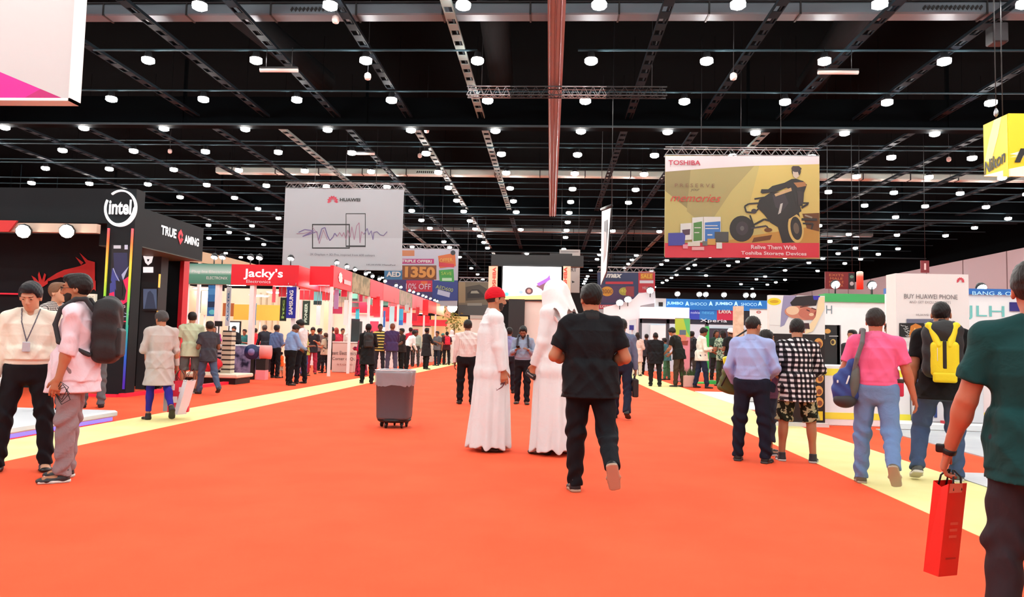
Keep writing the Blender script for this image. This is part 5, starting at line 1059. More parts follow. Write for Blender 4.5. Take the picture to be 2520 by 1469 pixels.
    def torso(V, e, kk=.04, z0=-.07, z1=.5, hemz=None):
        W_ = [(-.07, .150, .112), (.02, .160, .118), (.13, .138, .108), (.3, .158, .118), (.4, .16, .105), (.475, .085, .07)]
        gg = [g, g, g*1.02, g**.8, g**.6, g**.4]
        pts = [(z, w*q+e, d*q+e) for (z, w, d), q in zip(W_, gg)]
        for (za, wa, da), (zb, wb, db) in zip(pts, pts[1:]):
            if zb <= z0: continue
            V.etube(T(0, (-.01 if za > .2 else 0)+(.02*(g-1) if za < .2 else 0), max(za, z0)), T(0, (-.01 if zb > .2 else 0)+(.02*(g-1) if zb < .2 else 0), zb), (wa, da), (wb, db), Rt@np.array([1.0, 0, 0]), .008, cap=.03)
        for sg in (-1, 1): V.cone(T(sg*.045, -.014, .505), A[sg]['sh'], .04+e*.9, .05*g**.3+e, kk)
    torso(B, -.012 if top[0] else 0)
    lf = .86 if bottom[0] in ('trousers', 'rolled') or top[0] in ('thobe', 'abaya') else .84 if bottom[0] == 'leggings' else 1.0
    B.cone(T(0, -.015, .49), hc+Rh@np.array([0, -.02, -.05]), .06*g**.5, .052*g**.4, .03)
    for sg in (-1, 1):
        hp, kp, ap, fd, fu, low = J[sg]
        B.cone(hp+[0, 0, .02], kp, .084*g**.8*lf, .056*g**.4*lf, .03); B.cone(kp, ap, .052*g**.4*lf, .036*lf, .02); dz = nrm(ap-kp); dy = nrm(np.cross(dz, [1, 0, 0])); dy = -dy if dy[1] > 0 else dy; B.ell(kp+(ap-kp)*.3+dy*(.01 if lf < 1 else .018), (.05*g**.3*lf, .052*g**.3*lf, .11), np.stack([np.cross(dy, dz), dy, dz], 1), k=.03)
        B.etube(ap-fu*.045-fd*.03, ap-fu*.055+fd*.13, (.034, .03), (.04, .02), np.cross(fd, fu), .02)
        a = A[sg]; ka = g**.4
        B.cone(a['sh'], a['el'], .05*ka, .04*ka, .02); B.cone(a['el'], a['wr'], .041*ka, .026, .02); B.ell(a['el']+(a['wr']-a['el'])*.25, (.043*ka, .043*ka, .06), k=.02)
        # hand: palm, four fingers, thumb
        f, n, t = a['f'], a['n'], a['t']; w = a['wr']
        if small:
            B.etube(w+f*.01, w+f*.09, (.03, .02), (.038, .018), t, .015); B.etube(w+f*.09, w+f*.15+n*.03, (.036, .016), (.028, .013), t, .01); B.cone(w+f*.03+t*.03, w+f*.08+t*.055+n*.01, .013, .011, .01)
        else:
            B.etube(w-f*.005, w+f*.085, (.028, .019), (.041, .015), t, .012)
            cu = math.radians(a['curl'])
            for q, (o, Ls) in enumerate(((.031, .072), (.0105, .08), (-.0105, .075), (-.031, .06))):
                p = w+f*(.088-.004*abs(q-1))+t*o; ang = cu*(.7+.12*q)
                for j, (lq, r0, r1) in enumerate(((.45, .0092, .0086), (.32, .0086, .008), (.23, .008, .0068))):
                    dr = f*math.cos(ang)+n*math.sin(ang)+t*o*.6; p2 = p+nrm(dr)*Ls*lq; B.cone(p, p2, r0, r1, .004); p = p2; ang += cu*1.1
            p = w+f*.02+t*.028; d_ = nrm(f*.75+t*.62+n*.35); p2 = p+d_*.042; B.cone(p, p2, .0135, .011, .012); d_ = nrm(f*.95+t*.25+n*.35); B.cone(p2, p2+d_*.035, .0105, .0085, .004)
    H = lambda x, y, z: hc+Rh@np.array([x, y, z])
    B.ell(H(0, -.012, .03), (.076, .095, .09), Rh, .02); B.ell(H(0, .022, -.04), (.058, .066, .072), Rh, .03); B.ell(H(0, .06, -.09), (.026, .022, .022), Rh, .025)
    if not small:
        for sg in (-1, 1):
            B.ell(H(sg*.031, .098, .012), (.017, .014, .011), Rh, .012, 's'); B.ell(H(sg*.031, .079, .01), (.013, .012, .01), Rh, .004)
            B.ell(H(sg*.078, -.004, -.008), (.011, .021, .032), Rh, .008); B.ell(H(sg*.085, .0, -.004), (.006, .009, .014), Rh, .005, 's')
        B.cone(H(0, .084, .02), H(0, .106, -.022), .009, .013, .012); B.ell(H(0, .096, -.03), (.018, .012, .009), Rh, .008)
        B.ell(H(0, .083, -.053), (.023, .012, .006), Rh, .004); B.ell(H(0, .081, -.063), (.02, .012, .006), Rh, .004); B.ell(H(0, .085, .038), (.05, .012, .008), Rh, .015)
    else:
        for sg in (-1, 1): B.ell(H(sg*.076, -.004, -.008), (.014, .02, .03), Rh, .01)
        B.cone(H(0, .08, .02), H(0, .1, -.022), .012, .016, .012)
    if min(J[-1][2][2], J[1][2][2]) > 9: pass
    me = B.mesh(name, sc); me.materials.append(sk); body = bpy.data.objects.new(name, me); COL.objects.link(body)
    body.location = (x0, y0, 0); body.rotation_euler = (0, 0, math.radians(face)); tag(body, label, 'person')
    del B
    cres = max(res, .0085); ph = rs.uniform(0, 6)
    # ---- trousers, shorts, skirt
    def folds(amp, fz, kind='leg', hz=-9):
        def fn(x, y, z):
            if kind == 'leg':
                hgt = np.exp(-((z-zh*.54)/.09)**2)+1.2*np.exp(-((z-.13)/.09)**2)+.5*np.exp(-((z-zh+.06)/.07)**2)+.25
                return amp*np.clip((zh-.03-z)/.12, 0, 1)*(hgt*np.sin(z*fz+3*np.sin(x*17+ph)+2.2*np.sin(y*21+ph*2))-.45*(1-2*np.abs(np.sin(x*16+y*13+z*7+ph+1.3*np.sin(z*9+ph)))))
            if kind == 'robe':
                a = np.arctan2(y-hip[1], x-hip[0]); return amp*np.clip(1.35-z, .08, 1.3)*(np.sin(a*9+ph+z*1.5)+.6*np.sin(a*15+ph*3-z*2))
            zz = z-zh; a = np.arctan2(y-hip[1], x); env = .35+1.1*np.exp(-((zz-.1)/.12)**2)
            cr = 1-2*np.abs(np.sin(x*15+y*9+zz*9+ph+1.4*np.sin(zz*7+x*9+ph))); cr2 = 1-2*np.abs(np.sin(x*-12+y*11+zz*12+ph*2+1.5*np.sin(zz*8-x*7)))
            return amp*np.clip((zz-hz)/.06, 0, 1)*(.8*env*np.sin(a*7+zz*7+ph+1.2*np.sin(zz*9+ph))-.65*cr-.45*cr2)
        return fn
    kind, bc = bottom[0], bottom[1]; bm__ = bc if not isinstance(bc, tuple) else mat(bc, .85, 0, 0, .2, .012, 9, stretch=.5)
    if kind:
        V = Vol([lo[0], lo[1], 0.0], [hi[0], hi[1], zh+.28], cres)
        e = .012 if kind != 'leggings' else .005
        V.etube(hip+Rp@np.array([0, .0, -.075]), T(0, .02*(g-1), .02), (.142*g+e, .108*g+e), (.162*g+e, .12*g+e), (1, 0, 0), .03); V.etube(T(0, .02*(g-1), .02), T(0, .02*(g-1), .118), (.162*g+e, .12*g+e), (.143*g+e-.002, .109*g+e-.002), (1, 0, 0), .012, flat=True)
        for sg in (-1, 1):
            hp, kp, ap, fd, fu, low = J[sg]; V.ell(hp+[sg*.005, -.04, -.02], (.08*g**.8, .07*g**.8, .1), k=.04)
            if kind == 'trousers':
                V.cone(hp+[-sg*.006, 0, .0], kp, .084*g**.8+e, .064*g**.4+e, .035); V.cone(kp, ap+(ap-kp)*.08, .062*g**.4+e, .05+e*.8, .025, flat=True)
            elif kind == 'leggings':
                V.cone(hp+[-sg*.006, 0, -.02], kp, .08*g**.8, .057, .03); V.cone(kp, ap+(kp-ap)*.12, .054, .041, .02, flat=True); V.ell(kp+(ap-kp)*.3+[0, -.018, 0], (.055, .058, .11), k=.03)
            elif kind == 'shorts':
                V.cone(hp+[0, 0, -.02], kp+(ap-kp)*.02, .086*g**.8+e, .082*g**.4+e, .02, flat=True)
            elif kind == 'skirt':
                V.cone(hp, ap+(kp-ap)*.05, .11*g, .13*g, .06, flat=True)
            elif kind == 'rolled':
                V.cone(hp+[0, 0, .02], kp, .092*g**.8+e, .064+e, .035); V.cone(kp, kp+(ap-kp)*.75, .06+e, .052+e, .025, flat=True)
        V.warp(folds(.0075 if kind != 'leggings' else .001, 46)); nm = {'trousers': 'trousers', 'shorts': 'shorts', 'skirt': 'skirt', 'leggings': 'leggings', 'rolled': 'trousers'}[kind]
        volobj(V, nm, bm__, body, sc); del V
    # ---- top garment
    kind, tc = top[0], top[1]; tm = tc if not isinstance(tc, tuple) else mat(tc, .82, 0, 0, .25, .012, 8, stretch=.6)
    long_ = kind in ('shirt', 'jacket', 'thobe', 'abaya', 'tunic', 'sweater'); e = {'jacket': .03, 'thobe': .022, 'abaya': .035, 'tunic': .02, 'sweater': .022, 'tank': .01}.get(kind, .017)
    tucked = kind in ('shirt', 'polo') and not (hem == 'out'); robe = kind in ('thobe', 'abaya')
    if kind:
        V = Vol([lo[0]-.1*robe, lo[1]-.1*robe, .02 if robe else zh-.42], [hi[0]+.1*robe, hi[1]+.1*robe, neck[2]+.12], cres)
        torso(V, e, .045, z0=(.05 if tucked else -.07))
        if not tucked and not robe:
            V.etube(T(0, -.005, .1), hip+Rp@np.array([0, -.008, -.1]), (.163*g+e+.01, .13*g+e+.016), (.171*g+e+.012, .142*g+e+.02), (1, 0, 0), .012, flat=True)
            zl = {'tunic': -.36, 'jacket': -.2, 'rolledshirt': -.19}.get(kind, -.14); V.etube(T(0, .02*(g-1), .12), hip+Rp@np.array([0, 0, zl]), (.142*g+e+.008, .12*g+e+.01), ((.17 if kind != 'tunic' else .2)*g+e+.01, (.165 if kind != 'tunic' else .19)*g+e+.012), (1, 0, 0), .012, flat=True)
        if robe:
            sp_ = max(abs(J[-1][2][1]-J[1][2][1])*.5, 0); mid = (J[-1][2]+J[1][2])/2
            V.etube(T(0, 0, .3), hip+[0, 0, -.1], (.16*g+e, .12*g+e), (.185*g+e, .15*g+e), (1, 0, 0), .05); V.etube(hip+[0, 0, -.1], [mid[0]*.5, mid[1], .045], (.185*g+e, .15*g+e), (.235*g+(.02 if kind == 'abaya' else 0), .2*g+sp_*.7), (1, 0, 0), .05, flat=True)
        if tucked:
            V.etube(T(0, .01+.02*(g-1), .16), T(0, .01+.02*(g-1), .085), (.15*g+e+.012, .12*g+e+.012), (.151*g+e+.008, .12*g+e+.01), (1, 0, 0), .012, flat=True)
        for i, sg in enumerate((-1, 1)):
            a = A[sg]; ka = g**.4; r = .05*ka+e*.7
            if kind == 'tank': continue
            if long_ and kind != 'tank':
                V.cone(a['sh'], a['el'], r+.002, .048*ka+e*.6, .03); V.cone(a['el'], a['wr']-a['f']*.005, .047*ka+e*.6, .033+e*.55+(.03 if kind == 'abaya' else .008 if robe else 0), .02, flat=True)
            elif kind == 'rolledshirt': V.cone(a['sh'], a['el'], r+.002, .05*ka+e*.6, .03); V.cone(a['el'], a['el']+a['f']*.045, .052*ka+e*.7, .052*ka+e*.7, .012, flat=True)
            else: V.cone(a['sh'], a['sh']+a['u']*(.2 if kind != 'polo' else .215), r+.004, .058*ka+e*.8, .03, flat=True)
        # neck: collar band, then cut the neck hole
        V.cone(T(0, -.018, .49), T(0, -.008, .535), .068*g**.5, .062*g**.5, .02, flat=True)
        V.cone(T(0, .06, .56), T(0, .03, .50), .045, .03, .012, 's')
        V.warp(folds(.011 if robe else .0088 if kind not in ('tee', 'tank') else .007, 30, 'robe' if robe else 'top', .085 if tucked else {'tunic': -.36, 'jacket': -.2, 'rolledshirt': -.19}.get(kind, -.14)))
        nm = {'shirt': 'shirt', 'rolledshirt': 'shirt', 'tee': 'tee_shirt', 'polo': 'polo_shirt', 'jacket': 'jacket', 'thobe': 'robe', 'abaya': 'robe', 'tunic': 'tunic', 'sweater': 'sweater', 'tank': 'tank_top'}[kind]
        topo = volobj(V, nm, tm, body, sc); del V
        if (collar or kind in ('shirt', 'rolledshirt', 'polo', 'thobe')) and not small:
            V = Vol(neck-.14, neck+.16, .006); V.cone(T(0, -.02, .498), T(0, -.004, .552), .073*g**.5, .066*g**.5, .01, flat=True); V.cone(T(0, -.02, .5), T(0, 0, .58), .064*g**.5, .056*g**.5, .004, 's')
            V.cone(T(0, .07, .585), T(0, .05, .5), .03, .02, .006, 's'); volobj(V, 'collar', mat(collar, .8) if collar else tm, topo, sc)
    if belt and not small:
        V = Vol(hip+[-.3, -.25, .02], hip+[.3, .25, .2], .009); V.etube(T(0, .02*(g-1), .085), T(0, .02*(g-1), .115), (.149*g+.012, .115*g+.012), (.145*g+.012, .111*g+.012), (1, 0, 0), .01, flat=True, flat0=True); volobj(V, 'belt', mat(belt, .5), body, sc)
    # ---- shoes
    if shoes:
        for i, sg in enumerate((-1, 1)):
            hp, kp, ap, fd, fu, low = J[sg]
            if robe and not small and abs(ap[1]) < .1 and False: continue
            sd = np.cross(fd, fu); c0 = ap-fu*.055
            V = Vol(ap-.24, ap+.24, max(res*.8, .007)); V.etube(c0-fd*.035, c0+fd*.1-fu*.008, (.039, .032), (.048, .026), sd, .02); V.ell(c0+fd*.13-fu*.01, (.046, .05, .024) if abs(fu[2]) > .8 else (.046, .046, .03), k=.02); V.cone(c0-fd*.01, ap+fu*.02-fd*.01, .045, .042, .015, flat=True)
            V.clip(ap-fu*.085, -fu); so = volobj(V, 'shoe', mat(shoes, .45, bump=.001, bscale=60), body, sc)
            if sole:
                V = Vol(ap-.24, ap+.24, .007 if not small else .01); V.etube(ap-fu*.075-fd*.045, ap-fu*.075+fd*.06, (.043, .03), (.05, .03), sd, .02); V.etube(ap-fu*.075+fd*.06, ap-fu*.075+fd*.15, (.05, .03), (.044, .03), sd, .02); V.clip(ap-fu*.086, -fu); V.clip(ap-fu*.062, fu); volobj(V, 'sole', mat(sole, .6), so, sc)
    # ---- hair, beard, headwear
    hk, hcol = hair; hm = (mat(hcol, .85, 0, 0, .15, .003, 12) if hk in ('hijab', 'ghutra') else mat(hcol, .7, 0, 0, .2, .002, 60) if hk == 'beanie' else mat(hcol, .5, 0, 0, .3, .004, 90, stretch=.3)) if hcol else None
    if hk:
        V = Vol(hc-[.2, .2, .42 if hk in ('long', 'hijab', 'ghutra') else .2], hc+[.2, .2, .22], max(.006, res*.7)); HX = lambda p: p
        if hk in ('short', 'crop', 'tall', 'cap'):
            gr_ = {'crop': .005, 'short': .012, 'tall': .016, 'cap': .006}[hk]
            V.ell(H(0, -.014, .032), (.076+gr_, .095+gr_, .09+gr_), Rh, .01)
            if hk in ('short', 'tall'): V.ell(H(0, .035, .095), (.06, .06, .035 if hk == 'short' else .045), Rh, .02); V.ell(H(0, -.05, .06), (.072, .06, .07), Rh, .02)
            # cut: hair stays above a line that runs from the nape over the ears to the forehead
            V.clip(H(0, .035, .055), Rh@nrm((0, 1, -.75))) if False else None
            x, y, z = V.grid((slice(None),)*3); L_ = lambda i: (x-hc[0])*Rh[0, i]+(y-hc[1])*Rh[1, i]+(z-hc[2])*Rh[2, i]
            ly, lz = L_(1), L_(2); line = np.interp(ly, [-.12, -.07, -.035, .0, .02, .042, .062, .12], [-.082, -.078, -.05, -.005, .004, .01, .062, .075])
            lx = L_(0); V.F = np.maximum(V.F, (line-lz).astype(np.float32)); V.warp(lambda a, b, c: .002*np.sin(a*160+b*90)*np.sin(c*120+a*60))
        elif hk in ('long', 'bob', 'bun'):
            V.ell(H(0, -.014, .032), (.09, .108, .103), Rh, .01)
            if hk != 'bun': V.etube(H(0, -.045, .0), H(0, -.075, -.25 if hk == 'long' else -.1), (.09, .06), (.085, .03), Rh@np.array([1., 0, 0]), .03)
            else: V.ell(H(0, -.11, .0), (.045, .04, .045), Rh, .015)
            x, y, z = V.grid((slice(None),)*3); L_ = lambda i: (x-hc[0])*Rh[0, i]+(y-hc[1])*Rh[1, i]+(z-hc[2])*Rh[2, i]
            ly, lz = L_(1), L_(2); line = np.interp(ly, [-.02, .0, .04, .06, .12], [-.5 if hk != 'bun' else -.07, -.06, -.0, .058, .07]); V.F = np.maximum(V.F, (line-lz).astype(np.float32)); V.warp(lambda a, b, c: .0025*np.sin(a*170+b*120+c*20))
        elif hk in ('hijab', 'beanie'):
            V.ell(H(0, -.012, .032), (.092, .11, .105), Rh, .01)
            if hk == 'hijab': V.ell(H(0, .0, -.06), (.085, .095, .09), Rh, .03); V.cone(H(0, -.01, -.1), T(0, -.01, .47), .08, .14, .05); V.ell(H(0, .105, -.015), (.052, .06, .075), Rh, .01, 's')
            else:
                x, y, z = V.grid((slice(None),)*3); lz = (x-hc[0])*Rh[0, 2]+(y-hc[1])*Rh[1, 2]+(z-hc[2])*Rh[2, 2]; ly = (x-hc[0])*Rh[0, 1]+(y-hc[1])*Rh[1, 1]+(z-hc[2])*Rh[2, 1]; V.F = np.maximum(V.F, (.018+.25*ly-lz).astype(np.float32)); V.warp(lambda a, b, c: .0015*np.sin(a*200)*np.sin(c*200))
        elif hk == 'ghutra':
            V.ell(H(0, -.015, .035), (.098, .118, .105), Rh, .01); V.etube(H(0, -.05, .02), H(0, -.13, -.3), (.125, .08), (.21, .065), Rh@np.array([1., 0, 0]), .06); V.etube(H(.08, 0, .0), H(.13, .0, -.24), (.045, .08), (.07, .09), Rh@np.array([1., 0, 0]), .07); V.etube(H(-.08, 0, .0), H(-.12, .0, -.24), (.045, .08), (.07, .09), Rh@np.array([1., 0, 0]), .07)
            V.warp(lambda a, b, c: .006*np.sin(a*50+c*14+ph)*np.clip((hc[2]+.05-c)*6, .1, 1))
            V.ell(H(0, .12, -.03), (.055, .06, .08), Rh, .01, 's')
        nm = {'hijab': 'headscarf', 'ghutra': 'head_cloth', 'beanie': 'knitted_cap'}.get(hk, 'hair')
        ho = volobj(V, nm, hm, body, sc); del V
        if hk == 'ghutra':
            V = Vol(hc-.16, hc+.2, .006)
            for q in (.07, .088): 
                for k in range(20):
                    a1, a2 = 2*math.pi*k/20, 2*math.pi*(k+1)/20; V.cone(H(.094*math.cos(a1), -.015+.112*math.sin(a1), q), H(.094*math.cos(a2), -.015+.112*math.sin(a2), q), .008, .008, .003)
            if cap: volobj(V, 'head_cord', mat(cap, .7), ho, sc)
        if hk == 'beanie':
            V = Vol(hc-.16, hc+.16, .006); V.ell(H(0, -.014, .03), (.082, .1, .093), Rh, .01); x, y, z = V.grid((slice(None),)*3); lz = (x-hc[0])*Rh[0, 2]+(y-hc[1])*Rh[1, 2]+(z-hc[2])*Rh[2, 2]; ly = (x-hc[0])*Rh[0, 1]+(y-hc[1])*Rh[1, 1]+(z-hc[2])*Rh[2, 1]; V.F = np.maximum(V.F, np.maximum(lz-.03, np.interp(ly, [-.1, -.02, .03, .06], [-.06, -.03, .0, .1])-lz).astype(np.float32)); volobj(V, 'hair', mat((26, 20, 18), .6), body, sc)
    if beard and not small:
        V = Vol(hc-.16, hc+.16, .005); V.ell(H(0, .022, -.042), (.061, .069, .074), Rh, .01); V.ell(H(0, .062, -.091), (.027, .023, .022), Rh, .02); V.ell(H(0, .092, -.045), (.028, .008, .006), Rh, .005); V.ell(H(0, .1, -.058), (.02, .02, .009), Rh, .004, 's'); V.ell(H(0, .09, -.005), (.06, .05, .036), Rh, .01, 's')
        x, y, z = V.grid((slice(None),)*3); lz = (x-hc[0])*Rh[0, 2]+(y-hc[1])*Rh[1, 2]+(z-hc[2])*Rh[2, 2]; ly = (x-hc[0])*Rh[0, 1]+(y-hc[1])*Rh[1, 1]+(z-hc[2])*Rh[2, 1]
        V.F = np.maximum(V.F, np.maximum(lz+.015+.5*(ly-.05)*(ly>.05), .012-ly-.25*lz).astype(np.float32)); volobj(V, 'beard', mat(beard, .8), body, sc)
    if eyes:
        for sg in (-1, 1):
            V = Vol(H(sg*.031, .085, .01)-.03, H(sg*.031, .085, .01)+.03, .0025); V.ell(H(sg*.031, .0915, .011), (.0085, .003, .0045), Rh, .001); volobj(V, 'eye', mat((40, 26, 20), .3), body, sc)
            V = Vol(H(sg*.032, .09, .03)-.03, H(sg*.032, .09, .03)+.03, .003); V.cone(H(sg*.016, .093, .031), H(sg*.046, .08, .034), .0042, .0032, .002); volobj(V, 'eyebrow', mat((26, 18, 16), .7), body, sc)
    if glasses:
        m = MB(); P2 = lambda p: np.array([x0, y0, 0])+rz@(np.array(p)*sc)
        for sg in (-1, 1):
            m.tube([P2(H(sg*.032+.021*math.cos(q), .107-.004*abs(math.cos(q)), .008+.017*math.sin(q))) for q in np.linspace(0, 6.283, 13)], .002, BLK, 5); m.tube([P2(H(sg*.053, .1, .012)), P2(H(sg*.082, .01, .008))], .002, BLK, 5)
        o = m.build('glasses'); o.parent = body; o.matrix_parent_inverse = body.matrix_world.inverted() if False else Matrix.LocRotScale(body.location, body.rotation_euler, None).inverted()
    toW = lambda p: tuple(np.array([x0, y0, 0])+rz@(np.array(p)*sc))
    info = dict(body=body, T=T, H=H, A=A, J=J, sc=sc, toW=toW, Rt=Rt, zh=zh, g=g, rz=rz, hip=hip, hc=hc, Rh=Rh, W=lambda s_: toW(A[s_]['wr']+A[s_]['f']*.09+A[s_]['n']*.02))
    PEOPLE.append(info); return info

def wear(info, name, label, cat, build, group=None):
    """a thing carried on the body: shapes are given in the wearer's own frame and placed with it"""
    b = info['body']; t = bpy.data.objects.new(name, None); COL.objects.link(t); t.location = b.location; t.rotation_euler = b.rotation_euler; tag(t, label, cat, group); t.empty_display_size = .1
    build(t, info); return t
def backpack(info, label, col, accent=None, style='plain', size=1.0, straps=None):
    def bld(t, I):
        T, sc, g, Rt = I['T'], I['sc'], I['g'], I['Rt']; dy = -.105*g**.8-.02; s = size
        c = T(0, dy-.085*s, .31); V = Vol(c-.36, c+.36, .0095)
        V.rbox(c, (.155*s, .085*s, .235*s), .07, Rt, .01); V.ell(T(0, dy-.09*s, .31+.17*s), (.14*s, .085*s, .1*s), Rt, .03)
        V.warp(lambda x, y, z: .004*np.sin(x*30+z*44)); mm = mat(col, .7, bump=.003, bscale=25); volobj(V, 'bag_body', mm, t, sc)
        if accent:
            V = Vol(c-.36, c+.36, .0095); V.rbox(T(.012, dy-.165*s, .24), (.108*s, .035*s, .155*s), .045, Rt, .01); a_ = mat(accent, .6, bump=.002, bscale=25)
            volobj(V, 'front_pocket', a_, t, sc)
            V = Vol(c-.36, c+.36, .008); V.cone(T(-.1*s, dy-.13*s, .31+.22*s), T(-.03*s, dy-.18*s, .36), .034, .028, .004); V.cone(T(.1*s, dy-.13*s, .31+.22*s), T(.05*s, dy-.18*s, .36), .034, .028, .004); V.cone(T(-.1*s, dy-.13*s, .31+.22*s), T(.1*s, dy-.13*s, .31+.22*s), .022, .022, .004); volobj(V, 'yellow_flap', a_, t, sc)
            V = Vol(c-.36, c+.36, .007); V.rbox(T(.012, dy-.2*s, .28), (.016, .006, .12*s), .004, Rt, .002); volobj(V, 'black_strip', BLK, t, sc)
            V = Vol(c-.36, c+.36, .008); V.rbox(T(.012, dy-.175*s, .075), (.09*s, .03*s, .045*s), .02, Rt, .01); volobj(V, 'lower_pocket', a_, t, sc)
            V = Vol(c-.36, c+.36, .007); V.rbox(T(-.045, dy-.2*s, .28), (.005, .004, .06*s), .003, Rt, .002); volobj(V, 'reflective_tag', WHT, t, sc)
        else:
            V = Vol(c-.36, c+.36, .0095); V.rbox(T(0, dy-.165*s, .22), (.115*s, .03*s, .11*s), .03, Rt, .01); volobj(V, 'front_pocket', mat(tuple(max(0, v-4) for v in col), .6, bump=.003, bscale=30), t, sc)
        for sg in (-1, 1):
            V = Vol(T(0, 0, .3)-.42, T(0, 0, .3)+.42, .008); q = .09; e = .022
            path = [(q*sg, dy-.02, .46), (q*sg*1.05, -.07, .555+.02), (q*sg*1.15, 0, .57), (q*sg*1.25, .07*g**.6+e, .49), (q*sg*1.35, .1*g**.7+e, .36), (q*sg*1.75, .08*g, .22), (q*sg*1.7, dy-.0, .12)]
            for a, b in zip(path, path[1:]): V.cone(T(*a), T(*b), .019, .019, .01)
            volobj(V, 'strap', mat(straps or tuple(min(255, v+14) for v in col), .7), t, sc)
        V = Vol(c-.36, c+.4, .007); V.cone(T(-.04, dy-.05, .55), T(-.02, dy-.06, .60), .009, .009, .005); V.cone(T(-.02, dy-.06, .6), T(.02, dy-.06, .6), .009, .009, .005); V.cone(T(.02, dy-.06, .6), T(.04, dy-.05, .55), .009, .009, .005); volobj(V, 'handle', BLK, t, sc)
    return wear(info, 'backpack', label, 'backpack', bld)
def shopping_bag(top, w, d, h, col, label, rotz=0, tilt=0, stripes=None, mark=None, handle=(30, 26, 28), hh=.16, taper=0.0):
    """open paper bag; top = world point of the middle of its rim"""
    t = empty('shopping_bag', (0, 0, 0), label, 'bag'); x, y, z = top; m = MB(); cm = mat(col, .5); th = .002
    c, s_ = math.cos(math.radians(rotz)), math.sin(math.radians(rotz)); tl = math.tan(math.radians(tilt))
    P = lambda a, b, zz: (x+a*c-b*s_+tl*(z-zz), y+a*s_+b*c, zz)
    w2 = w*(1+taper)
    for sg in (-1, 1):
        m.faces([P(-w/2, sg*d/2, z), P(w/2, sg*d/2, z), P(w2/2, sg*d/2, z-h), P(-w2/2, sg*d/2, z-h)], [(0, 1, 2, 3)], cm)
        m.faces([P(sg*w/2, -d/2, z), P(sg*w/2*.9, 0, z-.02), P(sg*w2/2*.92, 0, z-h*.8), P(sg*w2/2, 0, z-h), P(sg*w2/2, -d/2, z-h)], [(0, 1, 2, 3, 4)], cm)
        m.faces([P(sg*w/2, d/2, z), P(sg*w/2*.9, 0, z-.02), P(sg*w2/2*.92, 0, z-h*.8), P(sg*w2/2, 0, z-h), P(sg*w2/2, d/2, z-h)], [(0, 1, 2, 3, 4)], cm)
    m.faces([P(-w2/2, -d/2, z-h), P(w2/2, -d/2, z-h), P(w2/2, d/2, z-h), P(-w2/2, d/2, z-h)], [(0, 1, 2, 3)], cm)
    m.build('paper_bag', t)
    for sg in (-1, 1):
        m = MB(); m.tube([P(-w*.22, sg*d/2, z-.03), P(-w*.2, sg*d*.4, z+hh*.5), P(-w*.04, sg*.01, z+hh), P(w*.04, sg*.01, z+hh), P(w*.2, sg*d*.4, z+hh*.5), P(w*.22, sg*d/2, z-.03)], .004, mat(handle, .6), 6); m.build('handle', t)
    if stripes or mark:
        m = MB(); rs = random.Random(4); o = -.002
        if stripes:
            for (u0, v0, u1, v1, cc) in stripes:
                m.faces([tuple(np.array(P(u*w, -d/2, z-v*h))+np.array([s_, -c, 0])*.002) for u, v in ((u0-.5, v0), (u1-.5, v0), (u1-.5, v1), (u0-.5, v1))], [(0, 1, 2, 3)], mat(cc, .5))
        m.build('printed_mark', t)
    return t
# ------------------------------------------------------------------ the visitors
def P(label, px_, fy, ty, tx=None, **k):
    pos = gp(px_, fy); k['face'] = k.get('face', 0)-math.degrees(math.atan2(pos[0], pos[1])); return person(label, pos, top_z=(at(tx or px_, ty, pos[1])[2] if ty else None), **k)
blk = (22, 22, 25)
# -- front right: man in dark green with the red bag
pos = (at(2556, 1000, 2.95)[0], 2.95)
ME = person('person at the right edge in a dark green tee, holding a red bag', pos, top_z=1.60, face=-30, skin='red', top=('tee', mat((12, 62, 62), .8, 0, 0, .25, .011, 8)), bottom=('trousers', (52, 46, 52)), shoes=(30, 28, 28), hair=('short', (26, 22, 20)), arms=((.3, .02, -1, .3, .28, -1), 'down'), legs=((2, 5, 3), (-8, 3, 18)), fat=1.0, res=.0065, head=(8, 4), curl=(38, 25))
hw = ME['toW'](ME['A'][-1]['wr']+ME['A'][-1]['f']*.10+ME['A'][-1]['n']*.03)
def bld(t, I):
    a = I['A'][-1]; w = a['wr']+a['f']*.0; V = Vol(w-.12, w+.12, .0045)
    V.etube(w-a['f']*.012, w+a['f']*.012, (.036, .03), (.036, .03), a['t'], .004, flat=True, flat0=True); volobj(V, 'watch_strap', mat((20, 20, 22), .6), t, I['sc'])
    V = Vol(w-.12, w+.12, .0045); V.rbox(w-a['n']*.034, (.02, .02, .02), .008, None, .004); volobj(V, 'watch_case', mat((30, 30, 32), .3, .4), t, I['sc'])
wear(ME, 'wristwatch', 'chunky black wristwatch on the left wrist of the man in dark green', 'watch', bld)
zt_ = at(2330, 1185, hw[1])[2]; zb_ = at(2350, 1412, hw[1])[2]
shopping_bag((hw[0], hw[1], zt_), .1, .075, zt_-zb_, (236, 34, 22), 'bright red paper bag hanging from the hand of the man in dark green', rotz=20, tilt=-7, hh=max(.05, hw[2]-zt_), stripes=[(.3, .42, .72, .45, (238, 90, 70)), (.3, .49, .72, .52, (238, 90, 70)), (.3, .56, .72, .59, (238, 90, 70)), (.25, .8, .8, .82, (190, 20, 16)), (.05, .0, .75, .1, (240, 120, 96))])
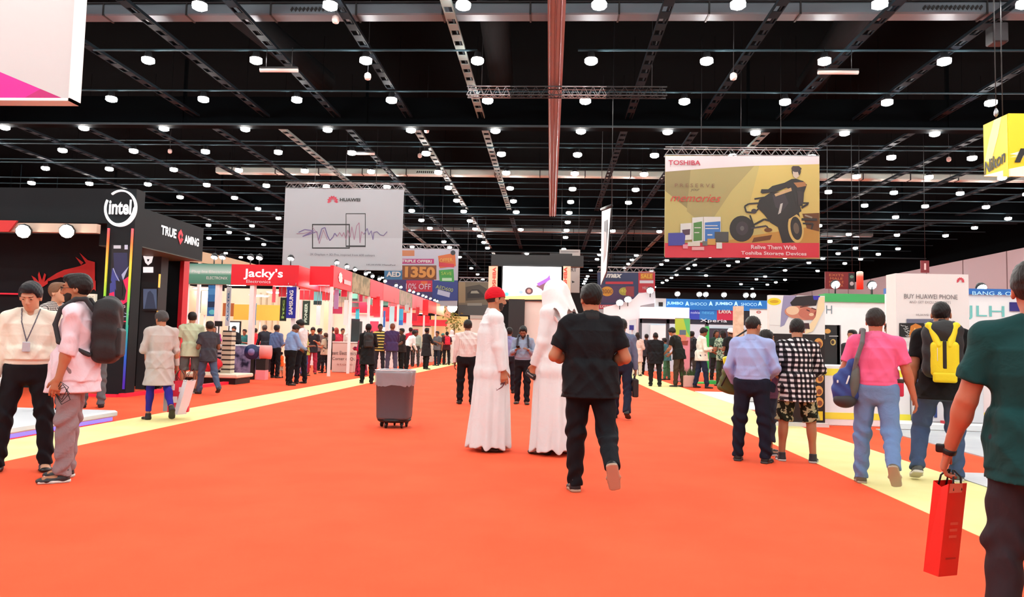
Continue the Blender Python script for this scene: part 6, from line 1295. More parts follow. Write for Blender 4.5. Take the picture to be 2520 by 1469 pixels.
# -- centre
MB_ = P('person in a black shirt and black jeans walking away', 1448, 1212, 700, face=3, skin='tan', top=('polo', mat((11, 14, 20), .8, 0, 0, .25, .011, 8)), hem='out', bottom=('trousers', (20, 22, 28)), shoes=(24, 24, 26), sole=(184, 152, 130), hair=('short', (20, 18, 17)), arms=((.42, .02, -1, -.75, .8, -.1), (.36, .02, -1, -.75, .8, -.1)), legs=((4, 1, 2), (-12, 5, 48)), foot=(0, 66), fat=1.24, res=.0065, head=(22, 3), collar=(16, 18, 22))
MB_['body']['label'] = 'stout person in a black shirt and black jeans walking away with one shoe sole showing'
T1 = P('person in a long white robe and red knitted cap, facing right', 1206, 1108, 708, tx=1222, face=-78, skin='tan', top=('thobe', mat((228, 234, 236), .8, 0, 0, .2, .012, 6)), bottom=(None, None), shoes=(60, 44, 36), hair=('beanie', (206, 16, 36)), arms=('down', (.12, .08, -1, .05, .2, -1)), legs=((3, 2, 2), (-3, 2, 2)), fat=1.0, res=.0065, head=(0, 5), beard=(44, 30, 26), eyes=True)
T2 = P('person in a white robe and white head cloth beside the man in black', 1362, 1116, 690, tx=1388, face=62, skin='tan', top=('thobe', mat((230, 236, 238), .8, 0, 0, .2, .012, 6)), bottom=(None, None), shoes=(60, 44, 36), hair=('ghutra', (250, 248, 248)), arms=((.12, .1, -1, -.1, .45, -1), 'down'), legs=((3, 2, 2), (-3, 2, 2)), fat=1.08, res=.0075, head=(0, 8))
def bld(t, I):
    w = I['A'][-1]['wr']+I['A'][-1]['f']*.1; V = Vol(w-.15, w+.15, .006); V.rbox(w, (.018, .06, .03), .012, rot('X', .5), .004); volobj(V, 'wallet_body', mat((28, 26, 28), .5), t, I['sc'])
    V = Vol(w-.15, w+.15, .006); V.rbox(w+np.array([-.019, 0, 0]), (.004, .04, .008), .004, rot('X', .5), .004); volobj(V, 'clasp', STEEL, t, I['sc'])
wear(T2, 'wallet', 'black wallet held in the hand of the person wearing the white head cloth', 'wallet', bld)
wh = T1['toW'](T1['A'][1]['wr']+T1['A'][1]['f']*.12); m = MB(); m.tube([wh, (wh[0]-.03, wh[1]-.01, wh[2]-.05), (wh[0]-.09, wh[1]-.01, wh[2]-.09), (wh[0]-.1, wh[1], wh[2]-.04), wh], .006, mat((90, 30, 40), .4), 6); tag(m.build('prayer_beads', origin=wh), 'dark string of beads held by the man in the red cap', 'beads')
P('person in a striped white shirt and black trousers walking away left of the red cap', 1146, 995, 787, face=0, skin='brown', top=('shirt', checkmat('pin', [(226, 216, 210), (206, 192, 188)], 45)), bottom=('trousers', (18, 18, 22)), shoes=(20, 18, 18), hair=('short', (34, 32, 30)), arms=('down', 'front'), legs=((6, 3, 4), (-4, 3, 8)), fat=1.15, res=.009, belt=(16, 14, 14))
PH = P('person facing the camera looking at a phone, blue grey shirt and black trousers', 1284, 994, 805, face=176, skin='brown', top=('shirt', (140, 156, 178)), bottom=('trousers', (20, 20, 26)), shoes=(26, 22, 20), hair=('short', (20, 17, 16)), arms=('phone', 'phone'), legs=((6, 2, 2), (-2, 2, 4)), res=.0085, head=(0, 28), beard=(40, 30, 26), eyes=True, belt=(30, 26, 24))
backpack(PH, 'dark backpack whose straps cross the blue grey shirt of the man with the phone', (36, 40, 54), size=.9)
def phone(info, label, sg=1):
    def bld(t, I):
        w = (I['A'][-1]['wr']+I['A'][1]['wr'])/2+I['A'][sg]['f']*.1 if sg == 0 else I['A'][sg]['wr']+I['A'][sg]['f']*.11+np.array([0, 0, .015]); V = Vol(w-.1, w+.1, .005); V.rbox(w, (.037, .07, .006), .004, rot('X', .5), .002); volobj(V, 'phone_body', BLK, t, I['sc'])
        V = Vol(w-.1, w+.1, .005); V.rbox(w+np.array([0, -.003, .007]), (.032, .062, .003), .002, rot('X', .5), .002); volobj(V, 'phone_screen', mat((120, 140, 170), .2, 0, .3), t, I['sc'])
    return wear(info, 'phone', label, 'phone', bld)
phone(PH, 'phone held in both hands by the man in the blue grey shirt')
P('person in a lilac blue shirt mostly hidden behind the man in the red cap', 1250, 968, 806, face=10, skin='brown', top=('shirt', (128, 134, 176)), bottom=('trousers', (28, 28, 36)), hair=('short', (24, 20, 18)), arms=('front', 'down'), res=.012)
BH = P('person in a grey blue shirt with a dark case, behind the man in black', 1528, 1030, 785, tx=1523, face=-4, skin='brown', top=('shirt', (96, 108, 134)), bottom=('trousers', (28, 34, 52)), shoes=(20, 20, 22), hair=('short', (24, 22, 22)), arms=('down', 'down'), legs=((5, 2, 2), (-10, 3, 25)), foot=(0, 30), res=.009)
w = BH['W'](1); t = empty('briefcase', (w[0], w[1], w[2]-.4), 'black briefcase hanging beside the man in the grey blue shirt', 'briefcase'); m = MB(); m.box(w[0]-.05, w[0]+.05, w[1]-.18, w[1]+.2, w[2]-.36, w[2]-.06, blkm := mat((22, 22, 24), .5), .015); m.build('case_body', t); m = MB(); m.tube([(w[0], w[1]-.07, w[2]-.07), (w[0], w[1]-.05, w[2]-.01), (w[0], w[1]+.05, w[2]-.01), (w[0], w[1]+.07, w[2]-.07)], .01, blkm, 6); m.build('handle', t)
# -- right group
P('person seen from behind in a light blue shirt at the right carpet edge', 1850, 1136, 778, tx=1868, face=-12, skin='tan', top=('shirt', mat((160, 178, 226), .8, 0, 0, .2, .012, 8, stretch=.5)), bottom=('trousers', (24, 28, 44)), shoes=(22, 20, 20), hair=('crop', (34, 28, 26)), arms=((.3, -.1, -1, -.1, .5, -.6), (.3, .0, -1, -.35, .75, -.35)), legs=((0, 6, 2), (0, 6, 2)), fat=1.16, res=.007, head=(-28, 8), belt=(18, 18, 20), sole=(60, 60, 62))
WG = P('person with dark curly hair between the blue shirt and the checked shirt, jeans rolled up', 1885, 1118, 812, tx=1905, face=-55, skin='tan', top=('tee', (120, 80, 110)), bottom=('rolled', (54, 62, 84)), shoes=(30, 30, 34), sole=(226, 226, 226), hair=('bob', (30, 24, 22)), arms=('down', 'front'), legs=((8, 2, 2), (0, 2, 2)), res=.009)
P('person in a black and white checked shirt and camouflage shorts, seen from behind', 1962, 1136, 788, face=4, skin='tan', top=('rolledshirt', checkmat('check', [(236, 232, 232), (60, 56, 60), (16, 14, 18)], 18)), hem='out', bottom=('shorts', noisemat((34, 38, 28), (176, 176, 140), 14, .8, 0, .49, .53, const=True)), shoes=(40, 44, 52), sole=(200, 200, 198), hair=('short', (28, 24, 22)), arms=((.2, .05, -1, -.25, .8, -.3), (.32, .05, -1, -.4, .85, -.1)), legs=((0, 8, 0), (0, 8, 0)), fat=1.1, res=.007, head=(-6, 18))
b = gp(1796, 1000); t = empty('shoulder_bag', (at(1795, 930, 8.3)[0], 8.3, .7), 'olive and yellow bag hanging at the left of the light blue shirt', 'bag')
c0 = at(1797, 938, 8.2); V = Vol(np.array(c0)-.3, np.array(c0)+.3, .008); V.rbox(c0, (.12, .05, .14), .045, rot('Y', .3), .01); V.warp(lambda x, y, z: .004*np.sin(x*50+z*60)); o = volobj(V, 'bag_body', mat((84, 92, 44), .6), None); o.parent = t; o.matrix_parent_inverse = Matrix.Translation(-Vector(t.location))
c1 = at(1797, 893, 8.15); V = Vol(np.array(c1)-.2, np.array(c1)+.2, .008); V.rbox(c1, (.07, .04, .08), .02, rot('Y', -.2), .01); o = volobj(V, 'yellow_pouch', mat((228, 224, 50), .5), None); o.parent = t; o.matrix_parent_inverse = Matrix.Translation(-Vector(t.location))
m = MB(); m.tube([at(1770, 935, 8.2), at(1792, 880, 8.2), at(1810, 830, 8.3), at(1838, 812, 8.1)], .01, mat((40, 40, 30), .6), 6); m.tube([at(1775, 950, 8.12), at(1800, 900, 8.12), at(1812, 850, 8.2)], .008, mat((30, 30, 26), .6), 6); m.build('strap', t)
PK = P('person in a pink polo shirt and faded jeans walking away', 2158, 1192, 760, face=0, skin='red', top=('polo', mat((240, 104, 150), .8, 0, 0, .2, .012, 7, stretch=.4)), belt=(40, 24, 30), bottom=('trousers', mat((106, 134, 178), .85, 0, 0, .2, .012, 10)), shoes=(96, 84, 66), sole=(170, 156, 136), hair=('short', (42, 38, 36)), arms=((.36, .12, -1, .0, .55, -.9), (.3, .05, -1, .25, .15, -1)), legs=((3, 4, 4), (-16, 4, 34)), foot=(0, 60), fat=1.14, res=.007, collar=(240, 110, 156), head=(0, 2))
def bld(t, I):
    T, sc, Rt = I['T'], I['sc'], I['Rt']; c = T(-.27, -.08, .02); V = Vol(c-.34, c+.34, .0085)
    V.ell(c, (.11, .075, .17), rot('Y', -.15), .02); V.ell(c+[0.0, 0, -.07], (.115, .085, .12), None, .03); V.ell(c+[.05, 0, .17], (.05, .05, .12), rot('Y', .25), .04); V.warp(lambda x, y, z: .004*np.sin(x*40+z*50)); volobj(V, 'bag_body', mat((34, 58, 130), .6, bump=.003), t, sc)
    V = Vol(c-.34, c+.34, .0085); V.ell(c+[.085, -.03, .05], (.045, .07, .17), rot('Y', .12), .02); volobj(V, 'grey_side_panel', mat((88, 92, 88), .7), t, sc)
    V = Vol(c-.34, c+.34, .0085); V.ell(c+[0, -.02, -.13], (.105, .085, .075), None, .02); volobj(V, 'black_base', mat((44, 44, 46), .6), t, sc)
    V = Vol(c-.34, c+.34, .006); V.rbox(c+[.03, -.095, .07], (.007, .01, .045), .004, rot('Y', .3), .002); V.rbox(c+[-.06, -.085, .05], (.008, .01, .015), .004, None, .002); volobj(V, 'reflective_tag', WHT, t, sc)
    V = Vol(T(-.2, 0, .3)-.5, T(-.2, 0, .3)+.5, .009)
    for a_, b_ in zip([(-.2, -.12, .12), (-.16, -.155, .3), (-.115, -.14, .45), (-.105, -.06, .57), (-.12, .03, .575), (-.15, .12, .46)], [(-.16, -.155, .3), (-.115, -.14, .45), (-.105, -.06, .57), (-.12, .03, .575), (-.15, .12, .46), (-.25, .08, .2)]): V.cone(T(*a_), T(*b_), .021, .021, .01)
    volobj(V, 'strap', mat((96, 96, 98), .7), t, sc)
wear(PK, 'shoulder_bag', 'blue and grey rucksack slung on the left shoulder of the pink polo shirt', 'bag', bld)
def bld(t, I):
    c = I['T'](.2, .0, .02); V = Vol(c-.14, c+.14, .007); V.rbox(c, (.035, .045, .075), .015, None, .01); volobj(V, 'pouch_body', mat((206, 34, 70), .6), t, I['sc']); V = Vol(c-.14, c+.14, .007); V.rbox(c+[0, 0, .07], (.037, .048, .02), .01, None, .01); volobj(V, 'pouch_flap', mat((40, 34, 34), .6), t, I['sc'])
wear(PK, 'belt_pouch', 'small crimson pouch on the belt of the pink polo shirt', 'pouch', bld)
YB = P('person in a black tee and jeans walking away with a black and yellow backpack', 2322, 1184, 742, face=2, skin='tan', top=('polo', mat((20, 20, 22), .8, 0, 0, .2, .011, 8)), hem='out', bottom=('trousers', mat((66, 84, 116), .85, 0, 0, .2, .012, 10)), shoes=(74, 76, 70), sole=(226, 222, 210), hair=('crop', (24, 22, 22)), arms=('down', 'down'), legs=((8, 12, 38), (6, 1, 6)), foot=(22, 0), fat=1.16, res=.007, collar=(30, 30, 32))
backpack(YB, 'black and bright yellow backpack worn by the man in a black tee', (30, 32, 34), accent=(236, 220, 24), size=1.06, straps=(62, 62, 66))
# -- left front pair and the people behind them
WS = P('person in a loose cream shirt and black trousers looking down at the left edge', 52, 1158, 700, tx=58, face=172, skin='fair', top=('shirt', mat((242, 236, 220), .8, 0, 0, .2, .014, 7)), bottom=('trousers', (22, 22, 28)), shoes=(20, 18, 18), hair=('tall', (24, 24, 30)), arms=((.3, .0, -1, .1, .2, -1), 'down'), legs=((2, 9, 2), (2, 9, 2)), res=.007, head=(-8, 24), eyes=True, belt=(20, 18, 18), collar=(242, 234, 214))
def bld(t, I):
    V = Vol(I['T'](0, .1, .3)-.3, I['T'](0, .1, .3)+.3, .006); q = [(.07, .03, .54), (.05, .13, .42), (.0, .16, .25), (-.05, .13, .42), (-.07, .03, .54)]
    for a, b in zip(q, q[1:]): V.cone(I['T'](*a), I['T'](*b), .006, .006, .003)
    volobj(V, 'neck_cord', mat((90, 90, 100), .6), t, I['sc']); V = Vol(I['T'](0, .16, .2)-.1, I['T'](0, .16, .2)+.1, .005); V.rbox(I['T'](0, .165, .2), (.03, .006, .045), .004, None, .002); volobj(V, 'badge_card', mat((190, 196, 206), .4), t, I['sc'])
wear(WS, 'name_badge', 'grey badge on a cord around the neck of the man in the cream shirt', 'badge', bld)
BP = P('bearded person in glasses and a pale pink shirt, grey trousers, facing left with a backpack', 166, 1180, 675, tx=170, face=78, skin='tan', top=('rolledshirt', mat((236, 216, 226), .8, 0, 0, .2, .013, 7)), hem='out', bottom=('trousers', mat((142, 128, 132), .85, 0, 0, .2, .012, 9)), shoes=(34, 34, 38), sole=(214, 210, 204), hair=('short', (22, 18, 18)), arms=((.08, .05, -1, .02, .22, -1), (.1, .15, -1, .0, .3, -1)), legs=((2, 2, 2), (4, 3, 3)), fat=1.08, res=.0068, head=(4, 4), beard=(30, 22, 20), eyes=True, glasses=True)
backpack(BP, 'large black backpack worn by the bearded man in glasses', (26, 26, 30), size=1.12)
w = BP['W'](-1); m = MB()
for k in range(3): m.tube([(w[0]+.02, w[1]-.01, w[2]), (w[0]+.06+.02*k, w[1]-.03, w[2]+.07-.02*k), (w[0]+.13+.01*k, w[1]-.03, w[2]+.03-.05*k), (w[0]+.08, w[1]-.03, w[2]-.07-.02*k), (w[0]+.01, w[1]-.01, w[2]-.03)], .0035, BLK, 5)
tag(m.build('coiled_cable', origin=w), 'thin black cable looped in the hand of the bearded man', 'cable')
P('person in a checked top half hidden between the cream shirt and the bearded man', 122, 1034, 696, tx=122, face=-130, skin='fair', top=('tee', checkmat('check', [(226, 220, 214), (130, 126, 124), (70, 66, 66)], 40)), bottom=('trousers', (40, 48, 76)), shoes=(214, 220, 230), hair=('short', (120, 84, 60)), arms=('up', 'down'), legs=((4, 3, 2), (-2, 3, 2)), res=.009, head=(0, 0))
P('person in grey jeans hidden behind the black backpack', 226, 1003, 750, face=10, skin='brown', top=('tee', (30, 30, 34)), bottom=('trousers', mat((96, 100, 104), .85, 0, 0, .2, .011, 10)), shoes=(24, 22, 24), hair=('short', (20, 18, 18)), arms=('front', 'front'), legs=((2, 4, 2), (-3, 3, 4)), res=.010)
LD = P('person in a long pale grey tunic and blue leggings walking with shopping bags', 386, 1034, 765, tx=380, face=12, skin='tan', top=('tunic', mat((190, 182, 176), .85, 0, 0, .2, .004, 10)), bottom=('leggings', (46, 40, 140)), shoes=(24, 20, 20), hair=('bun', (66, 62, 62)), arms=('front', (.18, -.05, -1, .12, .15, -1)), legs=((9, 2, 4), (-14, 2, 32)), foot=(0, 50), res=.008, head=(24, 8))
w = LD['W'](1)
shopping_bag((w[0]+.1, w[1]-.06, w[2]-.12), .28, .12, .45, (214, 30, 60), 'red and white shopping bag in the hand of the person in the grey tunic', rotz=20, stripes=[(.1, .1, .3, .3, (240, 230, 230)), (.5, .2, .8, .35, (240, 230, 230)), (.2, .5, .45, .7, (240, 230, 230)), (.6, .6, .9, .8, (240, 220, 220))])
shopping_bag((w[0]+.27, w[1]-.1, w[2]-.1), .1, .14, .5, (240, 234, 234), 'tall white shopping bag carried beside the red and white one', rotz=-30, tilt=-14)
shopping_bag((w[0]-.06, w[1]+.1, w[2]-.2), .26, .1, .38, (190, 196, 206), 'grey shopping bag behind the red and white one', rotz=10)
TE = P('person in a pale green tee and grey shorts standing by the black stand', 464, 968, 768, tx=478, face=-8, skin='tan', top=('tee', (196, 206, 172)), bottom=('shorts', (96, 100, 98)), shoes=(66, 60, 56), sole=(200, 196, 190), hair=('short', (24, 20, 18)), arms=((.3, .0, -1, .1, .3, -.9), (.25, .05, -1, -.2, .7, -.5)), legs=((0, 4, 0), (0, 4, 0)), fat=1.05, res=.009)
P('person in a dark shirt and jeans stepping past the man in the pale green tee', 508, 970, 790, tx=487, face=20, skin='brown', top=('tee', (60, 60, 68)), bottom=('trousers', (74, 88, 112)), shoes=(30, 28, 30), hair=('short', (34, 26, 22)), arms=('front', 'front'), legs=((14, 2, 6), (-18, 3, 20)), foot=(0, 24), res=.010)
P('person in dark clothes under the inner column of the black stand', 374, 962, 800, face=-150, skin='fair', top=('tee', (30, 32, 36)), bottom=('trousers', (20, 22, 26)), hair=('short', (70, 52, 40)), res=.012, arms=('front', 'down'))
# -- middle left crowd
mid = [
 ('heavy person in a light blue shirt and black trousers looking down, by the blue flag', 712, 948, 800, 706, -62, 'brown', ('shirt', (128, 160, 206)), ('trousers', (18, 18, 22)), ('short', (34, 28, 26)), ('table', 'table'), dict(fat=1.2, head=(0, 30), lean=6)),
 ('person in a white and black top talking to the light blue shirt man', 738, 944, 788, 740, 60, 'brown', ('polo', (222, 214, 214)), ('trousers', (24, 24, 32)), ('tall', (20, 18, 18)), ('table', 'front'), dict(head=(0, 24))),
 ('person in a black top and dark red trousers near the beige counter', 766, 920, 806, 764, 176, 'tan', ('tee', (40, 40, 46)), ('trousers', (160, 50, 74)), ('short', (22, 18, 18)), ('phone', 'front'), dict(head=(0, 20))),
 ('person in a tan top and black trousers with a small rucksack, seen sideways', 798, 918, 819, 795, 60, 'tan', ('tee', (190, 180, 156)), ('trousers', (26, 26, 30)), ('bun', (66, 42, 34)), ('front', 'front'), dict(pack=(44, 50, 50))),
 ('child in an orange shirt beside the prize wheel', 690, 930, 866, 686, 60, 'tan', ('tee', (226, 96, 30)), ('shorts', (170, 160, 140)), ('short', (24, 18, 16)), ('front', 'down'), dict(fat=.95)),
 ('person in a blue grey shirt behind the light blue shirt man', 676, 930, 800, 690, -40, 'brown', ('shirt', (90, 110, 150)), ('trousers', (20, 20, 26)), ('short', (26, 22, 22)), ('front', 'front'), {}),
 ('person in a navy suit bending over the table behind the prize wheel', 652, 915, 800, 650, 25, 'brown', ('jacket', (28, 32, 42)), ('trousers', (40, 34, 40)), ('short', (66, 60, 54)), ('table', 'table'), dict(lean=20)),
 ('person in a bright red top leaning at the table', 630, 905, 808, 626, 40, 'brown', ('tee', (222, 36, 46)), ('trousers', (60, 90, 110)), ('short', (30, 22, 20)), ('table', 'table'), dict(lean=16)),
 ('person in a black jacket behind the table in the stand', 572, 912, 803, 572, 160, 'tan', ('jacket', (24, 24, 28)), ('trousers', (22, 22, 26)), ('short', (20, 18, 18)), ('phone', 'front'), dict(head=(0, 20))),
 ('person in a teal top behind the table in the stand', 598, 906, 810, 596, 150, 'brown', ('tee', (40, 110, 110)), ('trousers', (24, 24, 30)), ('short', (22, 20, 20)), ('front', 'front'), {}),
 ('person in a magenta top behind the tower of boxes', 520, 925, 802, 522, 190, 'tan', ('tee', (176, 40, 130)), ('trousers', (30, 26, 34)), ('long', (60, 54, 50)), ('front', 'front'), {}),
 ('person in a white shirt and brown trousers walking away by the beige counter', 858, 914, 803, 850, -4, 'dark', ('shirt', (232, 224, 214)), ('trousers', (84, 58, 44)), ('short', (18, 16, 16)), ('hang', 'hang'), dict(legs=((-14, 3, 26), (8, 3, 6)))),
 ('person in a white top mostly hidden by the white shirt and brown trousers man', 872, 905, 812, 868, 10, 'tan', ('tee', (240, 236, 236)), ('trousers', (80, 80, 90)), ('short', (50, 40, 36)), ('down', 'down'), {}),
 ('person dressed all in black with a backpack beside the rubbish bin', 902, 944, 797, 903, 4, 'dark', ('tunic', (20, 22, 24)), ('trousers', (20, 22, 24)), ('short', (14, 13, 14)), ('hang', 'front'), dict(fat=1.0, pack=(30, 32, 34))),
 ('person in a black and yellow striped shirt behind the rubbish bin', 932, 918, 797, 934, 186, 'dark', ('tee', checkmat('stripe', [(30, 28, 30), (214, 196, 110)], 9)), ('trousers', (50, 52, 62)), ('short', (16, 14, 14)), ('down', 'front'), {}),
 ('person in a dark purple shirt with reddish hair behind the rubbish bin', 962, 920, 796, 958, 10, 'brown', ('shirt', (62, 46, 86)), ('trousers', (74, 70, 96)), ('short', (110, 66, 46)), ('hang', 'table'), dict(fat=1.15, hem='out')),
 ('person in a white shirt bending over a counter right of the purple shirt', 1000, 912, 812, 990, -60, 'dark', ('shirt', (240, 238, 236)), ('trousers', (22, 22, 26)), ('short', (18, 16, 16)), ('table', 'table'), dict(lean=34)),
 ('person in black trousers in front of the bending white shirt', 986, 915, 808, 984, 120, 'dark', ('tee', (40, 34, 34)), ('trousers', (22, 22, 24)), ('short', (20, 18, 16)), ('table', 'front'), {}),
 ('person in a black top facing right at the far left carpet edge', 1048, 909, 807, 1046, -50, 'dark', ('tunic', (32, 34, 38)), ('trousers', (24, 26, 30)), ('short', (18, 16, 16)), ('front', 'table'), {}),
 ('person with a crimson bag on the back near the far left carpet edge', 1098, 898, 816, 1098, 10, 'tan', ('tee', (60, 30, 36)), ('trousers', (26, 26, 30)), ('short', (30, 26, 26)), ('down', 'front'), dict(pack=(214, 30, 60))),
 ('person in a white headscarf far down the left carpet edge', 1110, 896, 812, 1108, 30, 'tan', ('abaya', (232, 236, 230)), (None, None), ('hijab', (236, 238, 236)), ('front', 'front'), {}),
 ('person in a grey top between the two black tops far down the aisle', 1074, 900, 815, 1072, 140, 'brown', ('tee', (96, 100, 104)), ('trousers', (34, 40, 54)), ('short', (24, 20, 20)), ('phone', 'front'), {}),
 ('person in a green cap far down the aisle by the crimson bag', 1088, 897, 820, 1088, -140, 'brown', ('tee', (44, 50, 60)), ('trousers', (30, 34, 40)), ('beanie', (60, 130, 120)), ('front', 'down'), {}),
 ('person in a pale shirt far behind the black top facing right', 1022, 902, 812, 1024, 170, 'dark', ('shirt', (150, 170, 160)), ('trousers', (60, 60, 60)), ('short', (20, 18, 18)), ('down', 'front'), {}),
 ('person in a red top behind the bending white shirt', 1008, 900, 806, 1008, -20, 'brown', ('tee', (190, 40, 60)), ('trousers', (40, 36, 40)), ('short', (40, 22, 22)), ('down', 'down'), {}),
 ('person in a red shirt deep among the left stands behind the tan top', 824, 908, 806, 822, 20, 'fair', ('tee', (196, 60, 80)), ('trousers', (90, 110, 150)), ('bob', (150, 60, 50)), ('front', 'down'), {}),
 ('person in a dark red top with a camera deep among the left stands', 840, 905, 808, 840, 200, 'brown', ('tee', (150, 30, 50)), ('trousers', (40, 40, 50)), ('short', (26, 20, 20)), ('phone', 'front'), {}),
 ('person in a black top right behind the tan top', 812, 910, 805, 810, 120, 'brown', ('tee', (60, 60, 56)), ('trousers', (34, 34, 36)), ('tall', (22, 20, 20)), ('phone', 'phone'), {}),
 ('person in a dark maroon patterned top left of the person in all black', 888, 925, 822, 888, 60, 'tan', ('abaya', noisemat((80, 20, 40), (176, 40, 80), 10, .8)), (None, None), ('long', (40, 20, 24)), ('front', 'front'), {}),
 ('person in a lime top by the far left stands near the striped shirt', 748, 925, 812, 750, -100, 'brown', ('tee', (170, 176, 90)), ('trousers', (70, 80, 130)), ('short', (30, 24, 20)), ('front', 'front'), {}),
 ('person in a grey top under the red recess stand', 783, 912, 808, 783, -60, 'brown', ('tee', (110, 100, 100)), ('trousers', (30, 30, 36)), ('short', (20, 18, 18)), ('phone', 'front'), {}),
 # right side, further off
 ('person in a beige long coat walking away right of the man in black', 1568, 925, 818, 1566, -10, 'tan', ('tunic', (222, 200, 190)), ('trousers', (216, 204, 186)), ('long', (34, 28, 28)), ('hang', 'front'), {}),
 ('person in a black suit seen from behind at the right carpet strip', 1612, 951, 818, 1613, 0, 'dark', ('jacket', (20, 20, 24)), ('trousers', (30, 30, 32)), ('crop', (24, 20, 20)), ('hang', 'hang'), dict(fat=1.15)),
 ('person in a black top leaning over something beside the black suit', 1670, 952, 808, 1652, 62, 'tan', ('tee', (24, 26, 24)), ('trousers', (66, 56, 44)), ('tall', (24, 20, 20)), ('table', 'table'), dict(lean=18, head=(0, 22))),
 ('person in a white shirt and dark jeans facing right behind the planter', 1726, 955, 808, 1730, -70, 'brown', ('shirt', (232, 236, 222)), ('trousers', (34, 46, 70)), ('tall', (22, 18, 18)), ('table', 'front'), dict(legs=((-8, 2, 4), (10, 2, 4)), head=(0, 24), hem='out')),
 ('person in a dark top with a backpack left of the white shirt by the planter', 1702, 935, 815, 1702, -30, 'brown', ('tee', (40, 44, 48)), ('trousers', (60, 60, 56)), ('short', (24, 20, 20)), ('front', 'front'), dict(pack=(30, 32, 36))),
 ('person in black trousers just left of the black suit, further off', 1590, 922, 822, 1588, 20, 'brown', ('tee', (50, 50, 58)), ('trousers', (20, 20, 24)), ('short', (20, 18, 18)), ('front', 'down'), {}),
 ('person in a mint green patterned top behind the green arch', 1778, 950, 812, 1780, 30, 'tan', ('tee', noisemat((40, 70, 60), (180, 206, 180), 16, .8)), ('trousers', (50, 70, 50)), ('bob', (26, 22, 22)), ('front', 'front'), {}),
 ('person in black with a white cap right of the green arch', 1798, 955, 808, 1800, 40, 'brown', ('tee', (26, 28, 30)), ('trousers', (24, 26, 28)), ('beanie', (240, 240, 240)), ('front', 'table'), {}),
 ('person with dark hair deep behind the green arch', 1762, 938, 812, 1762, -150, 'brown', ('tee', (36, 60, 50)), ('trousers', (30, 34, 34)), ('long', (24, 20, 20)), ('front', 'front'), {}),
 ('person bending down between the black suit and the leaning man', 1640, 935, 832, 1640, 70, 'brown', ('tee', (60, 110, 120)), ('trousers', (60, 110, 80)), ('short', (24, 20, 20)), ('table', 'table'), dict(lean=10)),
 ('person with dark hair looking over the white stand left of the pink polo', 2098, 1010, 812, 2096, 150, 'tan', ('tee', (40, 40, 44)), ('trousers', (30, 30, 34)), ('short', (24, 20, 20)), ('front', 'front'), dict(yd=14.4)),
 ('person with dark hair behind the white stand right of the pink polo', 2190, 1000, 795, 2190, 170, 'brown', ('tee', (60, 54, 54)), ('trousers', (30, 30, 34)), ('short', (24, 18, 18)), ('front', 'front'), dict(yd=14.6)),
]
for (lab, px_, fy, ty, tx, face, skin, top, bot, hair, arms, kw) in mid:
    kw = dict(kw); pack = kw.pop('pack', None); yd = kw.pop('yd', None)
    pos = gp(px_, fy)
    if yd: a = at(px_, 900, yd); pos = (a[0], yd)
    face -= math.degrees(math.atan2(pos[0], pos[1]))
    lg = kw.pop('legs', ((3, 4, 2), (-3, 4, 3)))
    near = pos[1] < 23
    I = person(lab, pos, top_z=at(tx, ty, pos[1])[2], face=face, skin=skin, top=top, bottom=bot, hair=hair, arms=arms, legs=lg, res=.0115 if near else .0155, shoes=(26, 24, 24) if bot[0] else (30, 28, 28), name='person', **kw)
    if pack: backpack(I, {(44, 50, 50): 'small dark rucksack on the person in a tan top', (30, 32, 34): 'black backpack on the person dressed all in black', (214, 30, 60): 'crimson bag on the back of the person near the far left carpet edge', (30, 32, 36): 'dark backpack on the person left of the planter'}[pack], pack, size=.85)

# ------------------------------------------------------------------ rubbish bin
bx, by = gp(960, 1056); by += .25; 
t = empty('rubbish_bin', (bx, by, 0), 'grey wheeled rubbish bin with a clear liner standing on the red carpet', 'rubbish bin')
gm = mat((84, 92, 100), .55, bump=.0006, bscale=30); sc_ = by/1750
wt, wb = 90*sc_/2, 81*sc_/2; zt_ = at(960, 912, by)[2]; z0 = .125
def sq(w, z, n=4.2, k=40):
    out = []
    for i in range(k):
        a = 2*math.pi*i/k; c, s_ = math.cos(a), math.sin(a); out.append((bx+w*math.copysign(abs(c)**(2/n), c), by+w*.98*math.copysign(abs(s_)**(2/n), s_), z))
    return out
def loft(rings, m, name, par, cap0=True, cap1=False):
    mb = MB(); k = len(rings[0]); V = [p for r_ in rings for p in r_]; fs = []
    for i in range(len(rings)-1):
        for j in range(k): fs.append((i*k+j, i*k+(j+1) % k, (i+1)*k+(j+1) % k, (i+1)*k+j))
    if cap0: fs.append(tuple(range(k-1, -1, -1)))
    if cap1: fs.append(tuple(range((len(rings)-1)*k, len(rings)*k)))
    mb.faces(V, fs, m, True); return mb.build(name, par)
loft([sq(wb*.96, z0), sq(wb, z0+.03), sq(wt*.985, zt_-.03), sq(wt, zt_-.03), sq(wt, zt_), sq(wt*.94, zt_), sq(wb*.92, z0+.05), sq(.01, z0+.05)], gm, 'bin_body', t)
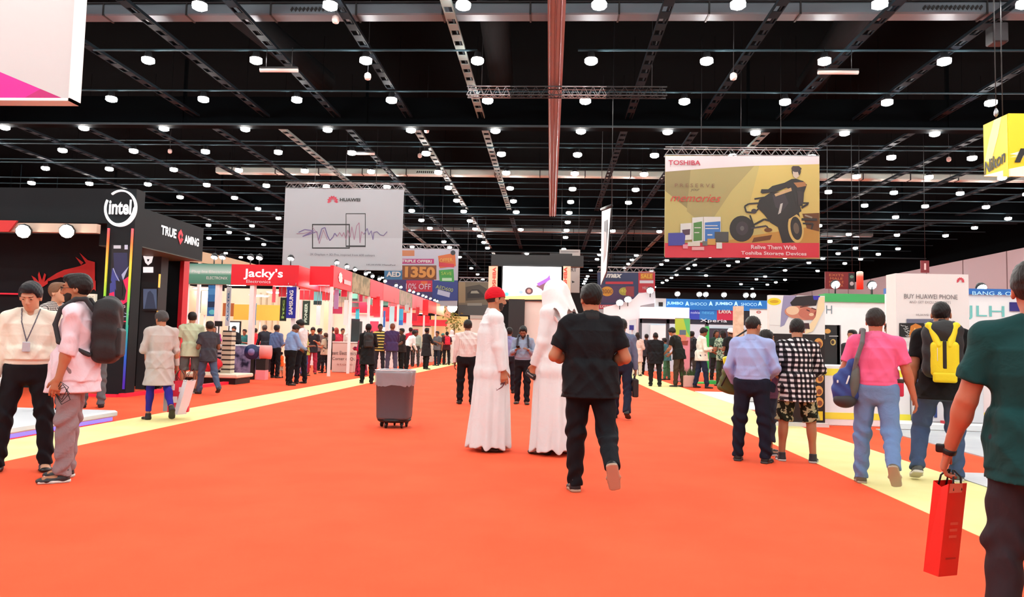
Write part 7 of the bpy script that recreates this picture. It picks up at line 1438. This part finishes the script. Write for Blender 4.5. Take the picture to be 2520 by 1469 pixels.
rs = random.Random(6); lin = mat((206, 206, 214), .18, 0, 0, .8, .004, 26, alpha=.42)
def crink(w, z, a, zz=.0): return [(bx+(x-bx)*(1+rs.uniform(-a, a)), by+(y-by)*(1+rs.uniform(-a, a)), z+rs.uniform(-zz, zz)) for (x, y, z) in sq(w, z, k=64)]
loft([crink(wt*.9, zt_-.12, .02, .005), crink(wt*.97, zt_+.008, .006, .004), crink(wt*1.03, zt_+.012, .006, .004), crink(wt*1.05, zt_-.03, .012), crink(wt*1.03, zt_-.09, .018), crink(wt*1.035, zt_-.14, .02), crink(wt*1.015, zt_-.2, .015, .014)], lin, 'clear_liner', t, False)
m = MB(); m.tube(crink(wt*1.03, zt_+.012, .006, .003)+crink(wt*1.03, zt_+.012, .0)[:1], .006, mat((236, 236, 240), .3), 6, caps=False); m.build('liner_rim', t)
m = MB(); m.lathe((bx, by, z0-.045), [(wb*.9, 0), (wb*1.02, .02), (wb*1.02, .045), (wb*.8, .05)], BLK, 28); dolly = m.build('dolly', t)
for a in range(5):
    an = 2*math.pi*a/5+.5; cx, cy = bx+wb*.78*math.cos(an), by+wb*.78*math.sin(an); m = MB(); m.lathe((cx-.016, cy, .04), [(.012, 0), (.04, .004), (.04, .028), (.012, .032)], mat((26, 24, 24), .5), 14, axis=(1, .3*math.sin(a*2), 0)); m.box(cx-.022, cx+.022, cy-.01, cy+.03, .045, z0-.04, BLK); m.build('caster', t)
# red cushion on the platform
V = Vol([-9.9, 17.8, .2], [-8.2, 19.0, 1.0], .016); rs = random.Random(1)
for k in range(7): V.ell((-9.5+k*.13, 18.2+rs.uniform(-.08, .1), .36+.05*abs(k-3)), (.16, .17, .1+.02*abs(k-3)), k=.05)
V.warp(lambda x, y, z: .012*np.sin(x*26+z*30)); V.clip((0, 0, .262), (0, 0, -1)); o = volobj(V, 'bean_cushion', mat((214, 18, 40), .6, bump=.006, bscale=14), None); o.location = (0, 0, 0); tag(o, 'crumpled bright red cushion lying on the cream platform', 'cushion')
